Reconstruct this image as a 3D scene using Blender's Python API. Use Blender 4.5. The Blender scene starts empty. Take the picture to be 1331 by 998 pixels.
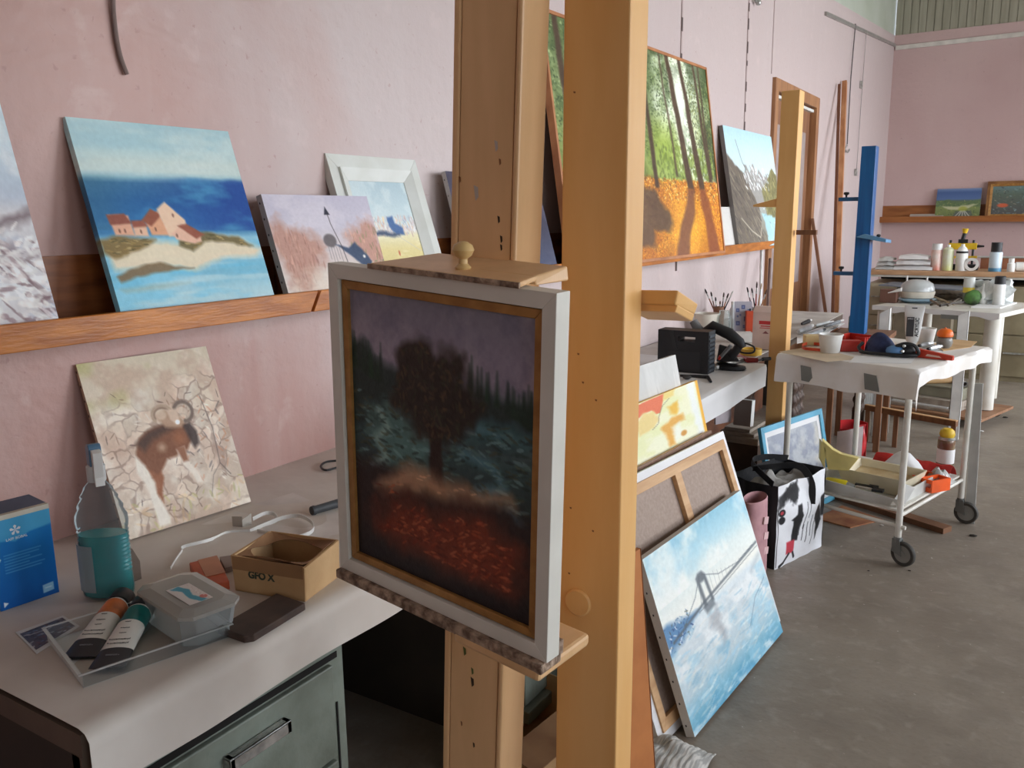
import bpy, bmesh, math, random
import numpy as np
from mathutils import Vector, Matrix, Euler
from mathutils.noise import noise as mnoise
PI = math.pi
sc = bpy.context.scene
COL = sc.collection
random.seed(7)

# ------------------------------------------------------------------ camera
FPX = 1100.577
YAW, PITCH, ROLL = .558267, .194052, -.0133341
CAM = Vector((2.0, 0.0, 1.55))
_f = Vector((-math.sin(YAW) * math.cos(PITCH), math.cos(YAW) * math.cos(PITCH), -math.sin(PITCH)))
_r = Vector((math.cos(YAW), math.sin(YAW), 0))
_u = _r.cross(_f)
_c, _s = math.cos(ROLL), math.sin(ROLL)
_r, _u = _c * _r + _s * _u, -_s * _r + _c * _u

def ray(px, py):
    return _f * FPX + _r * (px - 665.5) - _u * (py - 499)
def AX(px, py, x):
    d = ray(px, py); return CAM + d * ((x - CAM.x) / d.x)
def AY(px, py, y):
    d = ray(px, py); return CAM + d * ((y - CAM.y) / d.y)
def AZ(px, py, z):
    d = ray(px, py); return CAM + d * ((z - CAM.z) / d.z)

cd = bpy.data.cameras.new('camera')
cam = bpy.data.objects.new('camera', cd); COL.objects.link(cam)
cd.sensor_width = 36; cd.lens = FPX / 1331 * 36; cd.clip_start = .02
m = Matrix.Identity(4)
for i, v in enumerate((_r, _u, -_f)):
    for j in range(3): m[j][i] = v[j]
m.translation = CAM
cam.matrix_world = m
sc.camera = cam

# ------------------------------------------------------------------ colours, materials
def lin(c):
    return tuple((v / 255 / 12.92) if v / 255 <= .04045 else ((v / 255 + .055) / 1.055) ** 2.4 for v in c)
_M = {}
def mat(name, col=(200, 200, 200), rough=.6, metal=0., col2=None, scale=8., bump=0., bscale=60., trans=0., ior=1.45,
        stretch=(1, 1, 1), lo=.35, hi=.65, alpha=1., spec=.5, detail=4.):
    if name in _M: return _M[name]
    m = bpy.data.materials.new(name); m.use_nodes = True
    nt = m.node_tree; N = nt.nodes; L = nt.links
    b = N['Principled BSDF']
    b.inputs['Base Color'].default_value = (*lin(col), 1)
    b.inputs['Roughness'].default_value = rough; b.inputs['Metallic'].default_value = metal
    b.inputs['Transmission Weight'].default_value = trans; b.inputs['IOR'].default_value = ior
    b.inputs['Alpha'].default_value = alpha
    b.inputs['Specular IOR Level'].default_value = spec
    tc = N.new('ShaderNodeTexCoord'); mp = N.new('ShaderNodeMapping')
    L.new(tc.outputs['Object'], mp.inputs['Vector']); mp.inputs['Scale'].default_value = stretch
    if col2 is None: col2 = tuple(max(0, c * .9) for c in col)
    nz = N.new('ShaderNodeTexNoise'); nz.inputs['Scale'].default_value = scale; nz.inputs['Detail'].default_value = detail
    L.new(mp.outputs[0], nz.inputs['Vector'])
    cr = N.new('ShaderNodeValToRGB')
    cr.color_ramp.elements[0].position = lo; cr.color_ramp.elements[1].position = hi
    cr.color_ramp.elements[0].color = (*lin(col), 1); cr.color_ramp.elements[1].color = (*lin(col2), 1)
    L.new(nz.outputs['Fac'], cr.inputs['Fac']); L.new(cr.outputs[0], b.inputs['Base Color'])
    if bump:
        n2 = N.new('ShaderNodeTexNoise'); n2.inputs['Scale'].default_value = bscale; n2.inputs['Detail'].default_value = 3
        L.new(mp.outputs[0], n2.inputs['Vector'])
        bp = N.new('ShaderNodeBump'); bp.inputs['Strength'].default_value = bump; bp.inputs['Distance'].default_value = .01
        L.new(n2.outputs['Fac'], bp.inputs['Height']); L.new(bp.outputs[0], b.inputs['Normal'])
    _M[name] = m
    return m

def paint_mat(name='oil_paint', rough=.5, bump=.25):
    if name in _M: return _M[name]
    m = bpy.data.materials.new(name); m.use_nodes = True
    nt = m.node_tree; N = nt.nodes; L = nt.links; b = N['Principled BSDF']
    b.inputs['Roughness'].default_value = rough; b.inputs['Specular IOR Level'].default_value = .3
    a = N.new('ShaderNodeVertexColor'); a.layer_name = 'paint'
    L.new(a.outputs['Color'], b.inputs['Base Color'])
    tc = N.new('ShaderNodeTexCoord'); n2 = N.new('ShaderNodeTexNoise'); n2.inputs['Scale'].default_value = 260
    L.new(tc.outputs['Object'], n2.inputs['Vector'])
    bp = N.new('ShaderNodeBump'); bp.inputs['Strength'].default_value = bump; bp.inputs['Distance'].default_value = .002
    L.new(n2.outputs['Fac'], bp.inputs['Height']); L.new(bp.outputs[0], b.inputs['Normal'])
    _M[name] = m
    return m

# ------------------------------------------------------------------ mesh builder
class MB:
    def __init__(s, M=None):
        s.v = []; s.f = []; s.mi = []; s.M = M; s.cols = None
    def add(s, vs, fs, mi=0):
        o = len(s.v)
        for p in vs:
            p = Vector(p)
            s.v.append(s.M @ p if s.M else p)
        for f in fs:
            s.f.append(tuple(o + i for i in f)); s.mi.append(mi)
        return s
    def box(s, a, b, mi=0):
        x0, y0, z0 = a; x1, y1, z1 = b
        x0, x1 = min(x0, x1), max(x0, x1); y0, y1 = min(y0, y1), max(y0, y1); z0, z1 = min(z0, z1), max(z0, z1)
        return s.hexa([(x0, y0, z0), (x1, y0, z0), (x1, y1, z0), (x0, y1, z0), (x0, y0, z1), (x1, y0, z1), (x1, y1, z1), (x0, y1, z1)], mi)
    def hexa(s, v, mi=0):
        return s.add(v, [(3, 2, 1, 0), (4, 5, 6, 7), (0, 1, 5, 4), (1, 2, 6, 5), (2, 3, 7, 6), (3, 0, 4, 7)], mi)
    def cbox(s, c, size, rz=0, mi=0, M=None):
        R = Matrix.Rotation(rz, 4, 'Z'); sx, sy, sz = [k / 2 for k in size]
        vs = []
        for z in (-sz, sz):
            for x, y in ((-sx, -sy), (sx, -sy), (sx, sy), (-sx, sy)):
                p = Vector((x, y, z)); p = (M @ p) if M else (R @ p)
                vs.append(Vector(c) + p)
        return s.hexa(vs, mi)
    def bar(s, a, b, w, h, up=(0, 0, 1), mi=0):
        """rectangular bar from a to b, section w (sideways) by h (along up)"""
        a = Vector(a); b = Vector(b); d = (b - a).normalized(); up = Vector(up)
        sd = d.cross(up)
        if sd.length < 1e-4: sd = d.cross(Vector((1, 0, 0)))
        sd.normalize(); u2 = sd.cross(d).normalized()
        sd *= w / 2; u2 *= h / 2
        return s.hexa([a - sd - u2, a + sd - u2, b + sd - u2, b - sd - u2, a - sd + u2, a + sd + u2, b + sd + u2, b - sd + u2], mi)
    def tube(s, pts, r, n=12, mi=0, cap=True):
        pts = [Vector(p) for p in pts]; k = len(pts)
        rs = r if isinstance(r, (list, tuple)) else [r] * k
        vs = []; fs = []; prev = None
        for i, p in enumerate(pts):
            d = (pts[min(i + 1, k - 1)] - pts[max(i - 1, 0)]).normalized()
            if prev is None:
                a = d.cross(Vector((0, 0, 1)))
                if a.length < 1e-3: a = d.cross(Vector((1, 0, 0)))
            else:
                a = prev - d * prev.dot(d)
            a.normalize(); prev = a; b = d.cross(a)
            for j in range(n):
                t = 2 * PI * j / n
                vs.append(p + (a * math.cos(t) + b * math.sin(t)) * rs[i])
        for i in range(k - 1):
            for j in range(n):
                j2 = (j + 1) % n
                fs.append((i * n + j, i * n + j2, (i + 1) * n + j2, (i + 1) * n + j))
        if cap:
            fs.append(tuple(range(n - 1, -1, -1))); fs.append(tuple((k - 1) * n + j for j in range(n)))
        return s.add(vs, fs, mi)
    def ribbon(s, pts, w, t, up=(0, 0, 1), mi=0):
        for a, b in zip(pts[:-1], pts[1:]):
            a = Vector(a); b = Vector(b); e = (b - a).normalized() * .0008
            s.bar(a - e, b + e, w, t, up, mi)
        return s
    def lathe(s, prof, c=(0, 0, 0), n=24, mi=0, ax=None, sx=1., sy=1.):
        """prof list of (r, z); axis z at c, or along ax matrix"""
        vs = []; fs = []; k = len(prof)
        for r, z in prof:
            for j in range(n):
                t = 2 * PI * j / n
                p = Vector((r * math.cos(t) * sx, r * math.sin(t) * sy, z))
                if ax: p = ax @ p
                vs.append(Vector(c) + p)
        for i in range(k - 1):
            for j in range(n):
                j2 = (j + 1) % n
                fs.append((i * n + j, i * n + j2, (i + 1) * n + j2, (i + 1) * n + j))
        if prof[0] == prof[-1]: return s.add(vs, fs, mi)
        if prof[0][0] > 1e-5: fs.append(tuple(range(n - 1, -1, -1)))
        if prof[-1][0] > 1e-5: fs.append(tuple((k - 1) * n + j for j in range(n)))
        return s.add(vs, fs, mi)
    def prism(s, poly, d, mi=0):
        """poly: 3D points, extruded by vector d"""
        n = len(poly); d = Vector(d)
        vs = [Vector(p) for p in poly] + [Vector(p) + d for p in poly]
        fs = [tuple(range(n - 1, -1, -1)), tuple(range(n, 2 * n))] + [(i, (i + 1) % n, n + (i + 1) % n, n + i) for i in range(n)]
        return s.add(vs, fs, mi)
    def ico(s, c, r, sub=2, sq=(1, 1, 1), nz=0, nsc=1, mi=0, seed=0):
        bm = bmesh.new(); bmesh.ops.create_icosphere(bm, subdivisions=sub, radius=1)
        vs = []
        for v in bm.verts:
            k = 1 + nz * mnoise(v.co * nsc + Vector((seed * 3.1, 0, 0)))
            vs.append(Vector(c) + Vector((v.co.x * sq[0], v.co.y * sq[1], v.co.z * sq[2])) * r * k)
        fs = [tuple(v.index for v in f.verts) for f in bm.faces]; bm.free()
        return s.add(vs, fs, mi)
    def sheet(s, fn, nu, nv, t=0., mi=0):
        """fn(u,v)->point ; optional thickness t (second skin offset along -z of local normal)"""
        P = [[Vector(fn(i / nu, j / nv)) for i in range(nu + 1)] for j in range(nv + 1)]
        vs = [p for r in P for p in r]; W = nu + 1
        fs = [(j * W + i, j * W + i + 1, (j + 1) * W + i + 1, (j + 1) * W + i) for j in range(nv) for i in range(nu)]
        if t:
            n0 = len(vs); nn = []
            for j in range(nv + 1):
                for i in range(nu + 1):
                    a = P[j][min(i + 1, nu)] - P[j][max(i - 1, 0)]; b = P[min(j + 1, nv)][i] - P[max(j - 1, 0)][i]
                    n = a.cross(b); n = n.normalized() if n.length > 1e-9 else Vector((0, 0, 1))
                    nn.append(P[j][i] - n * t)
            vs += nn
            fs += [tuple(n0 + q for q in reversed(f)) for f in fs]
            per = [i for i in range(nu)] + [j * W + nu for j in range(nv)] + [nv * W + i for i in range(nu, 0, -1)] + [j * W for j in range(nv, 0, -1)]
            for a, b in zip(per, per[1:] + per[:1]): fs.append((b, a, n0 + a, n0 + b))
        return s.add(vs, fs, mi)

def build(name, mb, mats, parent=None, smooth=False, bevel=0., seg=2, centre=True):
    me = bpy.data.meshes.new(name)
    inv = parent.matrix_world.inverted() if parent else Matrix.Identity(4)
    c = Vector((0, 0, 0))
    if parent is None and mb.v and centre:
        c = Vector((sum(v.x for v in mb.v) / len(mb.v), sum(v.y for v in mb.v) / len(mb.v), min(v.z for v in mb.v)))
        inv = Matrix.Translation(-c)
    me.from_pydata([inv @ v for v in mb.v], [], mb.f)
    if not isinstance(mats, (list, tuple)): mats = [mats]
    for x in mats: me.materials.append(x)
    for p, k in zip(me.polygons, mb.mi): p.material_index = k; p.use_smooth = smooth
    bm = bmesh.new(); bm.from_mesh(me)
    bmesh.ops.recalc_face_normals(bm, faces=bm.faces); bm.to_mesh(me); bm.free()
    if mb.cols is not None:
        at = me.color_attributes.new('paint', 'FLOAT_COLOR', 'POINT'); at.data.foreach_set('color', mb.cols.ravel())
    o = bpy.data.objects.new(name, me); COL.objects.link(o)
    if parent: o.parent = parent
    else: o.location = c
    if bevel:
        b = o.modifiers.new('bevel', 'BEVEL'); b.width = bevel; b.segments = seg; b.limit_method = 'ANGLE'; b.angle_limit = .7
    if smooth:
        try: me.set_sharp_from_angle(angle=math.radians(40))
        except Exception: pass
    bpy.context.view_layer.update()
    return o

def thing(name, label, cat, loc, rz=0, group=None):
    o = bpy.data.objects.new(name, None); COL.objects.link(o)
    o.empty_display_size = .05
    o.location = loc; o.rotation_euler = (0, 0, rz)
    o['label'] = label; o['category'] = cat
    if group: o['group'] = group
    bpy.context.view_layer.update()
    return o
def tag(o, label, cat, group=None, kind=None):
    o['label'] = label; o['category'] = cat
    if group: o['group'] = group
    if kind: o['kind'] = kind
    return o
def struct(name, mb, m, parent=None, **k):
    o = build(name, mb, m, parent, centre=False, **k)
    if parent is None: o['kind'] = 'structure'
    return o
def frame(o, rz=0, rx=0, ry=0):
    return Matrix.Translation(Vector(o)) @ Matrix.Rotation(rz, 4, 'Z') @ Matrix.Rotation(ry, 4, 'Y') @ Matrix.Rotation(rx, 4, 'X')
def copy_thing(src, loc, rz, label, group=None):
    r = src.copy(); COL.objects.link(r); r.location = loc; r.rotation_euler = (0, 0, rz); r['label'] = label
    if group: r['group'] = group
    for ch in list(src.children):
        c = ch.copy(); COL.objects.link(c); c.parent = r
        for g in list(ch.children):
            d = g.copy(); COL.objects.link(d); d.parent = c
    return r

# ------------------------------------------------------------------ painted pictures (computed pigments)
class Pic:
    def __init__(s, W, H, seed=0, asp=None):
        s.W, s.H = W, H
        s.x, s.y = np.meshgrid(np.linspace(0, 1, W), np.linspace(0, 1, H))   # y downwards
        s.a = np.zeros((H, W, 3)); s.rng = np.random.default_rng(seed); s.asp = H / W if asp is None else asp
    def fbm(s, fx, fy, oct=4, seed=0):
        r = np.random.default_rng(seed + 11); out = np.zeros((s.H, s.W)); amp = 1.; tot = 0
        for o in range(oct):
            nx, ny = int(fx * 2 ** o) + 3, int(fy * 2 ** o) + 3
            g = r.random((ny, nx)); X = np.clip(s.x, 0, 1) * (fx * 2 ** o); Y = np.clip(s.y, 0, 1) * (fy * 2 ** o)
            xi = X.astype(int); yi = Y.astype(int); tx = X - xi; ty = Y - yi
            tx = tx * tx * (3 - 2 * tx); ty = ty * ty * (3 - 2 * ty)
            v = (g[yi, xi] * (1 - tx) + g[yi, xi + 1] * tx) * (1 - ty) + (g[yi + 1, xi] * (1 - tx) + g[yi + 1, xi + 1] * tx) * ty
            out += v * amp; tot += amp; amp *= .55
        return out / tot
    def mix(s, m, c):
        m = np.clip(m, 0, 1)[..., None]; s.a = s.a * (1 - m) + np.array(c, float) * m; return s
    def grad(s, st, x=False):
        t = s.x if x else s.y; ks = [k for k, _ in st]
        s.a = np.stack([np.interp(t, ks, [c[i] for _, c in st]) for i in range(3)], -1); return s
    def smooth(s, e0, e1, v):
        t = np.clip((v - e0) / (e1 - e0), 0, 1); return t * t * (3 - 2 * t)
    def poly(s, pts, c, al=1., soft=.004, wob=0., f=12, seed=1):
        X = s.x + (s.fbm(f, f, 3, seed) - .5) * wob; Y = s.y + (s.fbm(f, f, 3, seed + 5) - .5) * wob
        ins = np.zeros(X.shape, bool); dist = np.full(X.shape, 9.); n = len(pts)
        for i in range(n):
            x0, y0 = pts[i]; x1, y1 = pts[(i + 1) % n]
            if y0 != y1:
                c1 = (Y >= min(y0, y1)) & (Y < max(y0, y1)); xx = x0 + (Y - y0) * (x1 - x0) / (y1 - y0)
                ins ^= c1 & (X < xx)
            dx, dy = x1 - x0, y1 - y0; q = dx * dx + dy * dy + 1e-9
            t = np.clip(((X - x0) * dx + (Y - y0) * dy) / q, 0, 1)
            dist = np.minimum(dist, np.hypot(X - x0 - t * dx, Y - y0 - t * dy))
        sd = np.where(ins, dist, -dist)
        return s.mix(np.clip(sd / soft * .5 + .5, 0, 1) * al, c)
    def line(s, pts, w, c, al=1., soft=.003):
        d = np.full(s.x.shape, 9.)
        for (x0, y0), (x1, y1) in zip(pts[:-1], pts[1:]):
            dx, dy = x1 - x0, y1 - y0; q = dx * dx + dy * dy + 1e-9
            t = np.clip(((s.x - x0) * dx + (s.y - y0) * dy) / q, 0, 1)
            d = np.minimum(d, np.hypot(s.x - x0 - t * dx, s.y - y0 - t * dy))
        return s.mix(np.clip((w / 2 - d) / soft * .5 + .5, 0, 1) * al, c)
    def ell(s, cx, cy, rx, ry, c, al=1., soft=.15, rot=0):
        X = s.x - cx; Y = s.y - cy; ca, sa = math.cos(rot), math.sin(rot)
        d = np.hypot((X * ca + Y * sa) / rx, (-X * sa + Y * ca) / ry)
        return s.mix(np.clip((1 - d) / soft, 0, 1) * al, c)
    def dabs(s, n, box, cols, l=(.01, .04), w=(.004, .01), ang=(0, PI), al=.7, mask=None):
        x0, y0, x1, y1 = box; r = s.rng
        for _ in range(n):
            cx, cy = r.uniform(x0, x1), r.uniform(y0, y1)
            if mask is not None and r.random() > mask[min(s.H - 1, int(cy * s.H)), min(s.W - 1, int(cx * s.W))]: continue
            L = r.uniform(*l); Wd = r.uniform(*w); a = r.uniform(*ang); c = np.array(cols[r.integers(len(cols))], float) * r.uniform(.9, 1.1)
            R = max(L, Wd) * 1.2
            i0, i1 = max(0, int((cx - R) * s.W)), min(s.W, int((cx + R) * s.W) + 2)
            j0, j1 = max(0, int((cy - R) * s.H)), min(s.H, int((cy + R) * s.H) + 2)
            if i1 <= i0 or j1 <= j0: continue
            X = s.x[j0:j1, i0:i1] - cx; Y = s.y[j0:j1, i0:i1] - cy; ca, sa = math.cos(a), math.sin(a)
            d = ((X * ca + Y * sa) / L) ** 2 + ((-X * sa + Y * ca) / Wd) ** 2
            mm = (np.clip((1 - d) * 2, 0, 1) * al)[..., None]
            s.a[j0:j1, i0:i1] = s.a[j0:j1, i0:i1] * (1 - mm) + c * mm
        return s
    def grain(s, k=8, f=60, seed=3):
        s.a = s.a + ((s.fbm(f, f, 3, seed) - .5) * 2 * k)[..., None]; return s
    def linear(s, gain=1.):
        a = s.a * .90 + s.a.mean(-1, keepdims=True) * .10
        a = np.clip(a * gain, 0, 250) / 255.
        return np.where(a <= .04045, a / 12.92, ((a + .055) / 1.055) ** 2.4)

def lean_frame(B, yaw, lean, t, roll=0.):
    """matrix: local X along width, Y into the back, Z up the canvas; B = front bottom left; lifted so that the back edge rests"""
    wn = Vector((math.cos(yaw), math.sin(yaw), 0)); back = Vector((-math.sin(yaw), math.cos(yaw), 0))
    up = math.cos(lean) * Vector((0, 0, 1)) + math.sin(lean) * back
    bk = back * math.cos(lean) - Vector((0, 0, 1)) * math.sin(lean)
    M = Matrix.Identity(4)
    for i, v in enumerate((wn, bk, up)):
        for j in range(3): M[j][i] = v[j]
    M.translation = Vector(B) + Vector((0, 0, t * math.sin(lean)))
    return M

def face_mb(pic, w, h, M, y=0., gain=1., x0=0., z0=0., wrap=0., side=None):
    """a canvas: painted grid on the front; sides and back plain"""
    mb = MB(M); W, H = pic.W, pic.H
    lc = pic.linear(gain)
    vs = []; cols = []
    for j in range(H):
        for i in range(W):
            vs.append((x0 + w * i / (W - 1), y, z0 + h * (1 - j / (H - 1))))
    cols = np.ones((H * W, 4)); cols[:, :3] = lc.reshape(-1, 3)
    fs = [(j * W + i, (j + 1) * W + i, (j + 1) * W + i + 1, j * W + i + 1) for j in range(H - 1) for i in range(W - 1)]
    mb.add(vs, fs)
    ex = []
    if wrap:
        # painted edges folded around the stretcher, colour carried over the edge or given
        ed = [[(i, 0) for i in range(W)], [(W - 1, j) for j in range(H)], [(i, H - 1) for i in range(W)], [(0, j) for j in range(H)]]
        for e in ed:
            a = []; cc = []
            for (i, j) in e:
                p = (x0 + w * i / (W - 1), y, z0 + h * (1 - j / (H - 1))); c = lc[j, i] if side is None else np.array(lin(side))
                a += [p, (p[0], y + wrap, p[2])]; cc += [[*c, 1], [*c, 1]]
            mb.add(a, [(2 * k, 2 * k + 1, 2 * k + 3, 2 * k + 2) for k in range(len(e) - 1)]); ex.append(np.array(cc))
        bk = [(x0, y + wrap, z0), (x0 + w, y + wrap, z0), (x0 + w, y + wrap, z0 + h), (x0, y + wrap, z0 + h)]
        mb.add(bk, [(0, 3, 2, 1)]); ex.append(np.array([[.55, .5, .42, 1]] * 4))
    mb.cols = np.vstack([cols] + ex)
    return mb

def canvas(name, label, B, yaw, lean, w, h, t, pic, gain=1., side=None, staples=0, cat='painting', group=None):
    M = lean_frame(B, yaw, lean, t)
    root = thing(name, label, cat, M @ Vector((w / 2, t / 2, 0)), yaw, group)
    build('painted_canvas', face_mb(pic, w, h, M, wrap=t * .98, gain=gain, side=side), paint_mat(), root)
    if staples:
        for k in range(staples):
            z = h * (k + .5) / staples
            mb = MB(M); mb.box((-.0012, t * .55, z - .003), (.0004, t * .68, z + .003))
            build('staple', mb, mat('staple_metal', (60, 55, 52), .5, .6), root)
    return root, M

def frame_ring(M, w, h, fw, t, y0=0., mi=0, fwy=None):
    """mitred frame ring around w by h, bar width fw inwards, from depth y0 to y0+t"""
    mb = MB(M)
    o = [(0, 0), (w, 0), (w, h), (0, h)]; i = [(fw, fw), (w - fw, fw), (w - fw, h - fw), (fw, h - fw)]
    for k in range(4):
        a, b, c, d = o[k], o[(k + 1) % 4], i[(k + 1) % 4], i[k]
        yi = y0 if fwy is None else y0 + fwy
        mb.hexa([(a[0], y0 + t, a[1]), (b[0], y0 + t, b[1]), (c[0], y0 + t, c[1]), (d[0], y0 + t, d[1]),
                 (a[0], y0, a[1]), (b[0], y0, b[1]), (c[0], yi, c[1]), (d[0], yi, d[1])], mi)
    return mb
# ================================================================== materials
def wall_material(name, c1, c2, c3, streak=1., fade_and_light=None, stains=None):
    m = bpy.data.materials.new(name); m.use_nodes = True
    nt = m.node_tree; N = nt.nodes; L = nt.links; b = N['Principled BSDF']
    tc = N.new('ShaderNodeTexCoord')
    def noise(scale, st, det=4., dist=0.):
        mp = N.new('ShaderNodeMapping'); mp.inputs['Scale'].default_value = st; L.new(tc.outputs['Object'], mp.inputs[0])
        n = N.new('ShaderNodeTexNoise'); n.inputs['Scale'].default_value = scale; n.inputs['Detail'].default_value = det
        n.inputs['Distortion'].default_value = dist; L.new(mp.outputs[0], n.inputs[0]); return n.outputs['Fac']
    def ramp(f, a, b_):
        r = N.new('ShaderNodeMapRange'); r.inputs[1].default_value = a; r.inputs[2].default_value = b_; L.new(f, r.inputs[0]); return r.outputs[0]
    def mix(f, a, b_):
        x = N.new('ShaderNodeMix'); x.data_type = 'RGBA'; L.new(f, x.inputs[0])
        for s_, v in ((x.inputs[6], a), (x.inputs[7], b_)):
            if isinstance(v, tuple): s_.default_value = (*lin(v), 1)
            else: L.new(v, s_)
        return x.outputs[2]
    big = ramp(noise(.9, (1, 1, 1), 3), .35, .7)
    strk = ramp(noise(3., (1, 2.2, .18), 4, .3), .45, .75)
    spots = ramp(noise(14., (1, 1, 1), 5), .62, .8)
    c = mix(big, c1, c2)
    ml = N.new('ShaderNodeMath'); ml.operation = 'MULTIPLY'; ml.inputs[1].default_value = .6 * streak; L.new(strk, ml.inputs[0])
    c = mix(ml.outputs[0], c, c3)
    m2 = N.new('ShaderNodeMath'); m2.operation = 'MULTIPLY'; m2.inputs[1].default_value = .35; L.new(spots, m2.inputs[0])
    c = mix(m2.outputs[0], c, tuple(int(k * .88) for k in c1))
    if fade_and_light:
        # paler paint beyond a ragged border: fading plus window light put into colour
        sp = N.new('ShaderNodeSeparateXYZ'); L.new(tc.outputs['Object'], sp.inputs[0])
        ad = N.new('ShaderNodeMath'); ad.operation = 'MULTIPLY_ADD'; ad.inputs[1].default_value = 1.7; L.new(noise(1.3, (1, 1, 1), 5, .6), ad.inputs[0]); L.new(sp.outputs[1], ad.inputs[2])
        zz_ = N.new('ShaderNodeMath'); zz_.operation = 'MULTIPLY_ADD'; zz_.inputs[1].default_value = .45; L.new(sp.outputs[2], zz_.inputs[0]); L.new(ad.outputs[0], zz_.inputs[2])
        f_ = ramp(zz_.outputs[0], fade_and_light[0], fade_and_light[1])
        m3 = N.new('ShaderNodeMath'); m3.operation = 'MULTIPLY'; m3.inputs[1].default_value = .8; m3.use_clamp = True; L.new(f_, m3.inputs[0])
        c = mix(m3.outputs[0], c, fade_and_light[2])
    if stains:
        for (sc_, lo_s, hi_s, amt, col_s) in stains:
            q_ = N.new('ShaderNodeMath'); q_.operation = 'MULTIPLY'; q_.inputs[1].default_value = amt; q_.use_clamp = True
            L.new(ramp(noise(sc_, (1, 1, 1), 8, .4), lo_s, hi_s), q_.inputs[0]); c = mix(q_.outputs[0], c, col_s)
    L.new(c, b.inputs['Base Color']); b.inputs['Roughness'].default_value = .42; b.inputs['Specular IOR Level'].default_value = .4
    bp = N.new('ShaderNodeBump'); bp.inputs['Strength'].default_value = .35; bp.inputs['Distance'].default_value = .01
    L.new(noise(22., (1, 1, 1), 5), bp.inputs['Height']); L.new(bp.outputs[0], b.inputs['Normal'])
    return m
M_pink = wall_material('pink_limewash', (196, 158, 148), (184, 142, 132), (202, 176, 169), .8, fade_and_light=(3.1, 3.9, (202, 190, 188)), stains=((40., .66, .72, .5, (170, 130, 122)), (9., .6, .8, .35, (226, 206, 202))))
M_pink2 = wall_material('pink_limewash_end', (200, 172, 168), (190, 160, 156), (206, 182, 178), .5, stains=((30., .68, .74, .5, (160, 122, 118)),))
M_floor = wall_material('worn_concrete', (150, 139, 125), (128, 117, 104), (160, 150, 138), .5, stains=((5., .45, .75, .6, (112, 102, 92)), (16., .55, .8, .5, (172, 162, 148)), (60., .5, .8, .45, (120, 108, 98)), (34., .70, .74, .9, (196, 188, 176))))
M_green = mat('pale_green_paint', (198, 204, 190), .3, col2=(182, 190, 172), scale=2)
M_board = mat('olive_boarding', (166, 162, 144), .55, col2=(150, 146, 128), scale=3, stretch=(6, 6, .4))
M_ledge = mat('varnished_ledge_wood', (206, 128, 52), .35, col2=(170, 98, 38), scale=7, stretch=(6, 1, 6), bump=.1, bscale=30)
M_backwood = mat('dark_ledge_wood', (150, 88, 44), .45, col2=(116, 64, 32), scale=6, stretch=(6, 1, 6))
M_easel = mat('yellow_cream_painted_wood', (242, 192, 126), .42, col2=(234, 178, 108), scale=3, stretch=(4, 4, .6), bump=.06, bscale=90)
M_easelA = mat('peach_painted_wood', (234, 190, 140), .42, col2=(220, 176, 126), scale=4, stretch=(4, 4, .6), bump=.06, bscale=90)
M_blue = mat('blue_painted_wood', (22, 98, 158), .3, col2=(14, 80, 136), scale=5, stretch=(6, 6, .5), bump=.05)
M_dirtywood = mat('paint_crusted_wood', (186, 160, 136), .75, col2=(110, 86, 70), scale=60, bump=.9, bscale=90)
M_dark = mat('dark_gap', (24, 20, 17), .9)
M_paper = mat('white_paper', (222, 214, 204), .6, col2=(196, 184, 172), scale=3.5, bump=.35, bscale=9, lo=.3, hi=.75)
M_paperb = mat('white_paper_clean', (232, 230, 228), .55, col2=(222, 220, 218), scale=3, bump=.05, bscale=10)
M_steel = mat('grey_green_enamel', (128, 136, 124), .45, col2=(104, 110, 98), scale=12, bump=.1, lo=.4, hi=.75)
M_chrome = mat('brushed_chrome', (206, 206, 200), .35, .6, col2=(150, 150, 146), scale=30)
M_white = mat('white_enamel', (226, 222, 212), .35, col2=(208, 202, 188), scale=6)
M_whiteframe = mat('white_frame_paint', (226, 228, 222), .4, col2=(216, 217, 209), scale=10)
M_gold = mat('gilded_wood', (176, 130, 70), .4, .15, col2=(150, 104, 52), scale=30)
M_rawwood = mat('raw_pine', (214, 172, 126), .6, col2=(194, 148, 102), scale=5, stretch=(1, 1, 8))
M_linen = mat('raw_canvas', (176, 156, 142), .85, col2=(164, 144, 130), scale=90, bump=.1, bscale=200)
M_black = mat('black_plastic', (34, 34, 36), .5, col2=(26, 26, 28), bump=.1, bscale=80)
M_whitep = mat('white_plastic', (232, 230, 224), .35)
M_red = mat('red_plastic', (206, 52, 36), .35, col2=(186, 42, 30))
M_orange = mat('orange_plastic', (240, 112, 30), .4)
M_yellow = mat('yellow_plastic', (232, 190, 40), .4)
M_brownwood = mat('brown_wood', (134, 92, 62), .5, col2=(108, 70, 46), scale=8, stretch=(5, 5, .6))
M_greywood = mat('grey_weathered_board', (172, 160, 146), .7, col2=(148, 136, 122), scale=10, stretch=(1, 5, 1))
M_card = mat('kraft_cardboard', (206, 170, 124), .75, col2=(188, 150, 104), scale=9, bump=.12)
M_iron = mat('dark_cast_iron', (86, 66, 54), .55, .2, col2=(58, 44, 36), scale=12, bump=.2)
M_glass = mat('clear_glass', (238, 244, 242), .03, trans=1., ior=1.3, col2=(238, 244, 242))
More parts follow.
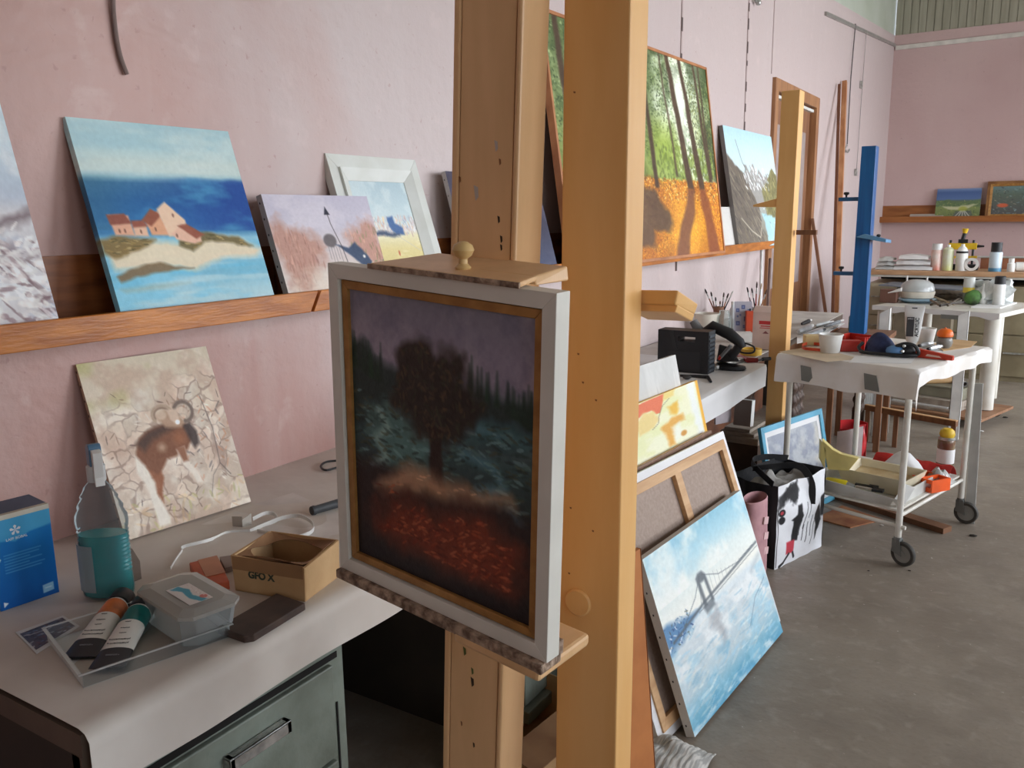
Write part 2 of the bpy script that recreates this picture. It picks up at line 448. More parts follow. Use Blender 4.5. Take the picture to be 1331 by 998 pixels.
def thin_clear(name, tint=(235, 238, 238), op=.12, rough=.12):
    if name in _M: return _M[name]
    m = bpy.data.materials.new(name); m.use_nodes = True; nt = m.node_tree; N = nt.nodes; L = nt.links
    b = N['Principled BSDF']; b.inputs['Base Color'].default_value = (*lin(tint), 1); b.inputs['Roughness'].default_value = rough
    t = N.new('ShaderNodeBsdfTransparent'); t.inputs[0].default_value = (*lin(tint), 1)
    f = N.new('ShaderNodeFresnel'); f.inputs[0].default_value = 1.18
    a = N.new('ShaderNodeMath'); a.operation = 'ADD'; a.inputs[1].default_value = op; L.new(f.outputs[0], a.inputs[0])
    mx = N.new('ShaderNodeMixShader'); L.new(a.outputs[0], mx.inputs[0]); L.new(t.outputs[0], mx.inputs[1]); L.new(b.outputs[0], mx.inputs[2])
    L.new(mx.outputs[0], N['Material Output'].inputs[0]); _M[name] = m
    return m
M_clear = thin_clear('clear_plastic', (244, 246, 246), .03, .08)
M_cloudy = thin_clear('cloudy_plastic', (214, 212, 206), .38, .25)
M_pane = thin_clear('window_pane', (250, 252, 255), .02, .02)

# ================================================================== the room
RX, Y0, Y1, ZC = 5.6, -2.6, 13.2, 4.9
T = .15
mb = MB(); mb.box((-T, Y0 - T, -.1), (RX + T, Y1 + T, 0)); struct('floor', mb, M_floor)
mb = MB(); mb.box((-T, Y0 - T, ZC), (RX + T, Y1 + T, ZC + .1)); struct('ceiling', mb, mat('ceiling_boards', (200, 198, 184), .6, stretch=(6, .3, 1)))
# left wall, pink part with its upper edge as in the photo, then the pale green upper part
DY0, DY1, DZ = 7.26, 8.84, 2.64
zt = [(Y0 - T, 3.6), (9.0, 3.6), (Y1, 3.92)]
mb = MB()
mb.prism([(0, Y0 - T, 0), (0, DY0, 0), (0, DY0, DZ), (0, DY1, DZ), (0, DY1, 0), (0, Y1 + T, 0), (0, Y1 + T, 3.93), (0, Y1, 3.92), (0, 9, 3.6), (0, Y0 - T, 3.6)], (-T, 0, 0))
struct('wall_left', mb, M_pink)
mb = MB(); mb.prism([(-.012, Y0 - T, 3.6), (-.012, 9, 3.6), (-.012, Y1, 3.92), (-.012, Y1 + T, 3.93), (-.012, Y1 + T, ZC), (-.012, Y0 - T, ZC)], (-.1, 0, 0))
struct('trim_1', mb, M_green)
mb = MB(); mb.box((0, Y1, 0), (RX, Y1 + T, 3.92)); struct('wall_back', mb, M_pink2)
mb = MB()
for k in range(60):
    x = k * .096
    mb.box((x, Y1 + .005, 3.92), (min(RX, x + .088), Y1 + .06, ZC))
mb.box((0, Y1 + .02, 3.92), (RX, Y1 + .08, ZC)); struct('trim_2', mb, M_board)
mb = MB(); mb.bar((.02, Y1 - .012, 3.755), (RX, Y1 - .012, 3.775), .02, .055); struct('trim_3', mb, mat('trim_white', (222, 216, 206), .5))
mb = MB(); mb.box((0, Y1 - .006, 3.79), (RX, Y1, 3.92)); struct('trim_4', mb, M_pink2)
mb = MB()
mb.bar((.012, 8.95, 3.43), (.012, Y1 - .01, 3.79), .02, .035)
struct('trim_5', mb, mat('picture_rail_metal', (176, 172, 166), .4, .5))
mb = MB(); mb.box((0, Y0 - T, 0), (RX, Y0, ZC)); struct('wall_front', mb, mat('front_wall_paint', (214, 190, 182), .6))
# right wall with tall windows
WIN = [(-1.6, .2), (1.2, 3.3), (4.1, 6.2), (7.0, 9.1), (9.9, 12.0)]
WZ0, WZ1 = .85, 3.15
mb = MB(); ys = [Y0 - T] + [v for w in WIN for v in w] + [Y1 + T]
for k in range(0, len(ys), 2): mb.box((RX, ys[k], 0), (RX + T, ys[k + 1], ZC))
for a, b in WIN: mb.box((RX, a, 0), (RX + T, b, WZ0)); mb.box((RX, a, WZ1), (RX + T, b, ZC))
struct('wall_right', mb, mat('right_wall_paint', (216, 186, 180), .6))
for n, (a, b) in enumerate(WIN):
    mb = MB(); s = .05
    mb.box((RX + .05, a, WZ0), (RX + .1, b, WZ0 + s)); mb.box((RX + .05, a, WZ1 - s), (RX + .1, b, WZ1))
    mb.box((RX + .05, a, WZ0 + s), (RX + .1, a + s, WZ1 - s)); mb.box((RX + .05, b - s, WZ0 + s), (RX + .1, b, WZ1 - s))
    for k in (1, 2):
        y = a + (b - a) * k / 3; mb.box((RX + .06, y - .015, WZ0 + s), (RX + .09, y + .015, WZ1 - s))
    mb.box((RX + .062, a + s, 2.4), (RX + .088, b - s, 2.43))
    w = struct('window_%d' % (n + 1), mb, M_whitep)
    g = MB(); g.box((RX + .072, a + s, WZ0 + s), (RX + .076, b - s, WZ1 - s)); build('pane', g, M_pane, w)
# door in the left wall
mb = MB(); fw = .1
mb.box((-.1, DY0, 0), (.03, DY0 + fw, DZ)); mb.box((-.1, DY1 - fw, 0), (.03, DY1, DZ)); mb.box((-.1, DY0 + fw, DZ - fw), (.03, DY1 - fw, DZ))
d = struct('door_1', mb, mat('door_frame_wood', (172, 124, 84), .5, col2=(146, 100, 66), scale=5, stretch=(5, 5, .5)), bevel=.004)
mb = MB(); mb.box((-.07, DY0 + fw, 0), (-.035, DY1 - fw, DZ - fw)); build('door_leaf', mb, mat('door_leaf_wood', (150, 106, 74), .5, col2=(120, 80, 56), scale=5, stretch=(5, 5, .5)), d)
mb = MB(); mb.box((-.036, DY0 + .24, .9), (-.028, DY1 - .26, 2.3)); build('door_panel', mb, mat('grey_panel', (166, 150, 146), .5), d)
mb = MB(); mb.box((-.036, DY0 + fw, DZ - fw - .04), (.0, DY1 - fw, DZ - fw - .015)); mb.box((-.036, DY0 + fw, .1), (0, DY0 + fw + .02, DZ - fw)); build('door_stop', mb, M_whiteframe, d)
# vertical joints on the left wall
for n, (px, z0, z1, w_) in enumerate(((885, 1.2, 3.6, .018), (971, 2.0, 3.6, .02), (1004, 2.66, 3.6, .015))):
    y = AX(px, 60, 0).y; mb = MB(); pts = []
    mb.bar((.002, y, z0), (.002, y, z1), w_, .006, (1, 0, 0))
    if n < 2:
        r = random.Random(n); z = z0
        while z < z1:
            l = r.uniform(.03, .09); mb.box((.004, y - w_ * .5, z), (.0075, y + w_ * .5, z + l), 1); z += l + r.uniform(.05, .13)
    struct('trim_%d' % (6 + n), mb, [mat('joint_filler', (186, 166, 162), .7), mat('joint_cracks', (110, 96, 92), .9)])

# ================================================================== light
w = bpy.data.worlds.new('world'); sc.world = w; w.use_nodes = True
wn = w.node_tree; bg = wn.nodes['Background']
sky = wn.nodes.new('ShaderNodeTexSky'); sky.sky_type = 'NISHITA'; sky.sun_elevation = math.radians(40); sky.sun_rotation = math.radians(250); sky.sun_disc = False
hs = wn.nodes.new('ShaderNodeHueSaturation'); hs.inputs['Saturation'].default_value = .35
wn.links.new(sky.outputs[0], hs.inputs['Color']); wn.links.new(hs.outputs[0], bg.inputs[0]); bg.inputs[1].default_value = .45
WP = {0: 7, 1: 31, 2: 98, 3: 118, 4: 84}
for n, (a, b) in enumerate(WIN):
    ld = bpy.data.lights.new('window_daylight', 'AREA'); ld.shape = 'RECTANGLE'; ld.size = b - a - .05; ld.size_y = WZ1 - WZ0 - .05
    ld.energy = WP[n]; ld.color = (.97, .985, 1.); ld.spread = math.radians(150)
    lo = bpy.data.objects.new('window_daylight', ld); COL.objects.link(lo)
    lo.location = (RX + .18, (a + b) / 2, (WZ0 + WZ1) / 2); lo.rotation_euler = (0, math.radians(90), 0)
    lo.rotation_euler = Vector((-1, 0, 0)).to_track_quat('-Z', 'Y').to_euler()
mbw = MB()  # unseen window added behind the camera to carry a warm front fill
for x0, x1, z0, z1 in ((2.6, 4.6, 1.0, 1.05), (2.6, 4.6, 2.95, 3.0), (2.6, 2.65, 1.05, 2.95), (4.55, 4.6, 1.05, 2.95), (3.58, 3.62, 1.05, 2.95)): mbw.box((x0, Y0 + .002, z0), (x1, Y0 + .05, z1))
w = struct('window_6', mbw, M_whitep); g = MB(); g.box((2.65, Y0 + .02, 1.05), (4.55, Y0 + .024, 2.95)); build('pane', g, M_pane, w)
ld = bpy.data.lights.new('window_daylight', 'AREA'); ld.shape = 'RECTANGLE'; ld.size = 1.9; ld.size_y = 1.9; ld.energy = 9; ld.color = (1., .95, .88)  # added fill light for faces turned to the camera
lo = bpy.data.objects.new('window_daylight', ld); COL.objects.link(lo); lo.location = (3.6, Y0 + .012, 2.); lo.rotation_euler = Vector((0, 1, 0)).to_track_quat('-Z', 'Y').to_euler()
sc.view_settings.view_transform = 'Standard'; sc.view_settings.look = 'None'; sc.view_settings.gamma = 1
sc.view_settings.use_curve_mapping = False
sc.view_settings.exposure = .35

# ================================================================== ledge on the left wall (two boards end to end)
JY = AX(416, 380, .2).y
def ledge(a, b, label, skew=0., skew0=0.):
    root = thing('picture_ledge', label, 'shelf', (.1, (a + b) / 2, 1.287), 0, 'picture ledges')
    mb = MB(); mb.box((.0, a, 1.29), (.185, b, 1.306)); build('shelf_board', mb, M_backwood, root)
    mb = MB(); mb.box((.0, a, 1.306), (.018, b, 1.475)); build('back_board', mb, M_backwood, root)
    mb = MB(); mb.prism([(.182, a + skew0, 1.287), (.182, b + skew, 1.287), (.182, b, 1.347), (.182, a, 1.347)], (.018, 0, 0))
    build('front_lip', mb, M_ledge, root, bevel=.002)
    return root
ledge(-1.2, JY - .006, 'varnished wooden picture ledge carrying the seascape with houses, left of the joint', -.035)
ledge(JY + .006, 7.2, 'long varnished wooden picture ledge carrying the autumn forest picture', 0, -.035)
LZ = 1.306
# ledge on the end wall
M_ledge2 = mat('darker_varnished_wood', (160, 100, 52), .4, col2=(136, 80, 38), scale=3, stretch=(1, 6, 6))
LZE = AY(1200, 288, 13.0).z
root = thing('picture_ledge', 'varnished wooden picture ledge on the far end wall above the spray cans', 'shelf', (2.2, 13.1, LZE), 0)
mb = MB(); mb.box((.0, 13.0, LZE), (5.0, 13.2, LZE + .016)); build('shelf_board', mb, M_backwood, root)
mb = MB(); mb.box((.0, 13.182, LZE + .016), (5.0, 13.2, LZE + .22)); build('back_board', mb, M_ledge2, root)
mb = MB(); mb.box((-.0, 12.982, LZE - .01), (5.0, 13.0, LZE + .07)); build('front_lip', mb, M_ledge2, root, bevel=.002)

# ================================================================== the long bench along the left wall
BZ = .782; BX = .82; BY0, BY1 = .64, 7.0
root = thing('workbench', 'long wall bench covered with white paper under the picture ledge', 'workbench', (.4, 2.8, 0))
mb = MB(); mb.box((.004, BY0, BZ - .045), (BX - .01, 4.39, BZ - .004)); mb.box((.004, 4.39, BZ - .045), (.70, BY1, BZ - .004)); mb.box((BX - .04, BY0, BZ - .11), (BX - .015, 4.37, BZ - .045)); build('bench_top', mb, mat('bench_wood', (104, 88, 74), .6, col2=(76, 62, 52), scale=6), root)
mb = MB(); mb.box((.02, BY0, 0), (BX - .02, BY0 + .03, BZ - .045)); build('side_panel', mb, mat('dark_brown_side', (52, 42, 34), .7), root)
mb = MB(); mb.box((.03, BY0 + .03, .0), (.05, 3.6, BZ - .045)); build('back_panel', mb, mat('dark_back', (40, 34, 30), .8), root)  # dark sheet added to stand in for the black kneehole shade
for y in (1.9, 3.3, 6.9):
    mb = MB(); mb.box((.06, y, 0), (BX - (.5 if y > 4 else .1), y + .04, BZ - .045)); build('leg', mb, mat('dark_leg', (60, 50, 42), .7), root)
# paper sheet over it
def paper_fn(y0, y1, drop, zoff=0., seed=0, xb=.0):
    s0 = BX - xb; tot = s0 + drop
    def fn(u, v):
        y = y0 + (y1 - y0) * u; s = tot * v
        n = mnoise(Vector((y * 2.1, s * 3, seed)))
        if s < s0 - .012:
            x = xb + s; z = BZ + zoff + .0016 + .0014 * (n + 1) + .0008 * mnoise(Vector((y * 9, s * 7, seed + 3)))
        elif s < s0 + .004:
            x = xb + s; z = BZ + zoff - .001
        else:
            d = s - s0 - .004
            x = xb + s0 + .004 + .008 * mnoise(Vector((y * 4, 0, seed))) * d / drop + .003
            z = BZ + zoff - .005 - d * (1 + .1 * mnoise(Vector((y * 2.3, 5, seed))))
        return (x, y, z)
    return fn
mb = MB(); mb.sheet(paper_fn(BY0 + .003, 2.7, .105), 90, 60, .0008)
o = tag(build('paper_cover', mb, M_paper, smooth=True), 'white paper sheet over the near end of the bench, under the spray bottle', 'paper')
mb = MB(); mb.sheet(paper_fn(2.702, 4.385, .112, .0, 3), 60, 60, .0008)
tag(build('paper_cover', mb, M_paperb, smooth=True), 'clean white paper sheet over the bench below the black tool case', 'paper')

mb = MB(); mb.box((.02, 4.40, BZ - .003), (.71, 6.98, BZ + .001)); tag(build('paper_cover', mb, mat('greyed_paper', (204, 198, 190), .6, col2=(176, 168, 160), scale=5)), 'greyed paper over the bench beyond the slim yellow easel', 'paper')
# ================================================================== metal cabinets below the bench
def metal_cabinet(y0, y1, z0, z1, label, handle=True, x0=.1, x1=.79):
    root = thing('metal_cabinet', label, 'cabinet', ((x0 + x1) / 2, (y0 + y1) / 2, z0))
    mb = MB(); mb.box((x0, y0, z0), (x1, y1, z1)); build('body', mb, M_steel, root, bevel=.004)
    dz = z1 - .012
    if handle:
        mb = MB(); mb.box((x1, y0 + .012, dz - .235), (x1 + .014, y1 - .045, dz - .022)); dr = build('drawer', mb, M_steel, root, bevel=.003)
        mb = MB(); mb.box((x1 + .0005, y0 + .01, dz - .018), (x1 + .002, y1 - .02, dz - .004)); build('shadow_gap', mb, M_dark, root)
        a, b, z = .895, 1.045, .575
        mb = MB(); mb.box((x1 + .03, a, z - .014), (x1 + .036, b, z + .012)); mb.box((x1 + .014, a, z - .014), (x1 + .036, a + .012, z + .012)); mb.box((x1 + .014, b - .012, z - .014), (x1 + .036, b, z + .012))
        mb.box((x1 + .016, a, z + .006), (x1 + .036, b, z + .012))
        build('handle', mb, M_chrome, dr, bevel=.002)
        mb = MB(); mb.box((x1, y0 + .012, z0 + .03), (x1 + .014, y1 - .045, dz - .245)); build('door', mb, M_steel, root, bevel=.003)
        mb = MB(); mb.box((x1 + .0005, y1 - .03, z0 + .03), (x1 + .003, y1 - .026, dz - .12)); build('slot', mb, M_dark, root)
    else:
        mb = MB(); mb.box((x1, y0 + .01, z0 + .05), (x1 + .012, y1 - .01, dz)); build('door', mb, M_steel, root, bevel=.003)
        mb = MB(); mb.box((x1, y0 + .0, z0), (x1 + .03, y1, z0 + .04)); build('bottom_rail', mb, M_steel, root, bevel=.003)
    return root
metal_cabinet(.7, 1.232, 0, BZ - .12, 'grey-green metal cabinet with a chrome bar handle under the near bench end')
metal_cabinet(1.96, 2.62, .06, BZ - .12, 'grey-green metal cabinet behind the two easel posts under the bench', False, x0=.2)

# ================================================================== the easels
def post(root, M, a0, a1, d0, d1, z0, z1, m, name='post', strips=True):
    if strips:
        s = (a1 - a0) * .115
        mb = MB(M); mb.box((a0 + s, d0 + .004, z0), (a1 - s, d1 - .004, z1)); build(name, mb, m, root)
        mb = MB(M); mb.box((a0, d0, z0), (a0 + s - .003, d1, z1)); build('side_rail', mb, m, root, bevel=.004)
        mb = MB(M); mb.box((a1 - s + .003, d0, z0), (a1, d1, z1)); build('side_rail', mb, m, root, bevel=.005)
        mb = MB(M); mb.box((a0 + s - .0035, d0 + .012, z0), (a0 + s + .0002, d1 - .01, z1)); mb.box((a1 - s - .0002, d0 + .012, z0), (a1 - s + .0035, d1 - .01, z1)); build('groove', mb, M_dark, root)
    else:
        mb = MB(M); mb.box((a0, d0, z0), (a1, d1, z1)); build(name, mb, m, root, bevel=.004)
def base_feet(root, cx, cy, w, l, m):
    mb = MB(); mb.box((cx - w, cy - l, .0), (cx - w + .07, cy + l, .08)); build('foot', mb, m, root, bevel=.005)
    mb = MB(); mb.box((cx + w - .07, cy - l, .0), (cx + w, cy + l, .08)); build('foot', mb, m, root, bevel=.005)
    mb = MB(); mb.box((cx - w + .07, cy - .05, .0), (cx + w - .07, cy + .05, .07)); build('cross_bar', mb, m, root, bevel=.005)
# -- easel A: holds the framed picture, slightly tilted sideways
wv = Vector((.462, -.060, -.029)).normalized(); upv = Vector((.037, -.024, .551)); upv = (upv - wv * upv.dot(wv)).normalized(); bkv = upv.cross(wv)
MA = Matrix.Identity(4)
for i, v in enumerate((wv, bkv, upv)):
    for j in range(3): MA[j][i] = v[j]
OA = Vector((.962, 1.063, .929)); MA.translation = OA
if bkv.y < 0: raise Exception('frame')
def loc_at(px, py, M, y):
    """point of the plane local y = y of frame M seen at a pixel -> local coords"""
    inv = M.inverted(); c = inv @ CAM; q = inv @ (CAM + ray(px, py)); d = q - c
    t = (y - c.y) / d.y; return c + d * t
eA = thing('studio_easel', 'peach painted single-post easel holding the white-framed dark picture', 'easel', (1.17, 1.16, 0))
yA = 1.125
def trap(root, name, xl, xr, y0, y1, z0, z1, m, **k):
    mb = MB(); v = []
    for z in (z0, z1): v += [(xl(z), y0, z), (xr(z), y0, z), (xr(z), y1, z), (xl(z), y1, z)]
    mb.hexa(v); return build(name, mb, m, root, **k)
_tl, _bl, _tr, _br = AY(590, 0, yA), AY(575, 998, yA), AY(680, 0, yA), AY(650, 998, yA)
def eA_x(u):
    def f(z):
        l = _bl.x + (_tl.x - _bl.x) * (z - _bl.z) / (_tl.z - _bl.z); r = _br.x + (_tr.x - _br.x) * (z - _br.z) / (_tr.z - _br.z)
        return l + (r - l) * u
    return f
yB = yA + .080
trap(eA, 'post', eA_x(.115), eA_x(.9), yA + .003, yB - .004, .07, 2.5, M_easelA)
trap(eA, 'side_rail', eA_x(0), eA_x(.1), yA, yB, .07, 2.5, M_easelA, bevel=.003)
trap(eA, 'side_rail', eA_x(.915), eA_x(1), yA, yB, .07, 2.5, M_easelA, bevel=.004)
trap(eA, 'groove', eA_x(.095), eA_x(.12), yA + .008, yB - .01, .08, 2.49, M_dark)
trap(eA, 'groove', eA_x(.895), eA_x(.92), yA + .008, yB - .01, .08, 2.49, M_dark)
# paint marks on the post
mcols = [mat('mark_dark', (58, 40, 26), .6), mat('mark_pale', (196, 184, 176), .5), mat('mark_brown', (150, 96, 56), .6), mat('mark_green', (88, 100, 50), .6)]
for (px, py), k, s in [((648.3, 285), 0, .0035), ((651.6, 310.5), 0, .0035), ((651.6, 321.5), 0, .003), ((645, 189), 1, .005), ((619, 250), 1, .007), ((650, 210), 2, .003), ((598, 233), 2, .003), ((604, 846), 3, .005), ((614, 872), 3, .004), ((614, 886), 0, .0055), ((600, 940), 2, .003), ((616, 968), 0, .003)]:
    p = AY(px, py, yA + .0028)
    mb = MB(); mb.prism([(p.x - s * .6, p.y, p.z + s * 1.6), (p.x + s * .5, p.y, p.z + s * 1.1), (p.x + s * .6, p.y, p.z - s), (p.x - s * .2, p.y, p.z - s * 1.8)], (0, -.0006, 0)); build('paint_mark', mb, mcols[k], eA)
# tray
pr_ = loc_at(768, 815, MA, .15)
mb = MB(MA); mb.box((.29, -.01, -.032), (.464, .125, -.010)); tr = build('tray', mb, M_easelA, eA, bevel=.006)
mb = MB(MA); mb.box((-.002, -.010, -.018), (.468, .042, -.0005)); lip = build('tray_lip', mb, M_dirtywood, eA, bevel=.003)
mb = MB(MA); mb.box((.452, .036, -.008), (.466, .05, .016)); build('tray_peg', mb, M_dirtywood, eA, bevel=.002)
# clamp at the top
hA = .553
def thick_poly(M, pts, y0, z):  # unused helper kept small
    pass
mb = MB(MA)
mb.hexa([(.106, -.004, hA + .001), (.412, -.004, hA + .001), (.398, .11, hA + .012), (.15, .11, hA + .012), (.106, -.004, hA + .009), (.412, -.004, hA + .009), (.398, .11, hA + .020), (.15, .11, hA + .020)]); cl = build('clamp_board', mb, M_easelA, eA, bevel=.003)
mb = MB(MA); mb.box((.106, -.0065, hA + .0005), (.412, -.0035, hA + .0085)); build('crusted_edge', mb, M_dirtywood, cl)
mb = MB(MA); mb.hexa([(.30, .035, hA + .0005), (.410, .035, hA + .0005), (.416, .105, hA + .0005), (.30, .105, hA + .0005), (.30, .035, hA + .013), (.404, .035, hA + .013), (.413, .105, hA + .022), (.30, .105, hA + .022)]); build('clamp_block', mb, M_easelA, eA, bevel=.003)
kn = loc_at(602, 342, MA, .03)
mb = MB(MA); mb.lathe([(.011, 0), (.012, .004), (.007, .009), (.0065, .016), (.013, .021), (.0165, .029), (.014, .036), (.006, .041), (0, .042)], (kn.x, .03, hA + .011)); build('knob', mb, mat('pale_turned_wood', (222, 190, 134), .35, col2=(206, 170, 110)), cl, smooth=True)
base_feet(eA, 1.07, 1.2, .13, .25, M_easelA)
# -- easel B: tall post right behind the picture
yb = 1.225
eB = thing('studio_easel', 'yellow-ochre easel post, tallest and widest, right behind the framed dark picture', 'easel', (1.4, 1.26, 0))
tl, trr = AY(733, 0, yb), AY(820, 0, yb); bl, br = AY(722, 998, yb), AY(800, 998, yb)
def post_skew(root, tl, tr, bl, br, yb, dep, m, zlo=0., zhi=2.5):
    def ln(a, b, z): t = (z - b.z) / (a.z - b.z); return b.x + (a.x - b.x) * t
    mb = MB(); v = []
    for z in (zlo, zhi):
        xl, xr = ln(tl, bl, z), ln(tr, br, z)
        v += [(xl, yb, z), (xr, yb, z), (xr, yb + dep, z), (xl, yb + dep, z)]
    mb.hexa(v); return build('post', mb, m, root, bevel=.003)
post_skew(eB, tl, trr, bl, br, yb, .068, M_easel, .075)
mb = MB(); Mdk = Matrix.Translation((1.366, yb - .004, .891)) @ Matrix.Rotation(PI / 2, 4, 'X')
mb.lathe([(.025, -.004), (.025, .003), (.022, .006), (0, .006)], (1.366, yb, .891), 32, ax=Matrix.Rotation(PI / 2, 4, 'X')); build('knob', mb, M_easel, eB, smooth=True)
P = lambda px, py, y: AY(px, py, y)
mb = MB(); ya, yc = 1.296, 1.40
a0, a1, a2, a3 = P(818, 376, ya), P(882, 377, ya), P(878, 396, ya), P(816, 394, ya)
b1, b2 = P(908, 395, yc), P(903, 409, yc); off = b1 - a1; off2 = b2 - a2
mb.hexa([a3, a2, a2 + off2, a3 + off2, a0, a1, a1 + off, a0 + off]); build('tray', mb, M_easel, eB, bevel=.003)
mb = MB(); k = Vector((0, .01, -.001)); dn = Vector((-.004, 0, -.012))
mb.hexa([a3 + k + dn, a2 + k + dn, a2 + off2 + dn, a3 + off2 + dn, a3 + k, a2 + k, a2 + off2 + Vector((0, 0, .001)), a3 + off2 + Vector((0, 0, .001))]); build('tray_support', mb, M_easel, eB, bevel=.002)
for (px, py) in ((752, 460), (758, 497), (742, 660), (771, 690), (740, 745), (775, 520), (747, 120)):
    p = P(px, py, yb - .0005); s = .0018; mb = MB(); mb.prism([(p.x - s, p.y, p.z + s), (p.x + s, p.y, p.z + s * .5), (p.x + s * .5, p.y, p.z - s), (p.x - s, p.y, p.z - s * .4)], (0, -.0008, 0)); build('scratch', mb, mcols[2], eB)
base_feet(eB, 1.46, 1.42, .12, .3, M_easel)
# -- easel C: far yellow post in front of the bench end
yc0 = 4.5
eC = thing('studio_easel', 'slim yellow easel post standing at the far end of the paper-covered bench', 'easel', (.85, 4.55, 0))
post_skew(eC, P(1016, 118, yc0), P(1040, 118, yc0), P(992, 600, yc0), P(1013, 600, yc0), yc0, .095, M_easel, .06, P(1020, 118, yc0).z)
mb = MB(); c0 = P(1013, 263, yc0 + .02); mb.prism([(c0.x + .01, yc0 + .01, c0.z + .025), (c0.x - .13, yc0 - .0, c0.z - .01), (c0.x - .13, yc0, c0.z - .02), (c0.x + .01, yc0 + .01, c0.z - .025)], (0, .06, 0)); build('clamp', mb, M_easel, eC, bevel=.003)
mb = MB(); hk = P(1036, 302, yc0 + .05); mb.box((hk.x, yc0 + .03, hk.z - .012), (hk.x + .10, yc0 + .06, hk.z + .012)); build('hook', mb, M_brownwood, eC)
base_feet(eC, .845, 4.55, .08, .13, M_easel)
# -- easel D: blue table easel on a low side table
yd = 5.9
st = thing('side_table', 'brown wooden side table carrying the blue easel', 'table', (.96, 6.0, 0))
zb = P(1110, 434, yd).z
mb = MB(); mb.box((.84, 5.82, zb - .03), (1.2, 6.2, zb)); build('table_top', mb, M_brownwood, st)
for x, y in ((.85, 5.83), (1.155, 5.83), (.85, 6.155), (1.155, 6.155)):
    mb = MB(); mb.box((x, y, 0), (x + .035, y + .035, zb - .03)); build('leg', mb, M_brownwood, st)
eD = thing('studio_easel', 'bright blue painted easel with two small blue trays near the far wall', 'easel', (.98, 5.95, zb))
post_skew(eD, P(1120, 190, yd), P(1139, 190, yd), P(1104, 420, yd), P(1124, 420, yd), yd, .11, M_blue, zb, P(1122, 190, yd).z)
p = P(1120, 308, yd - .06)
mb = MB(); p2 = P(1152, 315, yd - .06); mb.prism([(p.x - .03, yd - .08, p.z), (p2.x, yd - .08, p2.z + .0), (p2.x + .0, yd - .08, p2.z + .02), (p.x + .02, yd - .08, p.z + .02)], (0, .22, -.01)); t_ = build('tray', mb, mat('pale_blue_paint', (96, 150, 190), .35), eD, bevel=.002)
mb = MB(); mb.lathe([(.012, 0), (.006, .01), (.014, .02), (.01, .03), (0, .032)], (p2.x - .06, yd + .02, p2.z + .018)); build('knob', mb, M_black, t_, smooth=True)
for (px, py, l) in ((1118, 256, .13), (1113, 353, .14)):
    p = P(px, py, yd + .05); mb = MB(); mb.box((p.x - l, yd + .03, p.z - .025), (p.x + .02, yd + .075, p.z)); t_ = build('clamp', mb, mat('mid_blue_paint', (44, 96, 140), .35), eD, bevel=.002)
    mb = MB(); mb.lathe([(.006, 0), (.006, .012), (.018, .02), (.016, .032), (0, .034)], (p.x - l + .045, yd + .05, p.z)); build('knob', mb, M_black, t_, smooth=True)
# ================================================================== pictures on the near ledge
R = math.radians
G = 1.12
# ---- seascape with houses
p = Pic(190, 210, 1)
p.grad([(0, (160, 192, 198)), (.12, (166, 198, 202)), (.2, (190, 206, 200)), (.25, (188, 206, 202)), (.28, (140, 180, 190)), (.31, (56, 110, 152)), (.4, (34, 94, 150)), (.5, (40, 106, 166)), (.56, (60, 124, 172)), (.6, (134, 188, 208)), (.78, (112, 178, 202)), (.88, (160, 200, 210)), (1, (184, 208, 212))])
n = p.fbm(3, 9, 4, 2)
p.mix(p.smooth(.52, .75, n) * (p.y < .27) * .45, (204, 216, 210)); p.mix(p.smooth(.55, .8, p.fbm(2, 12, 3, 8)) * (p.y < .27) * .4, (148, 186, 196))
band = p.smooth(.265, .30, p.y + (p.fbm(6, 2, 2, 3) - .5) * .02) * (1 - p.smooth(.545, .56, p.y - .02 * (p.x - .5)))
p.mix(band * p.smooth(.2, 1, p.x) * .85, (24, 66, 148)); p.mix(band * p.smooth(.5, .8, p.fbm(3, 10, 4, 5)) * .7, (70, 150, 190)); p.mix(band * (1 - p.smooth(0, .3, p.x)) * .4, (60, 110, 130))
sea = p.smooth(.57, .6, p.y)
p.mix(sea * p.smooth(.5, .75, p.fbm(2, 16, 3, 7)) * .5, (204, 220, 220)); p.mix(sea * p.smooth(.55, .75, p.fbm(2.5, 12, 4, 17)) * .6, (96, 184, 216))
p.poly([(.02, .66), (.2, .60), (.5, .62), (.7, .575), (.85, .60), (1., .66), (.95, .70), (.7, .71), (.52, .755), (.3, .74), (.03, .745)], (222, 204, 172), .95, .02, .03)
p.poly([(-.01, .60), (.08, .575), (.2, .58), (.32, .60), (.2, .65), (.05, .685), (-.01, .66)], (128, 104, 58), .95, .012, .03)
p.poly([(.45, .60), (.55, .57), (.7, .57), (.86, .60), (.95, .64), (.86, .645), (.75, .615), (.62, .62), (.52, .655), (.44, .63)], (112, 98, 60), .95, .01, .03)
p.dabs(120, (.0, .57, .9, .66), [(150, 124, 70), (90, 82, 52), (170, 146, 96)], (.01, .03), (.003, .006), (-.3, .3), .7, mask=(p.a[..., 2] < 90) * 1.)
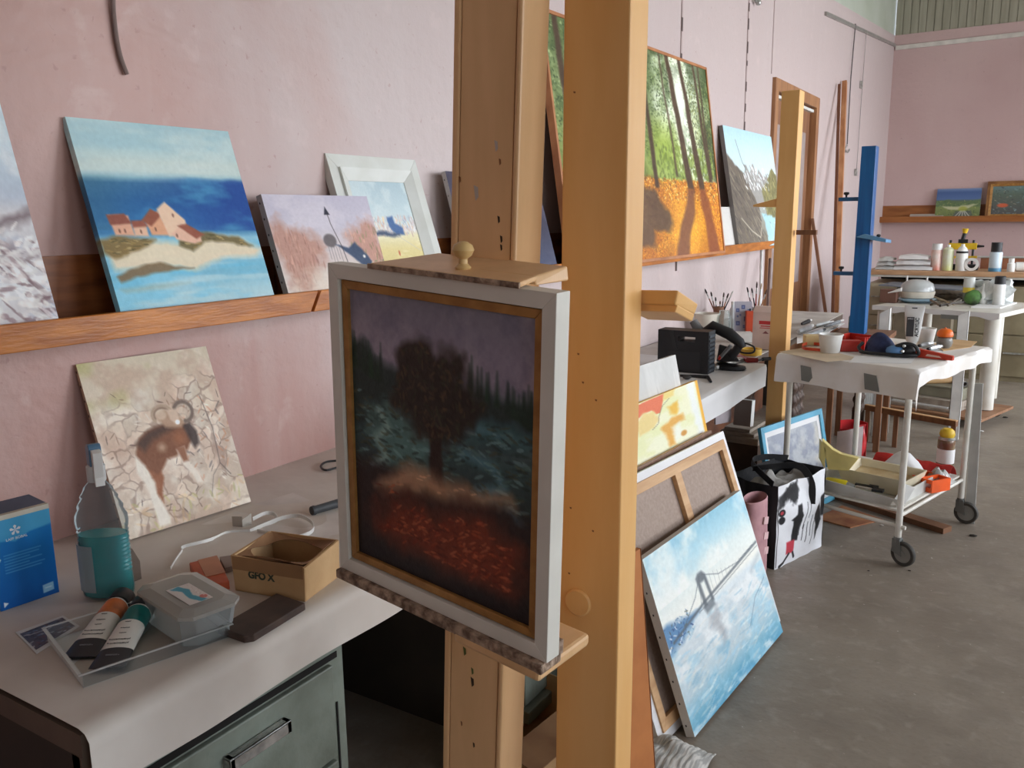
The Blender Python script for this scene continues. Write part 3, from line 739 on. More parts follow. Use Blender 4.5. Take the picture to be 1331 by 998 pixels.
for q, c in (([(.08, .47), (.19, .475), (.2, .575), (.09, .57)], (214, 160, 130)), ([(.07, .47), (.17, .465), (.2, .515), (.08, .52)], (140, 78, 62)),
             ([(.2, .52), (.28, .52), (.28, .58), (.2, .575)], (220, 176, 146)), ([(.2, .5), (.27, .50), (.29, .53), (.2, .535)], (150, 84, 66)),
             ([(.28, .50), (.37, .45), (.42, .58), (.3, .575)], (216, 156, 118)), ([(.26, .50), (.33, .44), (.39, .47), (.31, .53)], (146, 82, 60)),
             ([(.37, .44), (.43, .405), (.53, .50), (.53, .58), (.4, .585)], (226, 190, 160)), ([(.42, .57), (.5, .52), (.6, .58), (.6, .615), (.55, .625), (.44, .60)], (222, 176, 150)), ([(.47, .53), (.53, .52), (.63, .58), (.57, .60)], (150, 82, 62))):
    p.poly(q, c, 1, .006, .006)
for (a, b) in ((.12, .55), (.15, .55), (.24, .555), (.33, .545), (.46, .475), (.45, .58)): p.ell(a, b, .008, .014, (120, 74, 60), .8, .5)
p.poly([(.03, .775), (.1, .745), (.22, .72), (.3, .715), (.38, .74), (.5, .745), (.3, .765), (.15, .775), (.05, .80)], (126, 104, 74), .95, .008, .02)
p.poly([(.03, .83), (.2, .82), (.45, .825), (.3, .845), (.06, .85)], (150, 176, 172), .7, .012, .01)
p.grain(6)
canvas('canvas_painting', 'square seascape canvas with pink-roofed houses on a sandy spit, leaning on the ledge', (.168, 1.207, LZ), R(88), R(18), .463, .51, .02, p, G, staples=0)
# ---- snow and rocks canvas, cut by the left border
p = Pic(150, 190, 2)
p.grad([(0, (170, 190, 204)), (.3, (186, 206, 216)), (.5, (180, 190, 204)), (.56, (206, 204, 206)), (1, (200, 196, 196))])
n = p.fbm(5, 6, 5, 3); p.mix(p.smooth(.45, .7, n) * .7, (218, 222, 224)); p.mix(p.smooth(.5, .7, p.fbm(7, 9, 5, 6)) * p.smooth(.2, .5, p.y) * .6, (164, 172, 190))
p.poly([(-.1, .66), (.5, .64), (.72, .61), (.94, .56), (1.02, .55), (1.02, .57), (.9, .60), (.8, .62), (.7, .66), (.5, .69), (-.1, .72)], (112, 92, 96), .9, .02, .06)
p.poly([(-.1, .69), (.6, .67), (.85, .66), (1, .72), (.85, .70), (.6, .72), (-.1, .76)], (128, 110, 116), .7, .02, .06)
p.dabs(420, (.0, .66, 1, 1), [(120, 94, 98), (158, 140, 142), (228, 226, 222), (236, 232, 226), (132, 104, 108), (206, 200, 200)], (.015, .06), (.004, .014), (-.4, .9), .7)
p.dabs(160, (.0, .58, 1, 1), [(240, 238, 232), (226, 220, 216)], (.02, .05), (.006, .02), (-.6, .6), .5)
p.grain(8)
xw = .42
canvas('canvas_painting', 'pale canvas of snowy grey rocks leaning on the ledge, leftmost of all, beside the seascape', (.175, 1.052 - xw, LZ), R(90), R(15.5), xw, .62, .018, p, G)
# ---- grey street scene with lamp post
p = Pic(190, 140, 3)
p.grad([(0, (186, 180, 196)), (.3, (196, 190, 202)), (.55, (206, 192, 190)), (1, (212, 198, 184))])
p.mix(p.smooth(.45, .7, p.fbm(4, 5, 5, 2)) * (p.y < .5) * .5, (214, 206, 214))
p.poly([(.02, .25), (.08, .22), (.15, .32), (.22, .30), (.3, .38), (.36, .36), (.42, .5), (.38, .62), (.3, .74), (.24, .96), (.12, .98), (.05, .8), (-.02, .5)], (186, 136, 118), .9, .05, .12)
p.poly([(.66, .40), (.74, .30), (.8, .33), (.88, .24), (.95, .22), (1.02, .3), (1.02, .8), (.9, .78), (.8, .62), (.72, .55)], (192, 140, 122), .9, .05, .12)
p.dabs(200, (.0, .2, .4, .95), [(174, 122, 104), (204, 158, 140), (160, 112, 100)], (.02, .07), (.003, .01), (PI / 2 - .2, PI / 2 + .2), .5, mask=(p.a[..., 2] < 150) * 1.)
p.dabs(160, (.66, .2, 1, .85), [(178, 128, 110), (210, 164, 142), (134, 138, 92)], (.02, .06), (.003, .01), (PI / 2 - .2, PI / 2 + .2), .5, mask=(p.a[..., 2] < 160) * 1.)
p.mix(p.smooth(.62, .8, p.y) * p.smooth(.35, .6, p.fbm(5, 5, 4, 9)) * .6, (222, 210, 192))
p.dabs(60, (.84, .66, 1, .86), [(110, 130, 84), (150, 160, 110), (206, 190, 160)], (.01, .03), (.004, .01), (0, PI), .7)
p.ell(.50, .44, .07, .075, (104, 96, 98), .95, .25); p.ell(.47, .52, .05, .03, (196, 188, 190), .6, .6)
p.poly([(.55, .48), (.66, .52), (.74, .46), (.80, .54), (.86, .66), (.84, .72), (.76, .70), (.7, .62), (.62, .55)], (56, 74, 104), .95, .01, .03)
p.ell(.80, .61, .018, .022, (236, 232, 224), 1, .6)
p.line([(.54, .16), (.55, .28), (.6, .5), (.64, .86)], .007, (70, 62, 64), .9); p.poly([(.51, .19), (.535, .11), (.565, .19)], (46, 46, 60), 1, .005)
for k in range(5): p.line([(.47 + k * .025, .5), (.47 + k * .027, .62 + .04 * (k % 3))], .005, (104, 92, 94), .6)
p.grain(6)
canvas('canvas_painting', 'small grey-pink street scene canvas with a thin lamp post, beside the seascape', (.182, 1.725, LZ), R(90), R(17), .45, .327, .022, p, G * .97, side=(200, 196, 192), staples=7)
# ---- white framed beach picture
def framed(name, label, B, yaw, lean, w, h, t, fw, pic, gain, fmat, inner=None, imat=None, cat='painting', fwy=None, mat_w=0, mat_m=None):
    M = lean_frame(B, yaw, lean, t)
    root = thing(name, label, cat, M @ Vector((w / 2, t / 2, 0)), yaw)
    build('frame', frame_ring(M, w, h, fw, t, fwy=fwy), fmat, root, bevel=.0015)
    x = fw
    if inner:
        mb = frame_ring(M @ Matrix.Translation((x, inner[2], x)), w - 2 * x, h - 2 * x, inner[0], inner[1], fwy=inner[3] if len(inner) > 3 else None)
        build('inner_moulding', mb, imat, root, bevel=.001); x += inner[0]
    if mat_w:
        mb = frame_ring(M @ Matrix.Translation((x, t * .45, x)), w - 2 * x, h - 2 * x, mat_w, .003); build('mount', mb, mat_m, root); x += mat_w
    build('picture', face_mb(pic, w - 2 * x, h - 2 * x, M, y=t * .5, gain=gain, x0=x, z0=x), paint_mat(), root)
    mb = MB(M); mb.box((fw * .5, t * .55, fw * .5), (w - fw * .5, t * .9, h - fw * .5)); build('backing', mb, M_card, root)
    return root, M
p = Pic(120, 150, 4)
p.grad([(0, (164, 186, 194)), (.35, (186, 204, 208)), (.5, (202, 208, 206)), (.58, (214, 206, 200)), (.64, (222, 214, 176)), (.8, (216, 200, 138)), (1, (206, 190, 126))])
p.mix(p.smooth(.45, .7, p.fbm(5, 5, 5, 2)) * (p.y < .5) * .5, (206, 216, 216))
p.dabs(240, (.0, .42, 1, .63), [(214, 178, 160), (196, 186, 190), (232, 222, 214), (190, 156, 150), (150, 166, 184), (226, 196, 150)], (.015, .05), (.006, .012), (PI / 2 - .15, PI / 2 + .15), .6)
p.poly([(.1, .60), (.3, .585), (.5, .60), (.7, .61), (.66, .645), (.4, .64), (.1, .635)], (58, 74, 104), .9, .02, .05)
p.poly([(.5, .42), (.6, .4), (.62, .5), (.74, .54), (.74, .63), (.6, .62), (.5, .54)], (60, 96, 150), .9, .015, .04)
p.mix(p.smooth(.6, .8, p.fbm(3, 12, 3, 5)) * (p.y > .65) * .5, (236, 226, 190)); p.ell(.55, .85, .018, .04, (196, 90, 60), .9, .4); p.line([(.6, .64), (.98, .84)], .008, (196, 190, 180), .7)
p.grain(5)
framed('framed_painting', 'white-framed beach picture leaning behind the small grey-pink street scene', (.150, 2.075, LZ), R(89), R(18), .455, .47, .03, .045, p, G, M_whiteframe, (.04, .03, -.006, .018), M_whiteframe, fwy=.004)
# ---- dark violet canvas behind the easel post
p = Pic(60, 40, 5); p.grad([(0, (78, 72, 92)), (.5, (60, 58, 80)), (1, (74, 84, 116))]); p.mix(p.smooth(.5, .7, p.fbm(5, 5, 4, 1)) * .5, (96, 92, 116)); p.grain(6)
canvas('canvas_painting', 'dark violet canvas leaning on the ledge behind the peach easel post', (.168, 2.66, LZ), R(89), R(15.6), .66, .43, .02, p, 1., side=(196, 192, 190), staples=7)
# ---- autumn forest
p = Pic(460, 290, 6)
p.grad([(0, (92, 112, 66)), (.3, (120, 136, 84)), (.6, (120, 134, 58)), (.62, (190, 110, 20)), (1, (200, 120, 24))])
fol = (p.y < .62)
p.mix(p.smooth(.3, .75, 1 - abs(p.x - .76) * 2.6 + (p.fbm(8, 8, 4, 3) - .5) * .8) * fol * .9, (226, 234, 210))
p.mix(p.smooth(.4, .8, 1 - abs(p.x - .60) * 4 + (p.fbm(8, 6, 4, 8) - .5) * .8) * fol * p.smooth(.3, .5, p.y) * .8, (182, 196, 104))
p.mix(p.smooth(.45, .7, p.fbm(30, 22, 4, 40)) * fol * .7, (70, 90, 46)); p.mix(p.smooth(.5, .7, p.fbm(26, 20, 4, 44)) * fol * .5, (150, 166, 108))
p.dabs(4200, (.0, .0, 1, .5), [(54, 74, 34), (96, 116, 60), (140, 160, 100), (40, 56, 28), (170, 184, 130), (78, 92, 44)], (.003, .009), (.002, .005), (0, PI), .6, mask=np.clip(1.1 - p.smooth(.6, 1.1, 1 - abs(p.x - .76) * 3.4 + (p.y < .28) * -.5), .15, 1))
p.mix(p.smooth(.42, .62, p.fbm(9, 7, 4, 60)) * fol * p.smooth(.84, .97, p.x) * .75, (52, 62, 34)); p.mix(p.smooth(.4, .6, p.fbm(10, 8, 4, 61)) * fol * (1 - p.smooth(.0, .25, p.y)) * .6, (54, 68, 36))
p.mix(np.clip(1 - np.hypot((p.x - .60) / .16, (p.y - .48) / .2), 0, 1) * 1.1, (150, 172, 62)); p.mix(np.clip(1 - np.hypot((p.x - .755) / .07, (p.y - .22) / .26), 0, 1) * 1.3, (236, 240, 220)); p.mix(np.clip(1 - np.hypot((p.x - .86) / .05, (p.y - .36) / .22), 0, 1) * 1., (214, 222, 180))
p.dabs(900, (.82, .1, 1, .6), [(60, 74, 32), (110, 122, 56), (52, 62, 30), (134, 140, 70)], (.004, .010), (.002, .004), (PI / 2 - .5, PI / 2 + .5), .7)
p.dabs(500, (.55, .45, .98, .62), [(122, 142, 50), (96, 112, 44), (150, 170, 80)], (.008, .02), (.004, .01), (PI / 2 - .4, PI / 2 + .4), .6)
g = p.y > .60
p.dabs(7000, (.0, .615, 1, 1), [(234, 150, 20), (206, 110, 18), (246, 184, 40), (176, 80, 18), (222, 132, 24), (240, 170, 60), (150, 66, 20)], (.002, .008), (.0015, .004), (0, PI), .75)
p.mix(p.smooth(.45, .75, p.fbm(7, 5, 4, 70)) * (p.y > .62) * .5, (150, 78, 20)); p.mix(np.clip(1.2 - np.hypot((p.x - .72) / .2, (p.y - .86) / .2), 0, 1) * .55, (248, 184, 40))
p.dabs(500, (.0, .62, 1, .72), [(232, 200, 110), (196, 120, 40), (120, 70, 30)], (.004, .012), (.003, .006), (0, PI), .7)
tr = (74, 52, 36)
def trunk(x0, x1, w0, w1, yb=.66, c=tr): p.poly([(x0 - w0, -.02), (x0 + w0, -.02), (x1 + w1, yb), (x1 - w1, yb)], c, .95, .006, .02, 5)
trunk(.05, .09, .012, .02); trunk(.2, .24, .01, .014); trunk(.36, .38, .014, .02); trunk(.5, .53, .01, .014)
trunk(.685, .775, .014, .024); trunk(.78, .865, .011, .022); trunk(.89, .945, .007, .013, .62); trunk(.93, .955, .005, .008, .6); trunk(.63, .68, .004, .006, .6)
p.dabs(150, (.6, .0, 1, .66), [(56, 40, 30), (100, 76, 54)], (.01, .03), (.002, .004), (PI / 2 - .2, PI / 2 + .2), .6, mask=(p.a.sum(-1) < 190) * 1.)
sh = (110, 62, 40)
p.poly([(.75, .66), (.80, .66), (.79, .78), (.73, .9), (.70, 1.02), (.60, 1.02), (.66, .85), (.73, .74)], sh, .85, .01, .02)
p.poly([(.84, .66), (.89, .66), (.93, .8), (.97, 1.02), (.87, 1.02), (.86, .82)], (128, 64, 34), .85, .01, .02)
p.poly([(-.02, .7), (.3, .66), (.50, .66), (.55, .74), (.60, .83), (.58, .88), (.48, .86), (.46, .96), (-.02, .95)], (84, 62, 46), .85, .015, .06)
p.grain(8)
p_forest = p
M = lean_frame((.192, 3.43, LZ), R(88), R(8.2), .025); root = thing('framed_painting', 'huge autumn forest picture with long tree shadows in a thin wooden strip frame', 'painting', M @ Vector((.8, .015, 0)), R(88))
FW, FH = 1.97, 1.16
build('frame', frame_ring(M, FW, FH, .016, .034), mat('thin_frame_wood', (196, 134, 88), .5, col2=(170, 108, 66)), root)
build('picture', face_mb(p, FW - .03, FH - .03, M, y=.006, gain=G, x0=.015, z0=.015), paint_mat(), root)
mb = MB(M); mb.box((.01, .02, .01), (FW - .01, .03, FH - .01)); build('backing', mb, M_brownwood, root)
# ---- blank canvas and mountain lake
p = Pic(20, 30, 7); p.grad([(0, (216, 212, 206)), (1, (222, 218, 210))]); p.grain(5)
canvas('blank_canvas', 'white canvas edge showing between the autumn forest and the mountain valley pictures', (.150, 5.46, LZ), R(88.5), R(11), .62, .30, .012, p, 1., cat='canvas')
p = Pic(170, 150, 8)
p.grad([(0, (164, 200, 214)), (.2, (186, 212, 220)), (.35, (196, 214, 216)), (1, (120, 110, 90))])
p.poly([(-.02, .2), (.12, .3), (.25, .36), (.4, .45), (.5, .6), (.52, 1.02), (-.02, 1.02)], (108, 98, 86), 1, .01, .05)
p.poly([(.28, .40), (.34, .30), (.4, .36), (.48, .28), (.55, .38), (.62, .32), (.7, .4), (.76, .36), (.82, .46), (.7, .66), (.5, .64)], (150, 146, 140), 1, .008, .05)
p.poly([(.62, .5), (.72, .44), (.84, .34), (.92, .3), (1.02, .38), (1.02, .85), (.7, .8)], (124, 118, 74), 1, .01, .06)
p.poly([(.55, .7), (.75, .74), (1.02, .76), (1.02, 1.02), (.62, 1.02), (.6, .88)], (158, 196, 204), 1, .01, .06)
p.dabs(90, (.28, .3, .8, .5), [(234, 236, 232), (206, 214, 216), (130, 128, 124)], (.015, .04), (.004, .009), (.5, 1.4), .9)
p.dabs(300, (.0, .35, .6, 1), [(92, 84, 74), (140, 130, 112), (78, 72, 66), (120, 108, 88)], (.02, .07), (.003, .01), (.6, 1.1), .7, mask=(p.a[..., 2] < 120) * 1.)
p.dabs(220, (.65, .35, 1, .9), [(150, 142, 84), (100, 92, 60), (176, 168, 116), (80, 76, 56)], (.02, .05), (.004, .009), (1, 2), .7, mask=(p.a[..., 2] < 120) * 1.)
p.dabs(60, (.2, .6, 1, 1), [(214, 226, 226), (226, 226, 216), (110, 150, 160)], (.01, .04), (.003, .007), (0, PI), .8, mask=(p.a[..., 2] > 150) * 1.)
p.line([(.12, .75), (.3, .86), (.46, .92), (.5, .84)], .012, (196, 188, 166), .8); p.line([(.2, .1), (.28, .28), (.34, .34)], .012, (110, 124, 120), .7)
p.grain(6)
canvas('canvas_painting', 'mountain valley canvas with snowy peaks, right of the autumn forest on the ledge', (.188, 5.93, LZ), R(89), R(10.2), 1.15, .86, .03, p, G, side=(120, 116, 112))
# ================================================================== goat canvas on the bench
p = Pic(250, 330, 9)
p.grad([(0, (206, 192, 166)), (.3, (214, 198, 176)), (.6, (204, 180, 160)), (1, (206, 190, 168))])
n1 = p.fbm(7, 9, 5, 1)
p.mix(p.smooth(.5, .7, n1) * .6, (228, 218, 202)); p.mix(p.smooth(.5, .7, p.fbm(5, 6, 4, 4)) * .5, (186, 150, 126)); p.mix(p.smooth(.5, .75, p.fbm(4, 4, 3, 6)) * (1 - p.smooth(.18, .34, p.y)) * .7, (176, 172, 104))
rr = np.random.default_rng(3)
# cracked stones: voronoi edges
cx, cy = rr.random(110), rr.random(110)
d = np.sqrt((p.x[..., None] - cx + (p.fbm(12, 12, 3, 8)[..., None] - .5) * .07) ** 2 + ((p.y[..., None] - cy) * 1.3 + (p.fbm(12, 12, 3, 9)[..., None] - .5) * .07) ** 2); idx = d.argmin(-1); ds = np.sort(d, -1)
tone = rr.uniform(-16, 18, 110)[idx]; stone = p.smooth(.2, .42, p.y + .25 * (p.x - .3) + (n1 - .5) * .3)
p.a += (tone * stone * .8)[..., None] * np.array([1, .95, .9])
p.mix((1 - p.smooth(.003, .016, ds[..., 1] - ds[..., 0])) * stone * p.smooth(.3, .6, p.fbm(9, 9, 3, 12)) * .5, (130, 98, 82))
p.dabs(70, (0, .2, 1, 1), [(90, 70, 62), (140, 104, 84), (236, 228, 216)], (.012, .035), (.003, .007), (0, PI), .55)
p.dabs(40, (.6, .3, 1, .8), [(188, 128, 92), (200, 140, 104), (90, 80, 80)], (.015, .04), (.004, .01), (0, PI), .5)
p.dabs(50, (.0, .82, 1, 1), [(180, 174, 110), (214, 190, 150), (196, 160, 120)], (.02, .05), (.006, .014), (0, PI), .5)
p.line([(.83, .3), (.86, .5), (.84, .72), (.90, .8)], .008, (90, 76, 72), .6); p.line([(.84, .72), (.76, .78), (.7, .9)], .006, (100, 80, 74), .5)
# mouflon: hind legs, body, chest, front legs, neck, head, horns
p.poly([(.22, .56), (.28, .56), (.29, .68), (.30, .80), (.35, .95), (.34, .985), (.25, .985), (.25, .88), (.25, .76), (.20, .66)], (230, 220, 204), .95, .01, .01)
p.poly([(.28, .64), (.36, .62), (.38, .72), (.34, .80), (.33, .86), (.30, .80), (.31, .74)], (150, 88, 54), .95, .01, .01)
p.poly([(.23, .56), (.28, .47), (.36, .43), (.5, .42), (.60, .42), (.68, .46), (.68, .54), (.62, .60), (.5, .615), (.44, .62), (.40, .66), (.34, .70), (.28, .65)], (128, 78, 50), 1, .012, .02)
p.poly([(.25, .50), (.35, .44), (.52, .42), (.6, .44), (.5, .47), (.38, .49), (.3, .55)], (72, 50, 40), .85, .02, .02)
p.ell(.43, .55, .05, .04, (198, 166, 138), .7, .9); p.ell(.58, .52, .07, .055, (166, 100, 62), .7, .8)
p.poly([(.63, .45), (.69, .44), (.73, .50), (.72, .57), (.68, .60), (.66, .56)], (64, 50, 46), .9, .012, .02)
p.poly([(.53, .58), (.60, .57), (.60, .66), (.66, .76), (.66, .80), (.62, .80), (.60, .74), (.55, .68)], (226, 214, 198), .95, .008); p.poly([(.53, .57), (.60, .57), (.60, .66), (.56, .66)], (140, 84, 54), .9, .01)
p.poly([(.44, .36), (.52, .34), (.62, .38), (.66, .43), (.62, .46), (.5, .44)], (176, 140, 112), .95, .012, .02)

def arc(cx, cy, rx, ry, a0, a1, w, c, al=1.):
    p.line([(cx + rx * math.cos(a0 + (a1 - a0) * k / 14), cy + ry * math.sin(a0 + (a1 - a0) * k / 14)) for k in range(15)], w, c, al, .006)
p.ell(.49, .365, .05, .035, (206, 184, 160), .7, .4); arc(.50, .365, .075, .05, 2.6, 6.6, .026, (176, 150, 126)); arc(.50, .365, .06, .04, 2.8, 6.2, .008, (120, 92, 74), .8)
p.ell(.665, .375, .045, .04, (206, 190, 170), .7, .4); arc(.665, .37, .07, .058, -2.6, 1.6, .028, (120, 102, 90)); arc(.665, .37, .055, .044, -2.4, 1.4, .008, (200, 182, 160), .8)
p.poly([(.54, .34), (.62, .345), (.62, .42), (.585, .44), (.55, .40)], (206, 180, 156), .95, .008); p.ell(.60, .425, .022, .018, (244, 240, 232), 1, .4)
p.grain(7)
canvas('canvas_painting', 'unframed canvas of a horned brown wild sheep against pale stones, leaning on the bench', (.165, 1.155, BZ + .004), R(84), R(20.5), .357, .449, .012, p, G * .97, side=(186, 156, 132), staples=12)

# ================================================================== picture on easel A : generic dusky landscape in its place
PWd, PHt = .471, .553
p = Pic(230, 270, 10)
p.grad([(0, (92, 90, 100)), (.14, (104, 98, 112)), (.22, (110, 102, 116)), (.3, (70, 78, 84)), (.5, (46, 66, 66)), (.7, (34, 34, 34)), (1, (22, 18, 20))])
p.mix(p.smooth(.45, .7, p.fbm(9, 9, 5, 2)) * (p.y < .25) * .5, (82, 80, 96)); p.mix(p.smooth(.5, .75, p.fbm(6, 6, 5, 4)) * (p.y < .22) * .4, (126, 118, 126))
r = random.Random(5)
p.poly([(-.02, .2), (.06, .17), (.14, .22), (.24, .25), (.38, .29), (.6, .30), (.8, .27), (1.02, .27), (1.02, .42), (-.02, .5)], (32, 44, 42), .95, .02, .05)
for k in range(46):
    x = r.uniform(0, 1) ; y = .27 + .04 * math.sin(x * 7) - .05 * (x < .2); h = r.uniform(.03, .085)
    p.poly([(x - .013, y + .05), (x, y - h), (x + .013, y + .05)], (26, 38 + r.randint(0, 14), 36), .9, .01)
p.poly([(.1, .40), (.25, .37), (.4, .40), (.5, .47), (.4, .58), (.2, .62), (.12, .52)], (72, 104, 100), .8, .04, .1); p.poly([(.62, .36), (.8, .35), (1.02, .38), (1.02, .42), (.8, .41), (.66, .44)], (62, 100, 108), .85, .03, .06)
p.line([(.16, .42), (.22, .47), (.14, .52), (.2, .58), (.12, .62)], .022, (132, 158, 150), .75, .02); p.line([(.64, .48), (.8, .5), (.86, .56), (.72, .60), (.9, .64), (1., .72)], .03, (70, 112, 126), .75, .02)
p.dabs(500, (.0, .36, 1, .72), [(40, 58, 54), (66, 92, 88), (30, 40, 38), (58, 60, 44), (90, 120, 122)], (.012, .04), (.004, .008), (-.4, .4), .55)
# a spreading dark tree left of centre, an ochre track and rust-coloured heath in front
p.poly([(-.02, .64), (.2, .61), (.45, .65), (.7, .60), (1.02, .63), (1.02, 1.02), (-.02, 1.02)], (40, 30, 28), .96, .03, .08)
p.poly([(.26, .36), (.24, .24), (.36, .15), (.52, .12), (.66, .18), (.74, .30), (.70, .42), (.56, .47), (.38, .46)], (38, 32, 28), .95, .03, .16, 8)
p.poly([(.46, .42), (.53, .42), (.54, .6), (.58, .68), (.42, .68), (.46, .6)], (40, 28, 24), .95, .01, .03)
p.dabs(420, (.24, .12, .76, .48), [(56, 44, 34), (34, 30, 26), (66, 54, 38), (44, 46, 34)], (.01, .025), (.004, .009), (0, PI), .6, mask=(p.a.sum(-1) < 120) * 1.)
p.poly([(.3, .60), (.42, .58), (.62, .60), (.9, .58), (.92, .60), (.66, .64), (.44, .66), (.2, .72), (.12, .71)], (164, 124, 92), .75, .03, .06)
p.dabs(60, (.14, .57, .9, .7), [(150, 108, 80), (186, 144, 108), (120, 86, 66)], (.01, .03), (.003, .006), (-.3, .1), .5, mask=(p.a[..., 0] > 110) * 1.)
p.poly([(.1, .80), (.3, .74), (.52, .70), (.74, .68), (.92, .74), (.96, .84), (.86, .92), (.55, .95), (.3, .93), (.12, .88)], (104, 42, 24), .85, .06, .12)
p.dabs(700, (.06, .68, .96, .95), [(140, 62, 34), (96, 34, 20), (70, 26, 18), (160, 84, 50), (84, 32, 22)], (.008, .03), (.003, .007), (-.7, .2), .5, mask=(p.a[..., 0] > 80) * 1.)
p.mix(p.smooth(.88, 1., p.y) * .8, (24, 20, 22)); p.grain(6)
M = MA.copy()
root = thing('framed_painting', 'large dark landscape picture in a deep white frame on the peach easel', 'painting', M @ Vector((PWd / 2, .02, 0)), 0)
build('frame', frame_ring(M, PWd, PHt, .024, .031), mat('white_float_frame', (226, 222, 210), .45, col2=(216, 212, 200), scale=9), root, bevel=.001)
build('inner_moulding', frame_ring(M @ Matrix.Translation((.026, .006, .026)), PWd - .052, PHt - .052, .014, .02), M_gold, root, bevel=.001)
x = .040
build('picture', face_mb(p, PWd - 2 * x, PHt - 2 * x, M, y=.012, gain=1.45, x0=x, z0=x), paint_mat('varnished_oil_paint', .42, .3), root)
mb = MB(M); mb.box((.012, .022, .012), (PWd - .012, .030, PHt - .012)); build('backing', mb, M_card, root)

# ================================================================== canvases leaning against the bench, standing on the floor
# white-edged canvas seen from behind
Bx = Vector((1.171, 2.135, 0)); yaw = R(84.5); Wc, Hc = .985, .765
# fit lean/height so that the top right corner falls where it is in the photo
M = lean_frame(Bx, yaw, R(20), .022)
root = thing('blank_canvas', 'white-edged stretched canvas turned to show its wooden stretcher bars, behind the bridge picture', 'canvas', M @ Vector((Wc / 2, .01, 0)), yaw)
mb = MB(M); mb.box((0, .016, 0), (Wc, .0205, Hc)); build('canvas_back', mb, M_linen, root)
mb = frame_ring(M, Wc, Hc, .03, .016, y0=.002); build('folded_canvas_edge', mb, M_paperb, root)
mb = frame_ring(M @ Matrix.Translation((.028, 0, .028)), Wc - .056, Hc - .056, .034, .016, y0=-.004); s_ = build('stretcher_frame', mb, M_rawwood, root, bevel=.001)
mb = MB(M); mb.box((Wc * .56 - .022, -.002, .06), (Wc * .56 + .022, .015, Hc - .06)); build('cross_bar', mb, M_rawwood, root, bevel=.001)
# bridge picture
p = Pic(230, 170, 11)
p.grad([(0, (126, 180, 198)), (.12, (160, 200, 210)), (.25, (210, 220, 214)), (.42, (228, 226, 214)), (.47, (206, 214, 214)), (.6, (190, 200, 202)), (.8, (172, 192, 198)), (.92, (104, 164, 186)), (1, (78, 148, 178))])
p.mix(p.smooth(.45, .7, p.fbm(5, 4, 5, 2)) * (p.y < .3) * .7, (230, 230, 220)); p.mix(p.smooth(.5, .8, p.fbm(4, 3, 3, 21)) * (1 - p.smooth(.15, .3, p.y)) * .6, (96, 172, 204))
w_ = p.smooth(.46, .5, p.y)
p.mix(w_ * p.smooth(.45, .7, p.fbm(6, 9, 5, 4)) * .7, (224, 226, 222)); p.mix(w_ * p.smooth(.52, .7, p.fbm(6, 9, 5, 14)) * .5, (140, 190, 208)); p.mix(w_ * p.smooth(.55, .7, p.fbm(7, 8, 5, 24)) * p.smooth(.6, 1., p.y + p.x * .2) * .6, (78, 150, 184))
p.dabs(260, (0, .5, 1, 1), [(210, 216, 214), (150, 190, 204), (126, 176, 198), (222, 222, 212), (190, 200, 200)], (.02, .07), (.004, .012), (-.5, .2), .35)
p.poly([(-.02, .40), (.05, .38), (.12, .41), (.22, .44), (.3, .45), (.2, .50), (.1, .53), (-.02, .56)], (60, 112, 160), .85, .02, .06)
p.dabs(60, (0, .4, .22, .55), [(220, 224, 222), (50, 80, 130), (96, 140, 172), (90, 96, 84)], (.006, .02), (.003, .006), (0, PI), .8)
gr = (84, 92, 98)
p.line([(.05, .50), (.36, .44), (.7, .40), (1.02, .36)], .016, gr, .85, .006); p.line([(.3, .47), (1.02, .385)], .005, (84, 90, 94), .7)
p.poly([(.345, .29), (.37, .27), (.41, .27), (.435, .30), (.452, .47), (.43, .47), (.412, .33), (.375, .33), (.385, .47), (.355, .47)], gr, .85, .008)
p.poly([(.34, .46), (.44, .45), (.45, .50), (.36, .51)], gr, .7, .01)
p.line([(.38, .29), (.30, .38), (.16, .47)], .005, gr, .8); p.line([(.40, .29), (.55, .36), (.75, .385), (.95, .36)], .004, gr, .8); p.line([(.38, .29), (.33, .45)], .004, gr, .6)
for k in range(14): t = k / 13; p.line([(.43 + .5 * t, .30 + .07 * min(1, t * 2)), (.43 + .5 * t, .43 - .06 * t)], .0025, gr, .4)
p.poly([(.36, .52), (.45, .51), (.47, .58), (.44, .60), (.47, .68), (.42, .74), (.40, .64), (.36, .60)], (150, 150, 152), .6, .02, .05)
p.line([(.7, .78), (.82, .66), (.97, .60)], .006, (80, 110, 130), .6); p.line([(.86, .5), (.98, .44)], .02, (150, 160, 162), .5, .02)
p.grain(7)
canvas('canvas_painting', 'blue and white canvas of a suspension bridge, front of the floor stack', (1.240, 2.228, 0), R(86), R(19.5), .80, .555, .03, p, 1.1, side=(206, 202, 194), staples=8)
# yellow abstract and the grey canvas behind it
def along(px, py, x): return AX(px, py, x)
p = Pic(170, 300, 12); p.x = (p.x - .40) / .60; p.y = p.y / .22
p.grad([(0, (238, 234, 190)), (1, (240, 240, 204))])
p.mix(p.smooth(.45, .7, p.fbm(4, 5, 4, 2)) * .5, (226, 228, 150)); p.poly([(.8, -.02), (.93, -.02), (.96, 1.02), (.84, 1.02)], (236, 238, 232), .9, .03, .04)
p.poly([(-.02, .02), (.44, .0), (.40, .14), (.33, .30), (.28, .30), (.22, .20), (.1, .2), (-.02, .26)], (236, 104, 58), .95, .008, .02)
p.poly([(.43, -.02), (.62, -.02), (.58, .1), (.42, .12)], (240, 206, 100), .8, .02, .04); p.poly([(-.02, .3), (.1, .2), (.24, .22), (.3, .38), (.2, .5), (-.02, .54)], (238, 204, 120), .85, .02, .05)
p.line([(.18, .52), (.28, .46), (.30, .36), (.38, .2), (.5, .12)], .008, (110, 86, 60), .8, .006)
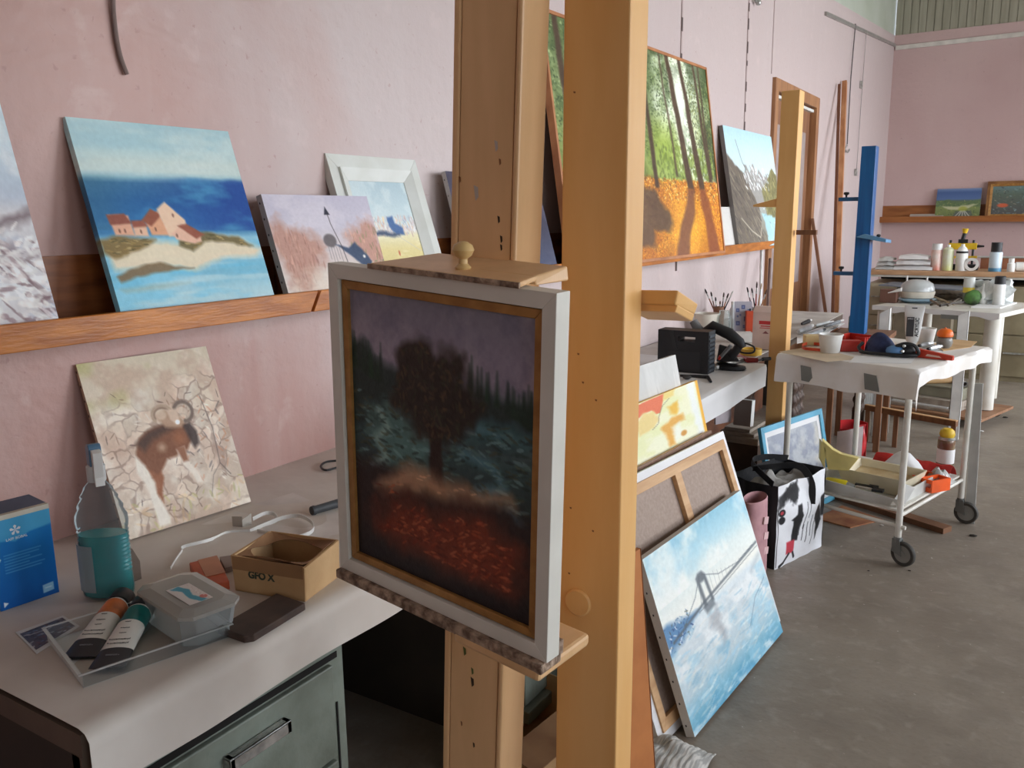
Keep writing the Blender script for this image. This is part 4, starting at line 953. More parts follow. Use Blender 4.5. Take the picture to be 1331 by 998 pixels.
p.poly([(.46, .26), (.62, .22), (.62, .36), (.56, .44), (.48, .40)], (240, 178, 36), .9, .03, .05); p.poly([(.3, .55), (.5, .46), (.66, .48), (.68, .6), (.5, .6), (.46, .8), (.46, .95), (.38, .95), (.34, .74)], (232, 160, 48), .9, .03, .06)
p.poly([(.44, .62), (.6, .6), (.58, .86), (.48, .92)], (240, 240, 222), .8, .03, .05); p.ell(.62, .82, .06, .06, (214, 140, 40), .9, .4); p.poly([(.955, -.1), (1.1, -.1), (1.1, 6), (.955, 6)], (246, 178, 40), 1, .01); p.grain(5)
Myb = R(86.5)
canvas('canvas_painting', 'pale yellow abstract canvas with orange shapes, behind the stretcher bars', (1.056, 2.25, 0), Myb, R(13.9), .895, .935, .025, p, 1.0, side=(246, 186, 50))
# thin brown-edged panel in front of it
M = lean_frame((1.112, 2.2, 0), R(85.5), R(17.4), .016)
root = thing('plywood_sheet', 'brown wooden panel edge between the yellow abstract and the white-edged canvas', 'panel', M @ Vector((.55, .008, 0)), R(85.5))
mb = MB(M); mb.box((0, 0, 0), (.905, .016, .757)); build('board', mb, M_rawwood, root, bevel=.001)
mb = frame_ring(M, .905, .757, .03, .006, y0=-.006); build('frame', mb, M_brownwood, root)
p = Pic(80, 60, 13); p.grad([(0, (206, 204, 198)), (1, (196, 194, 188))]); p.mix(p.smooth(.45, .75, p.fbm(8, 4, 5, 2)) * .6, (222, 220, 214)); p.dabs(60, (0, 0, 1, 1), [(186, 184, 180), (226, 224, 218)], (.02, .06), (.004, .01), (1.3, 1.8), .5); p.grain(5)
canvas('canvas_painting', 'plain greyish-white canvas leaning against the bench edge below the tool case', (1.012, 2.4, 0), R(86), R(12.2), .635, 1.046, .02, p, 1., side=(190, 188, 182))
# orange-brown hardboard beside post B, leaning back
t0, t1 = AX(832, 713, 1.175), AX(851, 998, 1.232)
b0 = t1 + (t1 - t0) * (t1.z / (t0.z - t1.z)); b0.z = 0
lf = Vector((-.03, -.16, 0))
root = thing('hardboard_sheet', 'orange-brown hardboard sheet standing just right of the widest easel post', 'board', b0 + lf * .5)
mb = MB(); mb.prism([t0 + lf + Vector((0, 0, -.012)), t0, b0, b0 + lf], (-.012, .002, 0)); build('board', mb, mat('orange_hardboard', (190, 120, 64), .6, col2=(172, 104, 52)), root, bevel=.001)
mb = MB(); e_ = Vector((.0012, .0012, 0)); mb.prism([t0 + e_, t0 + e_ + Vector((-.013, .002, 0)), b0 + e_ + Vector((-.013, .002, 0)), b0 + e_], (0, .0015, 0)); build('worn_edge', mb, mat('worn_edge', (150, 96, 60), .7), root)
# pictures on the far ledge
p = Pic(130, 70, 14)
p.grad([(0, (120, 140, 176)), (.12, (70, 96, 146)), (.35, (84, 110, 158)), (.4, (92, 110, 90)), (.6, (128, 142, 82)), (1, (110, 120, 74))])
p.poly([(-.02, .4), (.3, .36), (.45, .46), (.7, .44), (1.02, .36), (1.02, .6), (-.02, .6)], (96, 118, 78), .9, .02, .08); p.poly([(.1, .55), (.4, .6), (.6, .56), (.95, .5), (.7, .66), (.3, .7)], (206, 200, 160), .8, .02, .05)
p.poly([(.36, 1.02), (.46, .75), (.8, .72), (.88, 1.02)], (90, 96, 92), .9, .02)
for k in range(5): p.line([(.58 + .02 * k, .72), (.40 + .11 * k, 1.)], .02, (226, 222, 206), .8, .01)
p.dabs(160, (0, .4, 1, 1), [(150, 160, 74), (78, 98, 60), (190, 186, 110), (60, 84, 56)], (.01, .04), (.006, .014), (0, PI), .5, mask=(p.a[..., 2] < 110) * 1.); p.ell(.62, .66, .12, .1, (160, 166, 60), .8, .5)
a = AY(1215, 277, 13.05); b = AY(1273, 277, 13.05)
canvas('canvas_painting', 'small green field landscape with a deep blue sky on the far wall ledge', (a.x, 13.06, LZE + .02), 0, R(14), b.x - a.x, .42, .03, p, 1., side=(210, 206, 200))
a = AY(1182, 280, 13.03)
mb = MB(); M = lean_frame((a.x, 13.012, LZE + .018), 0, R(76), .01); p = Pic(20, 20, 15); p.grad([(0, (176, 164, 152)), (1, (164, 150, 138))]); p.grain(6)
canvas('blank_canvas', 'small grey-brown canvas lying almost flat on the far wall ledge', (a.x, 13.008, LZE + .018), 0, R(50), .42, .12, .01, p, 1., cat='canvas')
p = Pic(80, 50, 16); p.grad([(0, (96, 120, 118)), (.3, (84, 96, 84)), (1, (80, 78, 76))]); p.dabs(240, (0, 0, 1, 1), [(120, 150, 150), (70, 80, 70), (104, 116, 90), (140, 130, 110), (66, 62, 66)], (.01, .05), (.006, .016), (0, PI), .7); p.ell(.2, .68, .12, .09, (196, 84, 50), .9, .4); p.ell(.85, .5, .08, .1, (170, 90, 60), .8, .4)
a = AY(1280, 277, 13.04)
framed('framed_painting', 'gilt-framed dark picture with a red patch on the far wall ledge', (a.x, 13.045, LZE + .018), 0, R(12), .78, .50, .04, .035, p, 1.1, mat('dark_gilt', (150, 106, 62), .45, .1, col2=(118, 78, 44)), (.03, .03, -.004, .01), M_gold)
# ================================================================== writing
def text(body, size, M, m, parent, name='lettering', depth=.0004, align='CENTER', bold=0.):
    """flat letters as a mesh; local X along the line, Z up, facing local -Y"""
    cu = bpy.data.curves.new(name, 'FONT'); cu.body = body; cu.size = size; cu.extrude = depth; cu.offset = bold; cu.align_x = align; cu.align_y = 'CENTER'
    to = bpy.data.objects.new('tmp_text', cu); COL.objects.link(to); bpy.context.view_layer.update()
    me = bpy.data.meshes.new_from_object(to.evaluated_get(bpy.context.evaluated_depsgraph_get()))
    mb = MB(M); Rx = Matrix.Rotation(PI / 2, 4, 'X')
    mb.add([Rx @ v.co for v in me.vertices], [tuple(f.vertices) for f in me.polygons])
    bpy.data.objects.remove(to, do_unlink=True); bpy.data.meshes.remove(me)
    return build(name, mb, m, parent)
M_ink = mat('black_ink', (30, 30, 32), .6)
M_whiteink = mat('white_ink', (236, 240, 244), .5)
M_redink = mat('red_ink', (206, 66, 70), .6)
TZ = BZ + .004

# ================================================================== things on the near end of the bench
# blue carton
M = frame((.284, .797, TZ), R(84)); W_, H_, D_ = .114, .186, .075
root = thing('carton_box', 'bright blue printed carton standing at the left border on the bench', 'box', (.25, .855, TZ))
p = Pic(90, 150, 31); p.grad([(0, (60, 160, 214)), (.16, (54, 150, 208)), (.2, (20, 118, 190)), (1, (10, 88, 172))]); p.mix(p.smooth(.4, .7, p.fbm(4, 4, 4, 2)) * .3, (14, 108, 196))
p.poly([(-.02, -.02), (1.02, -.02), (1.02, .17), (.62, .2), (.38, .27), (.2, .24), (-.02, .22)], (74, 170, 216), .8, .01)
for k in range(7): p.line([(.16, .40 + .033 * k), (.16 + (.62, .58, .42, .62, .4, .66, .6)[k], .40 + .033 * k)], .010, (96, 176, 226), .75, .006)
p.poly([(-.02, .42), (.08, .41), (.11, .43), (.08, .46), (-.02, .46)], (220, 236, 244), 1)
p.poly([(.73, .86), (.92, .85), (.92, .945), (.73, .955)], (150, 200, 226), .9); p.line([(.77, .90), (.88, .90)], .012, (210, 230, 240), .8)
p.poly([(.06, .91), (.14, .935), (.06, .975)], (226, 240, 246), 1)
build('printed_body', face_mb(p, W_, H_, M, wrap=D_, side=(18, 96, 172)), paint_mat('coated_card', .35, .0), root)
mb = MB(M); mb.box((.0, .0, H_), (W_, .012, H_ + .010)); build('flap_edge', mb, mat('cream_card', (214, 206, 188), .6), root)
mb = MB(M); mb.hexa([(0, .012, H_ + .002), (W_, .012, H_ + .002), (W_ - .006, D_, H_ + .002), (0, D_, H_ + .002), (0, .012, H_ + .010), (W_, .012, H_ + .010), (W_ - .006, D_, H_ + .017), (0, D_, H_ + .017)]); build('open_top', mb, mat('dull_blue_grey_card', (96, 104, 124), .6, col2=(80, 88, 110)), root)
mb = MB(M @ Matrix.Translation((.045, -.0006, H_ - .026)))
for a in range(5):
    t = PI / 2 + a * 2 * PI / 5; mb.prism([(0, 0, 0), (.009 * math.cos(t - .35), 0, .009 * math.sin(t - .35)), (.011 * math.cos(t), 0, .011 * math.sin(t)), (.009 * math.cos(t + .35), 0, .009 * math.sin(t + .35))], (0, -.0003, 0))
build('bird_emblem', mb, M_whiteink, root)
text('LAFF BOBAL', .0075, M @ Matrix.Translation((.046, -.001, H_ - .043)), M_whiteink, root)
# spray bottle
bx, by = .405, .955
root = thing('spray_bottle', 'clear spray bottle half filled with teal liquid, blue-grey nozzle', 'bottle', (bx, by, TZ), 0)
prof = [(.04, 0), (.050, .006), (.052, .02), (.051, .05)]
for k in range(12): prof += [(.0495, .055 + .0085 * k), (.0515, .059 + .0085 * k)]
prof += [(.053, .165), (.052, .178), (.045, .19), (.046, .198), (.037, .212), (.038, .218), (.030, .230), (.029, .236), (.018, .248), (.015, .254)]
fl = Matrix.Rotation(R(35), 4, 'Z')
mb = MB(Matrix.Translation((bx, by, TZ)) @ fl); mb.lathe(prof, n=40, sy=.62); build('bottle_body', mb, thin_clear('bottle_plastic', (238, 243, 244), .07, .08), root, smooth=True)
lp = [(r - .002, z) for r, z in prof if z < .135]; lp[0] = (.038, .003); lp += [(.0485, .137)]
m = mat('teal_liquid', (10, 160, 160), .2, col2=(6, 138, 144), ior=1.33)
mb = MB(Matrix.Translation((bx, by, TZ + .001)) @ fl); mb.lathe(lp, n=40, sy=.6); build('teal_liquid', mb, m, root, smooth=True)
mb = MB(Matrix.Translation((bx, by, TZ)) @ fl)
def lab(u, v):
    t = R(-172) + R(70) * u; return (.0545 * math.cos(t), .0545 * .62 * math.sin(t) - .0006, .02 + .1 * v)
mb.sheet(lab, 10, 4, .0004); build('bottle_label', mb, thin_clear('pale_label', (214, 226, 230), .3, .4), root)
mb = MB(Matrix.Translation((bx, by, TZ)) @ fl); mb.lathe([(.017, .250), (.018, .252), (.018, .282), (.015, .284)], n=24); nz = build('nozzle_collar', mb, mat('off_white_plastic', (214, 216, 214), .4), root, smooth=True)
mb = MB(Matrix.Translation((bx, by, TZ)) @ Matrix.Rotation(R(-20), 4, 'Z')); mb.prism([(-.018, -.012, .282), (.012, -.012, .282), (.012, -.012, .322), (.006, -.012, .328), (-.010, -.012, .326), (-.019, -.012, .318)], (0, .024, 0)); build('nozzle_head', mb, mat('blue_grey_plastic', (92, 128, 156), .4), root, bevel=.002)
mb = MB(Matrix.Translation((bx, by, TZ)) @ Matrix.Rotation(R(-20), 4, 'Z')); mb.prism([(.012, -.009, .318), (.030, -.009, .314), (.030, -.009, .300), (.026, -.009, .262), (.030, -.009, .245), (.024, -.009, .245), (.016, -.009, .27), (.012, -.009, .30)], (0, .018, 0)); build('trigger', mb, M_whitep, root, bevel=.001)
# clear tray
M = frame((.628, .868, TZ), R(-16)); a, b, h = .112, .128, .026
root = thing('plastic_tray', 'shallow clear plastic tray holding two paint tubes', 'tray', (.628, .868, TZ))
mb = MB(M); mb.box((-a, -b, .0), (a, b, .001))
for x0, x1, y0, y1 in ((-a, -a + .001, -b, b), (a - .001, a, -b, b), (-a, a, -b, -b + .001), (-a, a, b - .001, b)): mb.box((x0, y0, .001), (x1, y1, h))
build('tray_body', mb, M_clear, root)
mb = MB(M)
for x0, x1, y0, y1 in ((-a - .006, -a + .001, -b - .006, b + .006), (a - .001, a + .006, -b - .006, b + .006), (-a, a, -b - .006, -b), (-a, a, b, b + .006)): mb.box((x0, y0, h), (x1, y1, h + .0012))
build('rim', mb, thin_clear('clear_rim', (246, 248, 248), .10, .08), root)
# clear lidded container
M = frame((.668, .952, TZ + .0015), R(-11)); a, b, h = .098, .056, .058; c = .02
def octo(a, b, c, z): return [(-a + c, -b, z), (a - c, -b, z), (a, -b + c, z), (a, b - c, z), (a - c, b, z), (-a + c, b, z), (-a, b - c, z), (-a, -b + c, z)]
root = thing('lidded_container', 'cloudy plastic food container with a teal and white lid label', 'container', (.668, .952, TZ))
mb = MB(M); lo_, hi_ = octo(a * .9, b * .88, c, 0), octo(a, b, c, h)
mb.add(lo_ + hi_, [tuple(range(8))] + [(i, (i + 1) % 8, 8 + (i + 1) % 8, 8 + i) for i in range(8)]); build('container_body', mb, thin_clear('cloudy_body', (222, 225, 224), .22, .3), root)
mb = MB(M); mb.prism(octo(a + .005, b + .005, c, h), (0, 0, .007)); mb.add(octo(a + .004, b + .004, c, h + .0072) + octo(a - .016, b - .014, c * .8, h + .013), [tuple(range(8, 16))] + [(i, (i + 1) % 8, 8 + (i + 1) % 8, 8 + i) for i in range(8)])
lid = build('lid', mb, thin_clear('cloudy_lid', (228, 226, 220), .34, .25), root)
p = Pic(60, 34, 33); p.grad([(0, (214, 206, 200)), (1, (208, 202, 198))]); p.poly([(.0, .5), (.3, .3), (.6, .45), (.98, .2), (1., .5), (.7, .7), (.3, .62), (.05, .9)], (40, 150, 176), 1, .02, .05); p.ell(.8, .2, .1, .16, (206, 92, 84), .9); p.dabs(30, (0, 0, 1, .3), [(236, 232, 228), (190, 160, 156)], (.02, .06), (.01, .02), (0, .4), .7)
Ml = M @ Matrix.Translation((-.03, -.028, h + .0136)) @ Matrix.Rotation(-PI / 2, 4, 'X')
build('lid_label', face_mb(p, .095, .046, Ml @ Matrix.Translation((0, -.0004, 0)), wrap=.0003), paint_mat('coated_card', .35, 0), lid)
# paint tubes
def tube_thing(a, b, col, colname, label, lift):
    a = Vector(a); b = Vector(b); d = (b - a); L = d.length; rz = math.atan2(d.y, d.x); tilt = -math.asin(d.z / L)
    M = Matrix.Translation(a) @ Matrix.Rotation(rz, 4, 'Z') @ Matrix.Rotation(tilt, 4, 'Y')
    root = thing('paint_tube', label, 'paint tube', (a + b) / 2 - Vector((0, 0, .015)), rz, 'two paint tubes in the clear tray')
    mb = MB(M); n = 24; st = [(0, .031, .0015), (.012, .031, .0018), (.05, .029, .009), (.10, .0265, .016), (.135, .0248, .0205), (.155, .0238, .022), (.172, .023, .0225), (.175, .019, .019)]
    st = [(x * L / .205, w, h) for x, w, h in st]; ix = [0, 0, 1, 1, 2, 2, 3]
    xs = [0, .012, .05, .056, .10, .13, .134, .168, .172, .175]
    vs = []; fs = []; mis = []
    cutz = [(0, 0), (.048, 0), (.05, 1), (.122, 1), (.124, 2), (.166, 2), (.168, 3), (.175, 3)]
    for x, _ in cutz:
        xx = x * L / .205; w = np.interp(xx, [s[0] for s in st], [s[1] for s in st]); h = np.interp(xx, [s[0] for s in st], [s[2] for s in st])
        for j in range(n): t = 2 * PI * j / n; vs.append((xx, w * math.cos(t), h * math.sin(t)))
    for i in range(len(cutz) - 1):
        for j in range(n): fs.append((i * n + j, i * n + (j + 1) % n, (i + 1) * n + (j + 1) % n, (i + 1) * n + j)); mis.append(cutz[i][1] if i % 2 == 0 else cutz[i + 1][1])
    o = len(mb.v); mb.add(vs, []); 
    for f, k in zip(fs, mis): mb.f.append(f); mb.mi.append(k)
    mb.f.append(tuple(range(n - 1, -1, -1))); mb.mi.append(0); mb.f.append(tuple((len(cutz) - 1) * n + j for j in range(n))); mb.mi.append(3)
    build('tube_body', mb, [mat('tube_black', (44, 44, 46), .4), mat('tube_white', (226, 222, 212), .4), mat('tube_' + colname, col, .35, col2=tuple(int(c * .75) for c in col), scale=25), M_whitep], root, smooth=True)
    mb = MB(M); ax = Matrix.Rotation(PI / 2, 4, 'Y'); mb.lathe([(.0225, 0), (.0235, .002), (.0225, .032), (.021, .034), (0, .034)], (.1755 * L / .205, 0, 0), 28, ax=ax); build('cap', mb, mat('tube_black', (44, 44, 46), .4), root, smooth=True)
    # letters across the white part: reading upside down from here, as in the photo
    def T(s, x, sz):
        w = x * L / .205; hh = np.interp(w, [q[0] for q in st], [q[2] for q in st])
        Mt = M @ Matrix.Translation((w, 0, hh + .0002)) @ Matrix.Rotation(-PI / 2, 4, 'Z') @ Matrix.Rotation(PI, 4, 'Z') @ Matrix.Rotation(-PI / 2, 4, 'X')
        text(s, sz, Mt, M_ink, root, depth=.0002)
    T('pébéo', .115, .0042); T('acrylique', .098, .0045); T('extrafine', .085, .0035); T('phtalocyanine', .068, .0068); T('phtalocyanine', .058, .0068)
    Mt = M @ Matrix.Translation((.03 * L / .205, 0, .0062)) @ Matrix.Rotation(PI / 2, 4, 'Z') @ Matrix.Rotation(-PI / 2, 4, 'X'); text('* STUDIO', .0055, Mt, mat('grey_ink', (150, 150, 152), .5), root, depth=.0002)
tube_thing((.606, .766, TZ + .006), (.490, .932, TZ + .024), (222, 120, 52), 'orange', 'black-capped paint tube with an orange band, lying in the clear tray', 0)
tube_thing((.690, .764, TZ + .010), (.563, .930, TZ + .030), (24, 118, 112), 'teal', 'black-capped paint tube with a teal band, lying in the clear tray', 0)
# photo cards
def flat(name, label, cat, pts, z, t, m, M=None):
    mb = MB(M); mb.prism([(p[0], p[1], z) for p in pts], (0, 0, t)); o = build(name, mb, m); return tag(o, label, cat)
def zp(px, py, z): v = AZ(px, py, z); return (v.x, v.y)
z = TZ
M = frame((.415, .752, z), R(52)); p = Pic(60, 46, 35); p.grad([(0, (90, 96, 110)), (1, (110, 90, 88))]); p.dabs(120, (0, 0, 1, 1), [(60, 60, 66), (120, 80, 76), (120, 140, 170), (190, 186, 184), (84, 80, 90)], (.03, .1), (.01, .04), (0, PI), .8)
q = [zp(20, 822, z), zp(82, 800, z), zp(104, 814, z), zp(48, 850, z)]
root = thing('photo_print', 'small glossy photo print with a white border left of the clear tray', 'photo', ((q[0][0] + q[2][0]) / 2, (q[0][1] + q[2][1]) / 2, z))
mb = MB(); mb.prism([(a, b, z) for a, b in q], (0, 0, .0006)); build('paper_border', mb, M_whitep, root)
def bil(u, v, k=.12):
    u = .04 + u * .9; v = k + v * (1 - 2 * k); x = [(1 - u) * ((1 - v) * q[0][i] + v * q[3][i]) + u * ((1 - v) * q[1][i] + v * q[2][i]) for i in (0, 1)]; return (x[0], x[1], z + .0009)
mb = MB(); W, H = p.W, p.H; lc = p.linear(); mb.add([bil(i / (W - 1), j / (H - 1)) for j in range(H) for i in range(W)], [(j * W + i, (j + 1) * W + i, (j + 1) * W + i + 1, j * W + i + 1) for j in range(H - 1) for i in range(W - 1)])
mb.cols = np.ones((H * W, 4)); mb.cols[:, :3] = lc.reshape(-1, 3); build('photo_image', mb, paint_mat('coated_card', .35, 0), root)
# cardboard box with torn open top
M = frame((.616, 1.104, TZ), R(12)); w, d, h = .172, .135, .080
root = thing('cardboard_box', 'brown cardboard box with its top torn open and small dark letters', 'box', (.68, 1.18, TZ))
mb = MB(M); t = .003
mb.box((0, 0, 0), (w, d, .003)); mb.hexa([(0, 0, .003), (w, 0, .003), (w, t, .003), (0, t, .003), (-.004, -.002, h), (w + .004, -.002, h - .006), (w + .004, t, h - .006), (-.004, t, h)])
mb.box((0, d - t, .003), (w, d, h + .004)); mb.hexa([(0, t, .003), (t, t, .003), (t, d - t, .003), (0, d - t, .003), (-.004, t, h), (t, t, h), (t, d - t, h + .004), (-.004, d - t, h + .004)])
mb.hexa([(w - t, t, .003), (w, t, .003), (w, d - t, .003), (w - t, d - t, .003), (w - t, t, h - .006), (w + .004, t, h - .006), (w + .004, d - t, h + .004), (w - t, d - t, h + .004)])
build('box_walls', mb, M_card, root, bevel=.001)
def brim(u, v):
    t_ = 2 * PI * u; cx_, cy_ = w / 2, d / 2
    ex = max(-1, min(1, 1.35 * math.cos(t_))); ey = max(-1, min(1, 1.35 * math.sin(t_)))
    o = (cx_ + ex * (cx_ - .003), cy_ + ey * (cy_ - .003), h + .001 + .004 * math.sin(3 * t_)); i = (cx_ + (cx_ - .009) * math.cos(t_) + .003 * math.sin(5 * t_), cy_ + (cy_ - .009) * math.sin(t_), h - .008 + .003 * math.sin(4 * t_))
    k = v; return tuple(o[j] * (1 - k) + i[j] * k for j in range(3))
mb = MB(M); mb.sheet(brim, 40, 4, .001); build('torn_flaps', mb, mat('darker_cardboard', (150, 112, 78), .8, col2=(126, 90, 62)), root)
mb = MB(M); mb.box((.006, .006, .0035), (w - .006, d - .006, .02)); build('dark_contents', mb, mat('dark_cardboard_inside', (86, 58, 40), .9), root)  # dark slab painted in for the shade inside the open box
Mt = M @ Matrix.Translation((w * .40, -.0014, h * .52)); text('GFO X', .021, Mt @ Matrix.Rotation(R(-1.5), 4, 'X'), mat('green_grey_ink', (70, 76, 60), .7), root, bold=.0009)
mb = MB(M); mb.box((0, -.0026, h * .62), (w, -.0016, h * .98)); build('tape_strip', mb, mat('brown_tape', (166, 124, 84), .45), root)
# slate block
M = frame((.775, 1.036, TZ), R(6)); mb = MB(M)
mb.prism([(-.042, -.075, 0), (.030, -.082, 0), (.042, -.070, 0), (.044, .074, 0), (-.040, .086, 0)], (0, 0, .015)); tag(build('sharpening_stone', mb, mat('dark_brown_stone', (84, 66, 56), .7, col2=(66, 52, 46), scale=20), bevel=.002), 'flat dark brown stone slab beside the cardboard box', 'slab')
# orange packet
q = [zp(247, 742, TZ), zp(283, 733, TZ), zp(299, 766, TZ), zp(262, 775, TZ)]
root = thing('paper_packet', 'small orange paper packet behind the lidded container', 'packet', (*q[0], TZ))
mb = MB(); mb.prism([(a, b, TZ) for a, b in q], (0, 0, .02)); build('packet_body', mb, mat('orange_paper', (214, 104, 62), .5, col2=(190, 84, 46), scale=20), root, bevel=.002)
mb = MB(); mb.prism([(a * .7 + .3 * q[1][0], b * .7 + .3 * q[1][1], TZ + .0203) for a, b in q], (0, 0, .001)); build('packet_label', mb, mat('tan_print', (206, 140, 106), .5), root)
q = [zp(286, 730, TZ), zp(307, 727, TZ), zp(307, 741, TZ), zp(293, 745, TZ)]
flat('eraser', 'small grey-brown eraser left of the cardboard box', 'eraser', q, TZ, .012, mat('grey_brown_rubber', (156, 140, 132), .7))
# electric cable in flat loops
root = thing('flat_cable', 'flat white cable in loops on the bench in front of the sheep canvas', 'cable', (.45, 1.3, TZ))
def zz(x, y, z=TZ + .002): return AZ(200 + x * .2405, 560 + y * .2405, z)
def smoothpath(P, n=6):
    out = []; P = [Vector(p) for p in P]
    for i in range(len(P) - 1):
        p0, p1, p2, p3 = P[max(i - 1, 0)], P[i], P[i + 1], P[min(i + 2, len(P) - 1)]
        for k in range(n):
            t = k / n; out.append(.5 * ((2 * p1) + (-p0 + p2) * t + (2 * p0 - 5 * p1 + 4 * p2 - p3) * t * t + (-p0 + 3 * p1 - 3 * p2 + p3) * t ** 3))
    return out + [P[-1]]
mb = MB(); mb.ribbon(smoothpath([zz(90, 745), zz(115, 700), zz(150, 650), zz(160, 625, TZ + .008), zz(270, 597, TZ + .01), zz(335, 575), zz(400, 548), zz(520, 540)]), .002, .008); build('cable_run', mb, M_whitep, root)
mb = MB(); mb.ribbon(smoothpath([zz(520, 540), zz(600, 505, TZ + .006), zz(700, 468, TZ + .01), zz(790, 460, TZ + .012), zz(858, 500, TZ + .01), zz(850, 545, TZ + .006), zz(760, 575), zz(680, 563), zz(560, 540)]), .002, .010); build('cable_loop', mb, M_whitep, root)
mb = MB(); mb.ribbon(smoothpath([zz(535, 475, TZ + .012), zz(600, 445, TZ + .014), zz(650, 450, TZ + .01), zz(665, 480, TZ + .006), zz(600, 505, TZ + .006)]), .002, .010); build('cable_loop', mb, M_whitep, root)
# bent metal bracket
c0 = zz(430, 515, TZ); c1 = zz(480, 520, TZ); c2 = zz(530, 505, TZ)
mb = MB(); mb.prism([c0, c1, c1 + Vector((0, 0, .028)), c0 + Vector((0, 0, .026))], Vector((-.003, 0, 0))); mb.prism([c1, c2, c2 + Vector((0, 0, .03)), c1 + Vector((0, 0, .02))], Vector((-.002, .001, 0)))
tag(build('metal_bracket', mb, mat('pale_metal', (190, 184, 174), .4, .3)), 'small bent pale metal bracket beside the white cable loops', 'bracket')
# black hand grip and a black pair of pincers right at the picture frame
a = AZ(405, 664, TZ + .012); b = AZ(446, 652, TZ + .012)
root = thing('marker_barrel', 'stubby dark grey tube with tiny print beside the picture frame', 'marker', (a + b) / 2 - Vector((0, 0, .012)))
mb = MB(); mb.tube([a, a + (b - a) * .08, a + (b - a) * .12, b], [.012, .013, .011, .012], 16); build('barrel', mb, mat('dark_grey_rubber', (62, 64, 66), .6), root, smooth=True)
mb = MB(); mb.tube(smoothpath([AZ(448, 598, TZ + .005), AZ(425, 600, TZ + .005), AZ(417, 606, TZ + .005), AZ(425, 611, TZ + .005), AZ(448, 604, TZ + .005)], 5), .0035, 8)
tag(build('black_cord', mb, M_black, smooth=True), 'short loop of black cord on the bench near the wall, left of the frame', 'cord')
# grey paper disc, loose papers
q = [zp(x, y, TZ) for x, y in ((118, 712), (152, 708), (172, 714), (182, 730), (184, 752), (160, 762), (128, 768))]
flat('grey_cardboard', 'rounded grey cardboard piece lying behind the spray bottle', 'cardboard', q, TZ, .002, mat('grey_cardboard', (150, 140, 132), .7))
q = [zp(x, y, TZ) for x, y in ((222, 696), (330, 655), (381, 640), (452, 672), (452, 700), (288, 732))]
flat('paper_sheet', 'loose white drawing sheet under the cable loops', 'paper', q, TZ - .0012, .0008, mat('white_sheet', (228, 220, 212), .6))
q = [zp(x, y, TZ) for x, y in ((425, 704), (452, 696), (452, 706), (430, 712))]
# wall cord at the top left
pts = [AX(151, -30, .012), AX(147, 0, .010), AX(150, 40, .008), AX(156, 72, .008), AX(165, 97, .010)]
mb = MB(); mb.tube(smoothpath(pts, 5), .006, 8); tag(build('wall_cable', mb, mat('grey_cord', (132, 112, 106), .7), smooth=True), 'short grey cord end hanging down the pink wall at the top left', 'cord')
# ================================================================== helpers for small standing things
def stand(name, label, cat, px, pyb, z, wpx, hpx, layers, group=None, n=20, sy=1., rz=0., yfix=None):
    """layers: list of (part name, material, [(r,z)...]) with r in half widths and z in heights"""
    b = AZ(px, pyb, z) if yfix is None else AY(px, pyb, yfix)
    k = (b - CAM).dot(_f) / FPX; r0 = wpx / 2 * k; h0 = hpx * k
    if yfix is None: b = b + Vector((_f.x, _f.y, 0)).normalized() * r0 * .6
    b.z = z
    root = thing(name, label, cat, b, rz, group)
    for nm, m_, prof in layers:
        mb = MB(Matrix.Translation(b) @ Matrix.Rotation(rz, 4, 'Z')); mb.lathe([(r * r0, q * h0) for r, q in prof], n=n, sy=sy); build(nm, mb, m_, root, smooth=True)
    return root, b, r0, h0

# ================================================================== things on the far half of the bench
# tool case
cx0, cx1, cy, ch, cdp = .400, .660, 3.945, .208, .10
M = frame((cx0, cy, TZ), R(1)); w = cx1 - cx0
root = thing('tool_case', 'black plastic tool case with a slot handle standing on the bench', 'case', ((cx0 + cx1) / 2, cy + .05, TZ))
mb = MB(M); hx0, hx1, hz0, hz1 = w * .40, w * .74, ch * .74, ch * .86
for x0, x1, z0, z1 in ((0, hx0, 0, ch), (hx1, w, 0, ch), (hx0, hx1, 0, hz0), (hx0, hx1, hz1, ch)): mb.box((x0, 0, z0), (x1, cdp, z1))
build('case_shell', mb, M_black, root)
mb = MB(M)
for k in range(9): mb.box((w, .008, .01 + k * .021), (w + .004, cdp - .008, .022 + k * .021))
build('ribbed_side', mb, mat('grey_black_plastic', (64, 70, 76), .45), root)
mb = MB(M); mb.prism([(w * .22, -.003, ch), (w * .30, -.003, ch), (w * .40, -.003, ch * .55), (w * .33, -.003, ch * .5)], (0, .003, 0)); mb.box((w * .2, -.003, .012), (w * .85, 0, ch * .5)); build('moulded_panel', mb, mat('black_plastic_relief', (42, 42, 44), .55), root)
# cordless tool (heat gun like) with cable
root = thing('power_tool', 'black power tool with a grey nozzle and a cable loop right of the tool case', 'power tool', AZ(945, 470, TZ))
yk = 4.12
Q = lambda px, py, y=yk: AY(px, py, y)
mb = MB(); mb.tube([Q(915, 431), Q(926, 424), Q(948, 434), Q(962, 445), Q(966, 452)], [.018, .028, .030, .024, .018], 14); build('motor_body', mb, M_black, root, smooth=True)
mb = MB(); mb.tube([Q(901, 417), Q(905, 424), Q(914, 431)], [.020, .024, .014], 14); build('nozzle', mb, mat('mid_grey_plastic', (120, 118, 116), .5), root, smooth=True)
mb = MB(); mb.tube([Q(915, 430), Q(918, 431)], [.021, .022], 14); build('red_ring', mb, M_red, root, smooth=True)
mb = MB(); mb.tube([Q(963, 445), Q(957, 455), Q(950, 463)], [.020, .022, .024], 12); build('grip', mb, M_black, root, smooth=True)
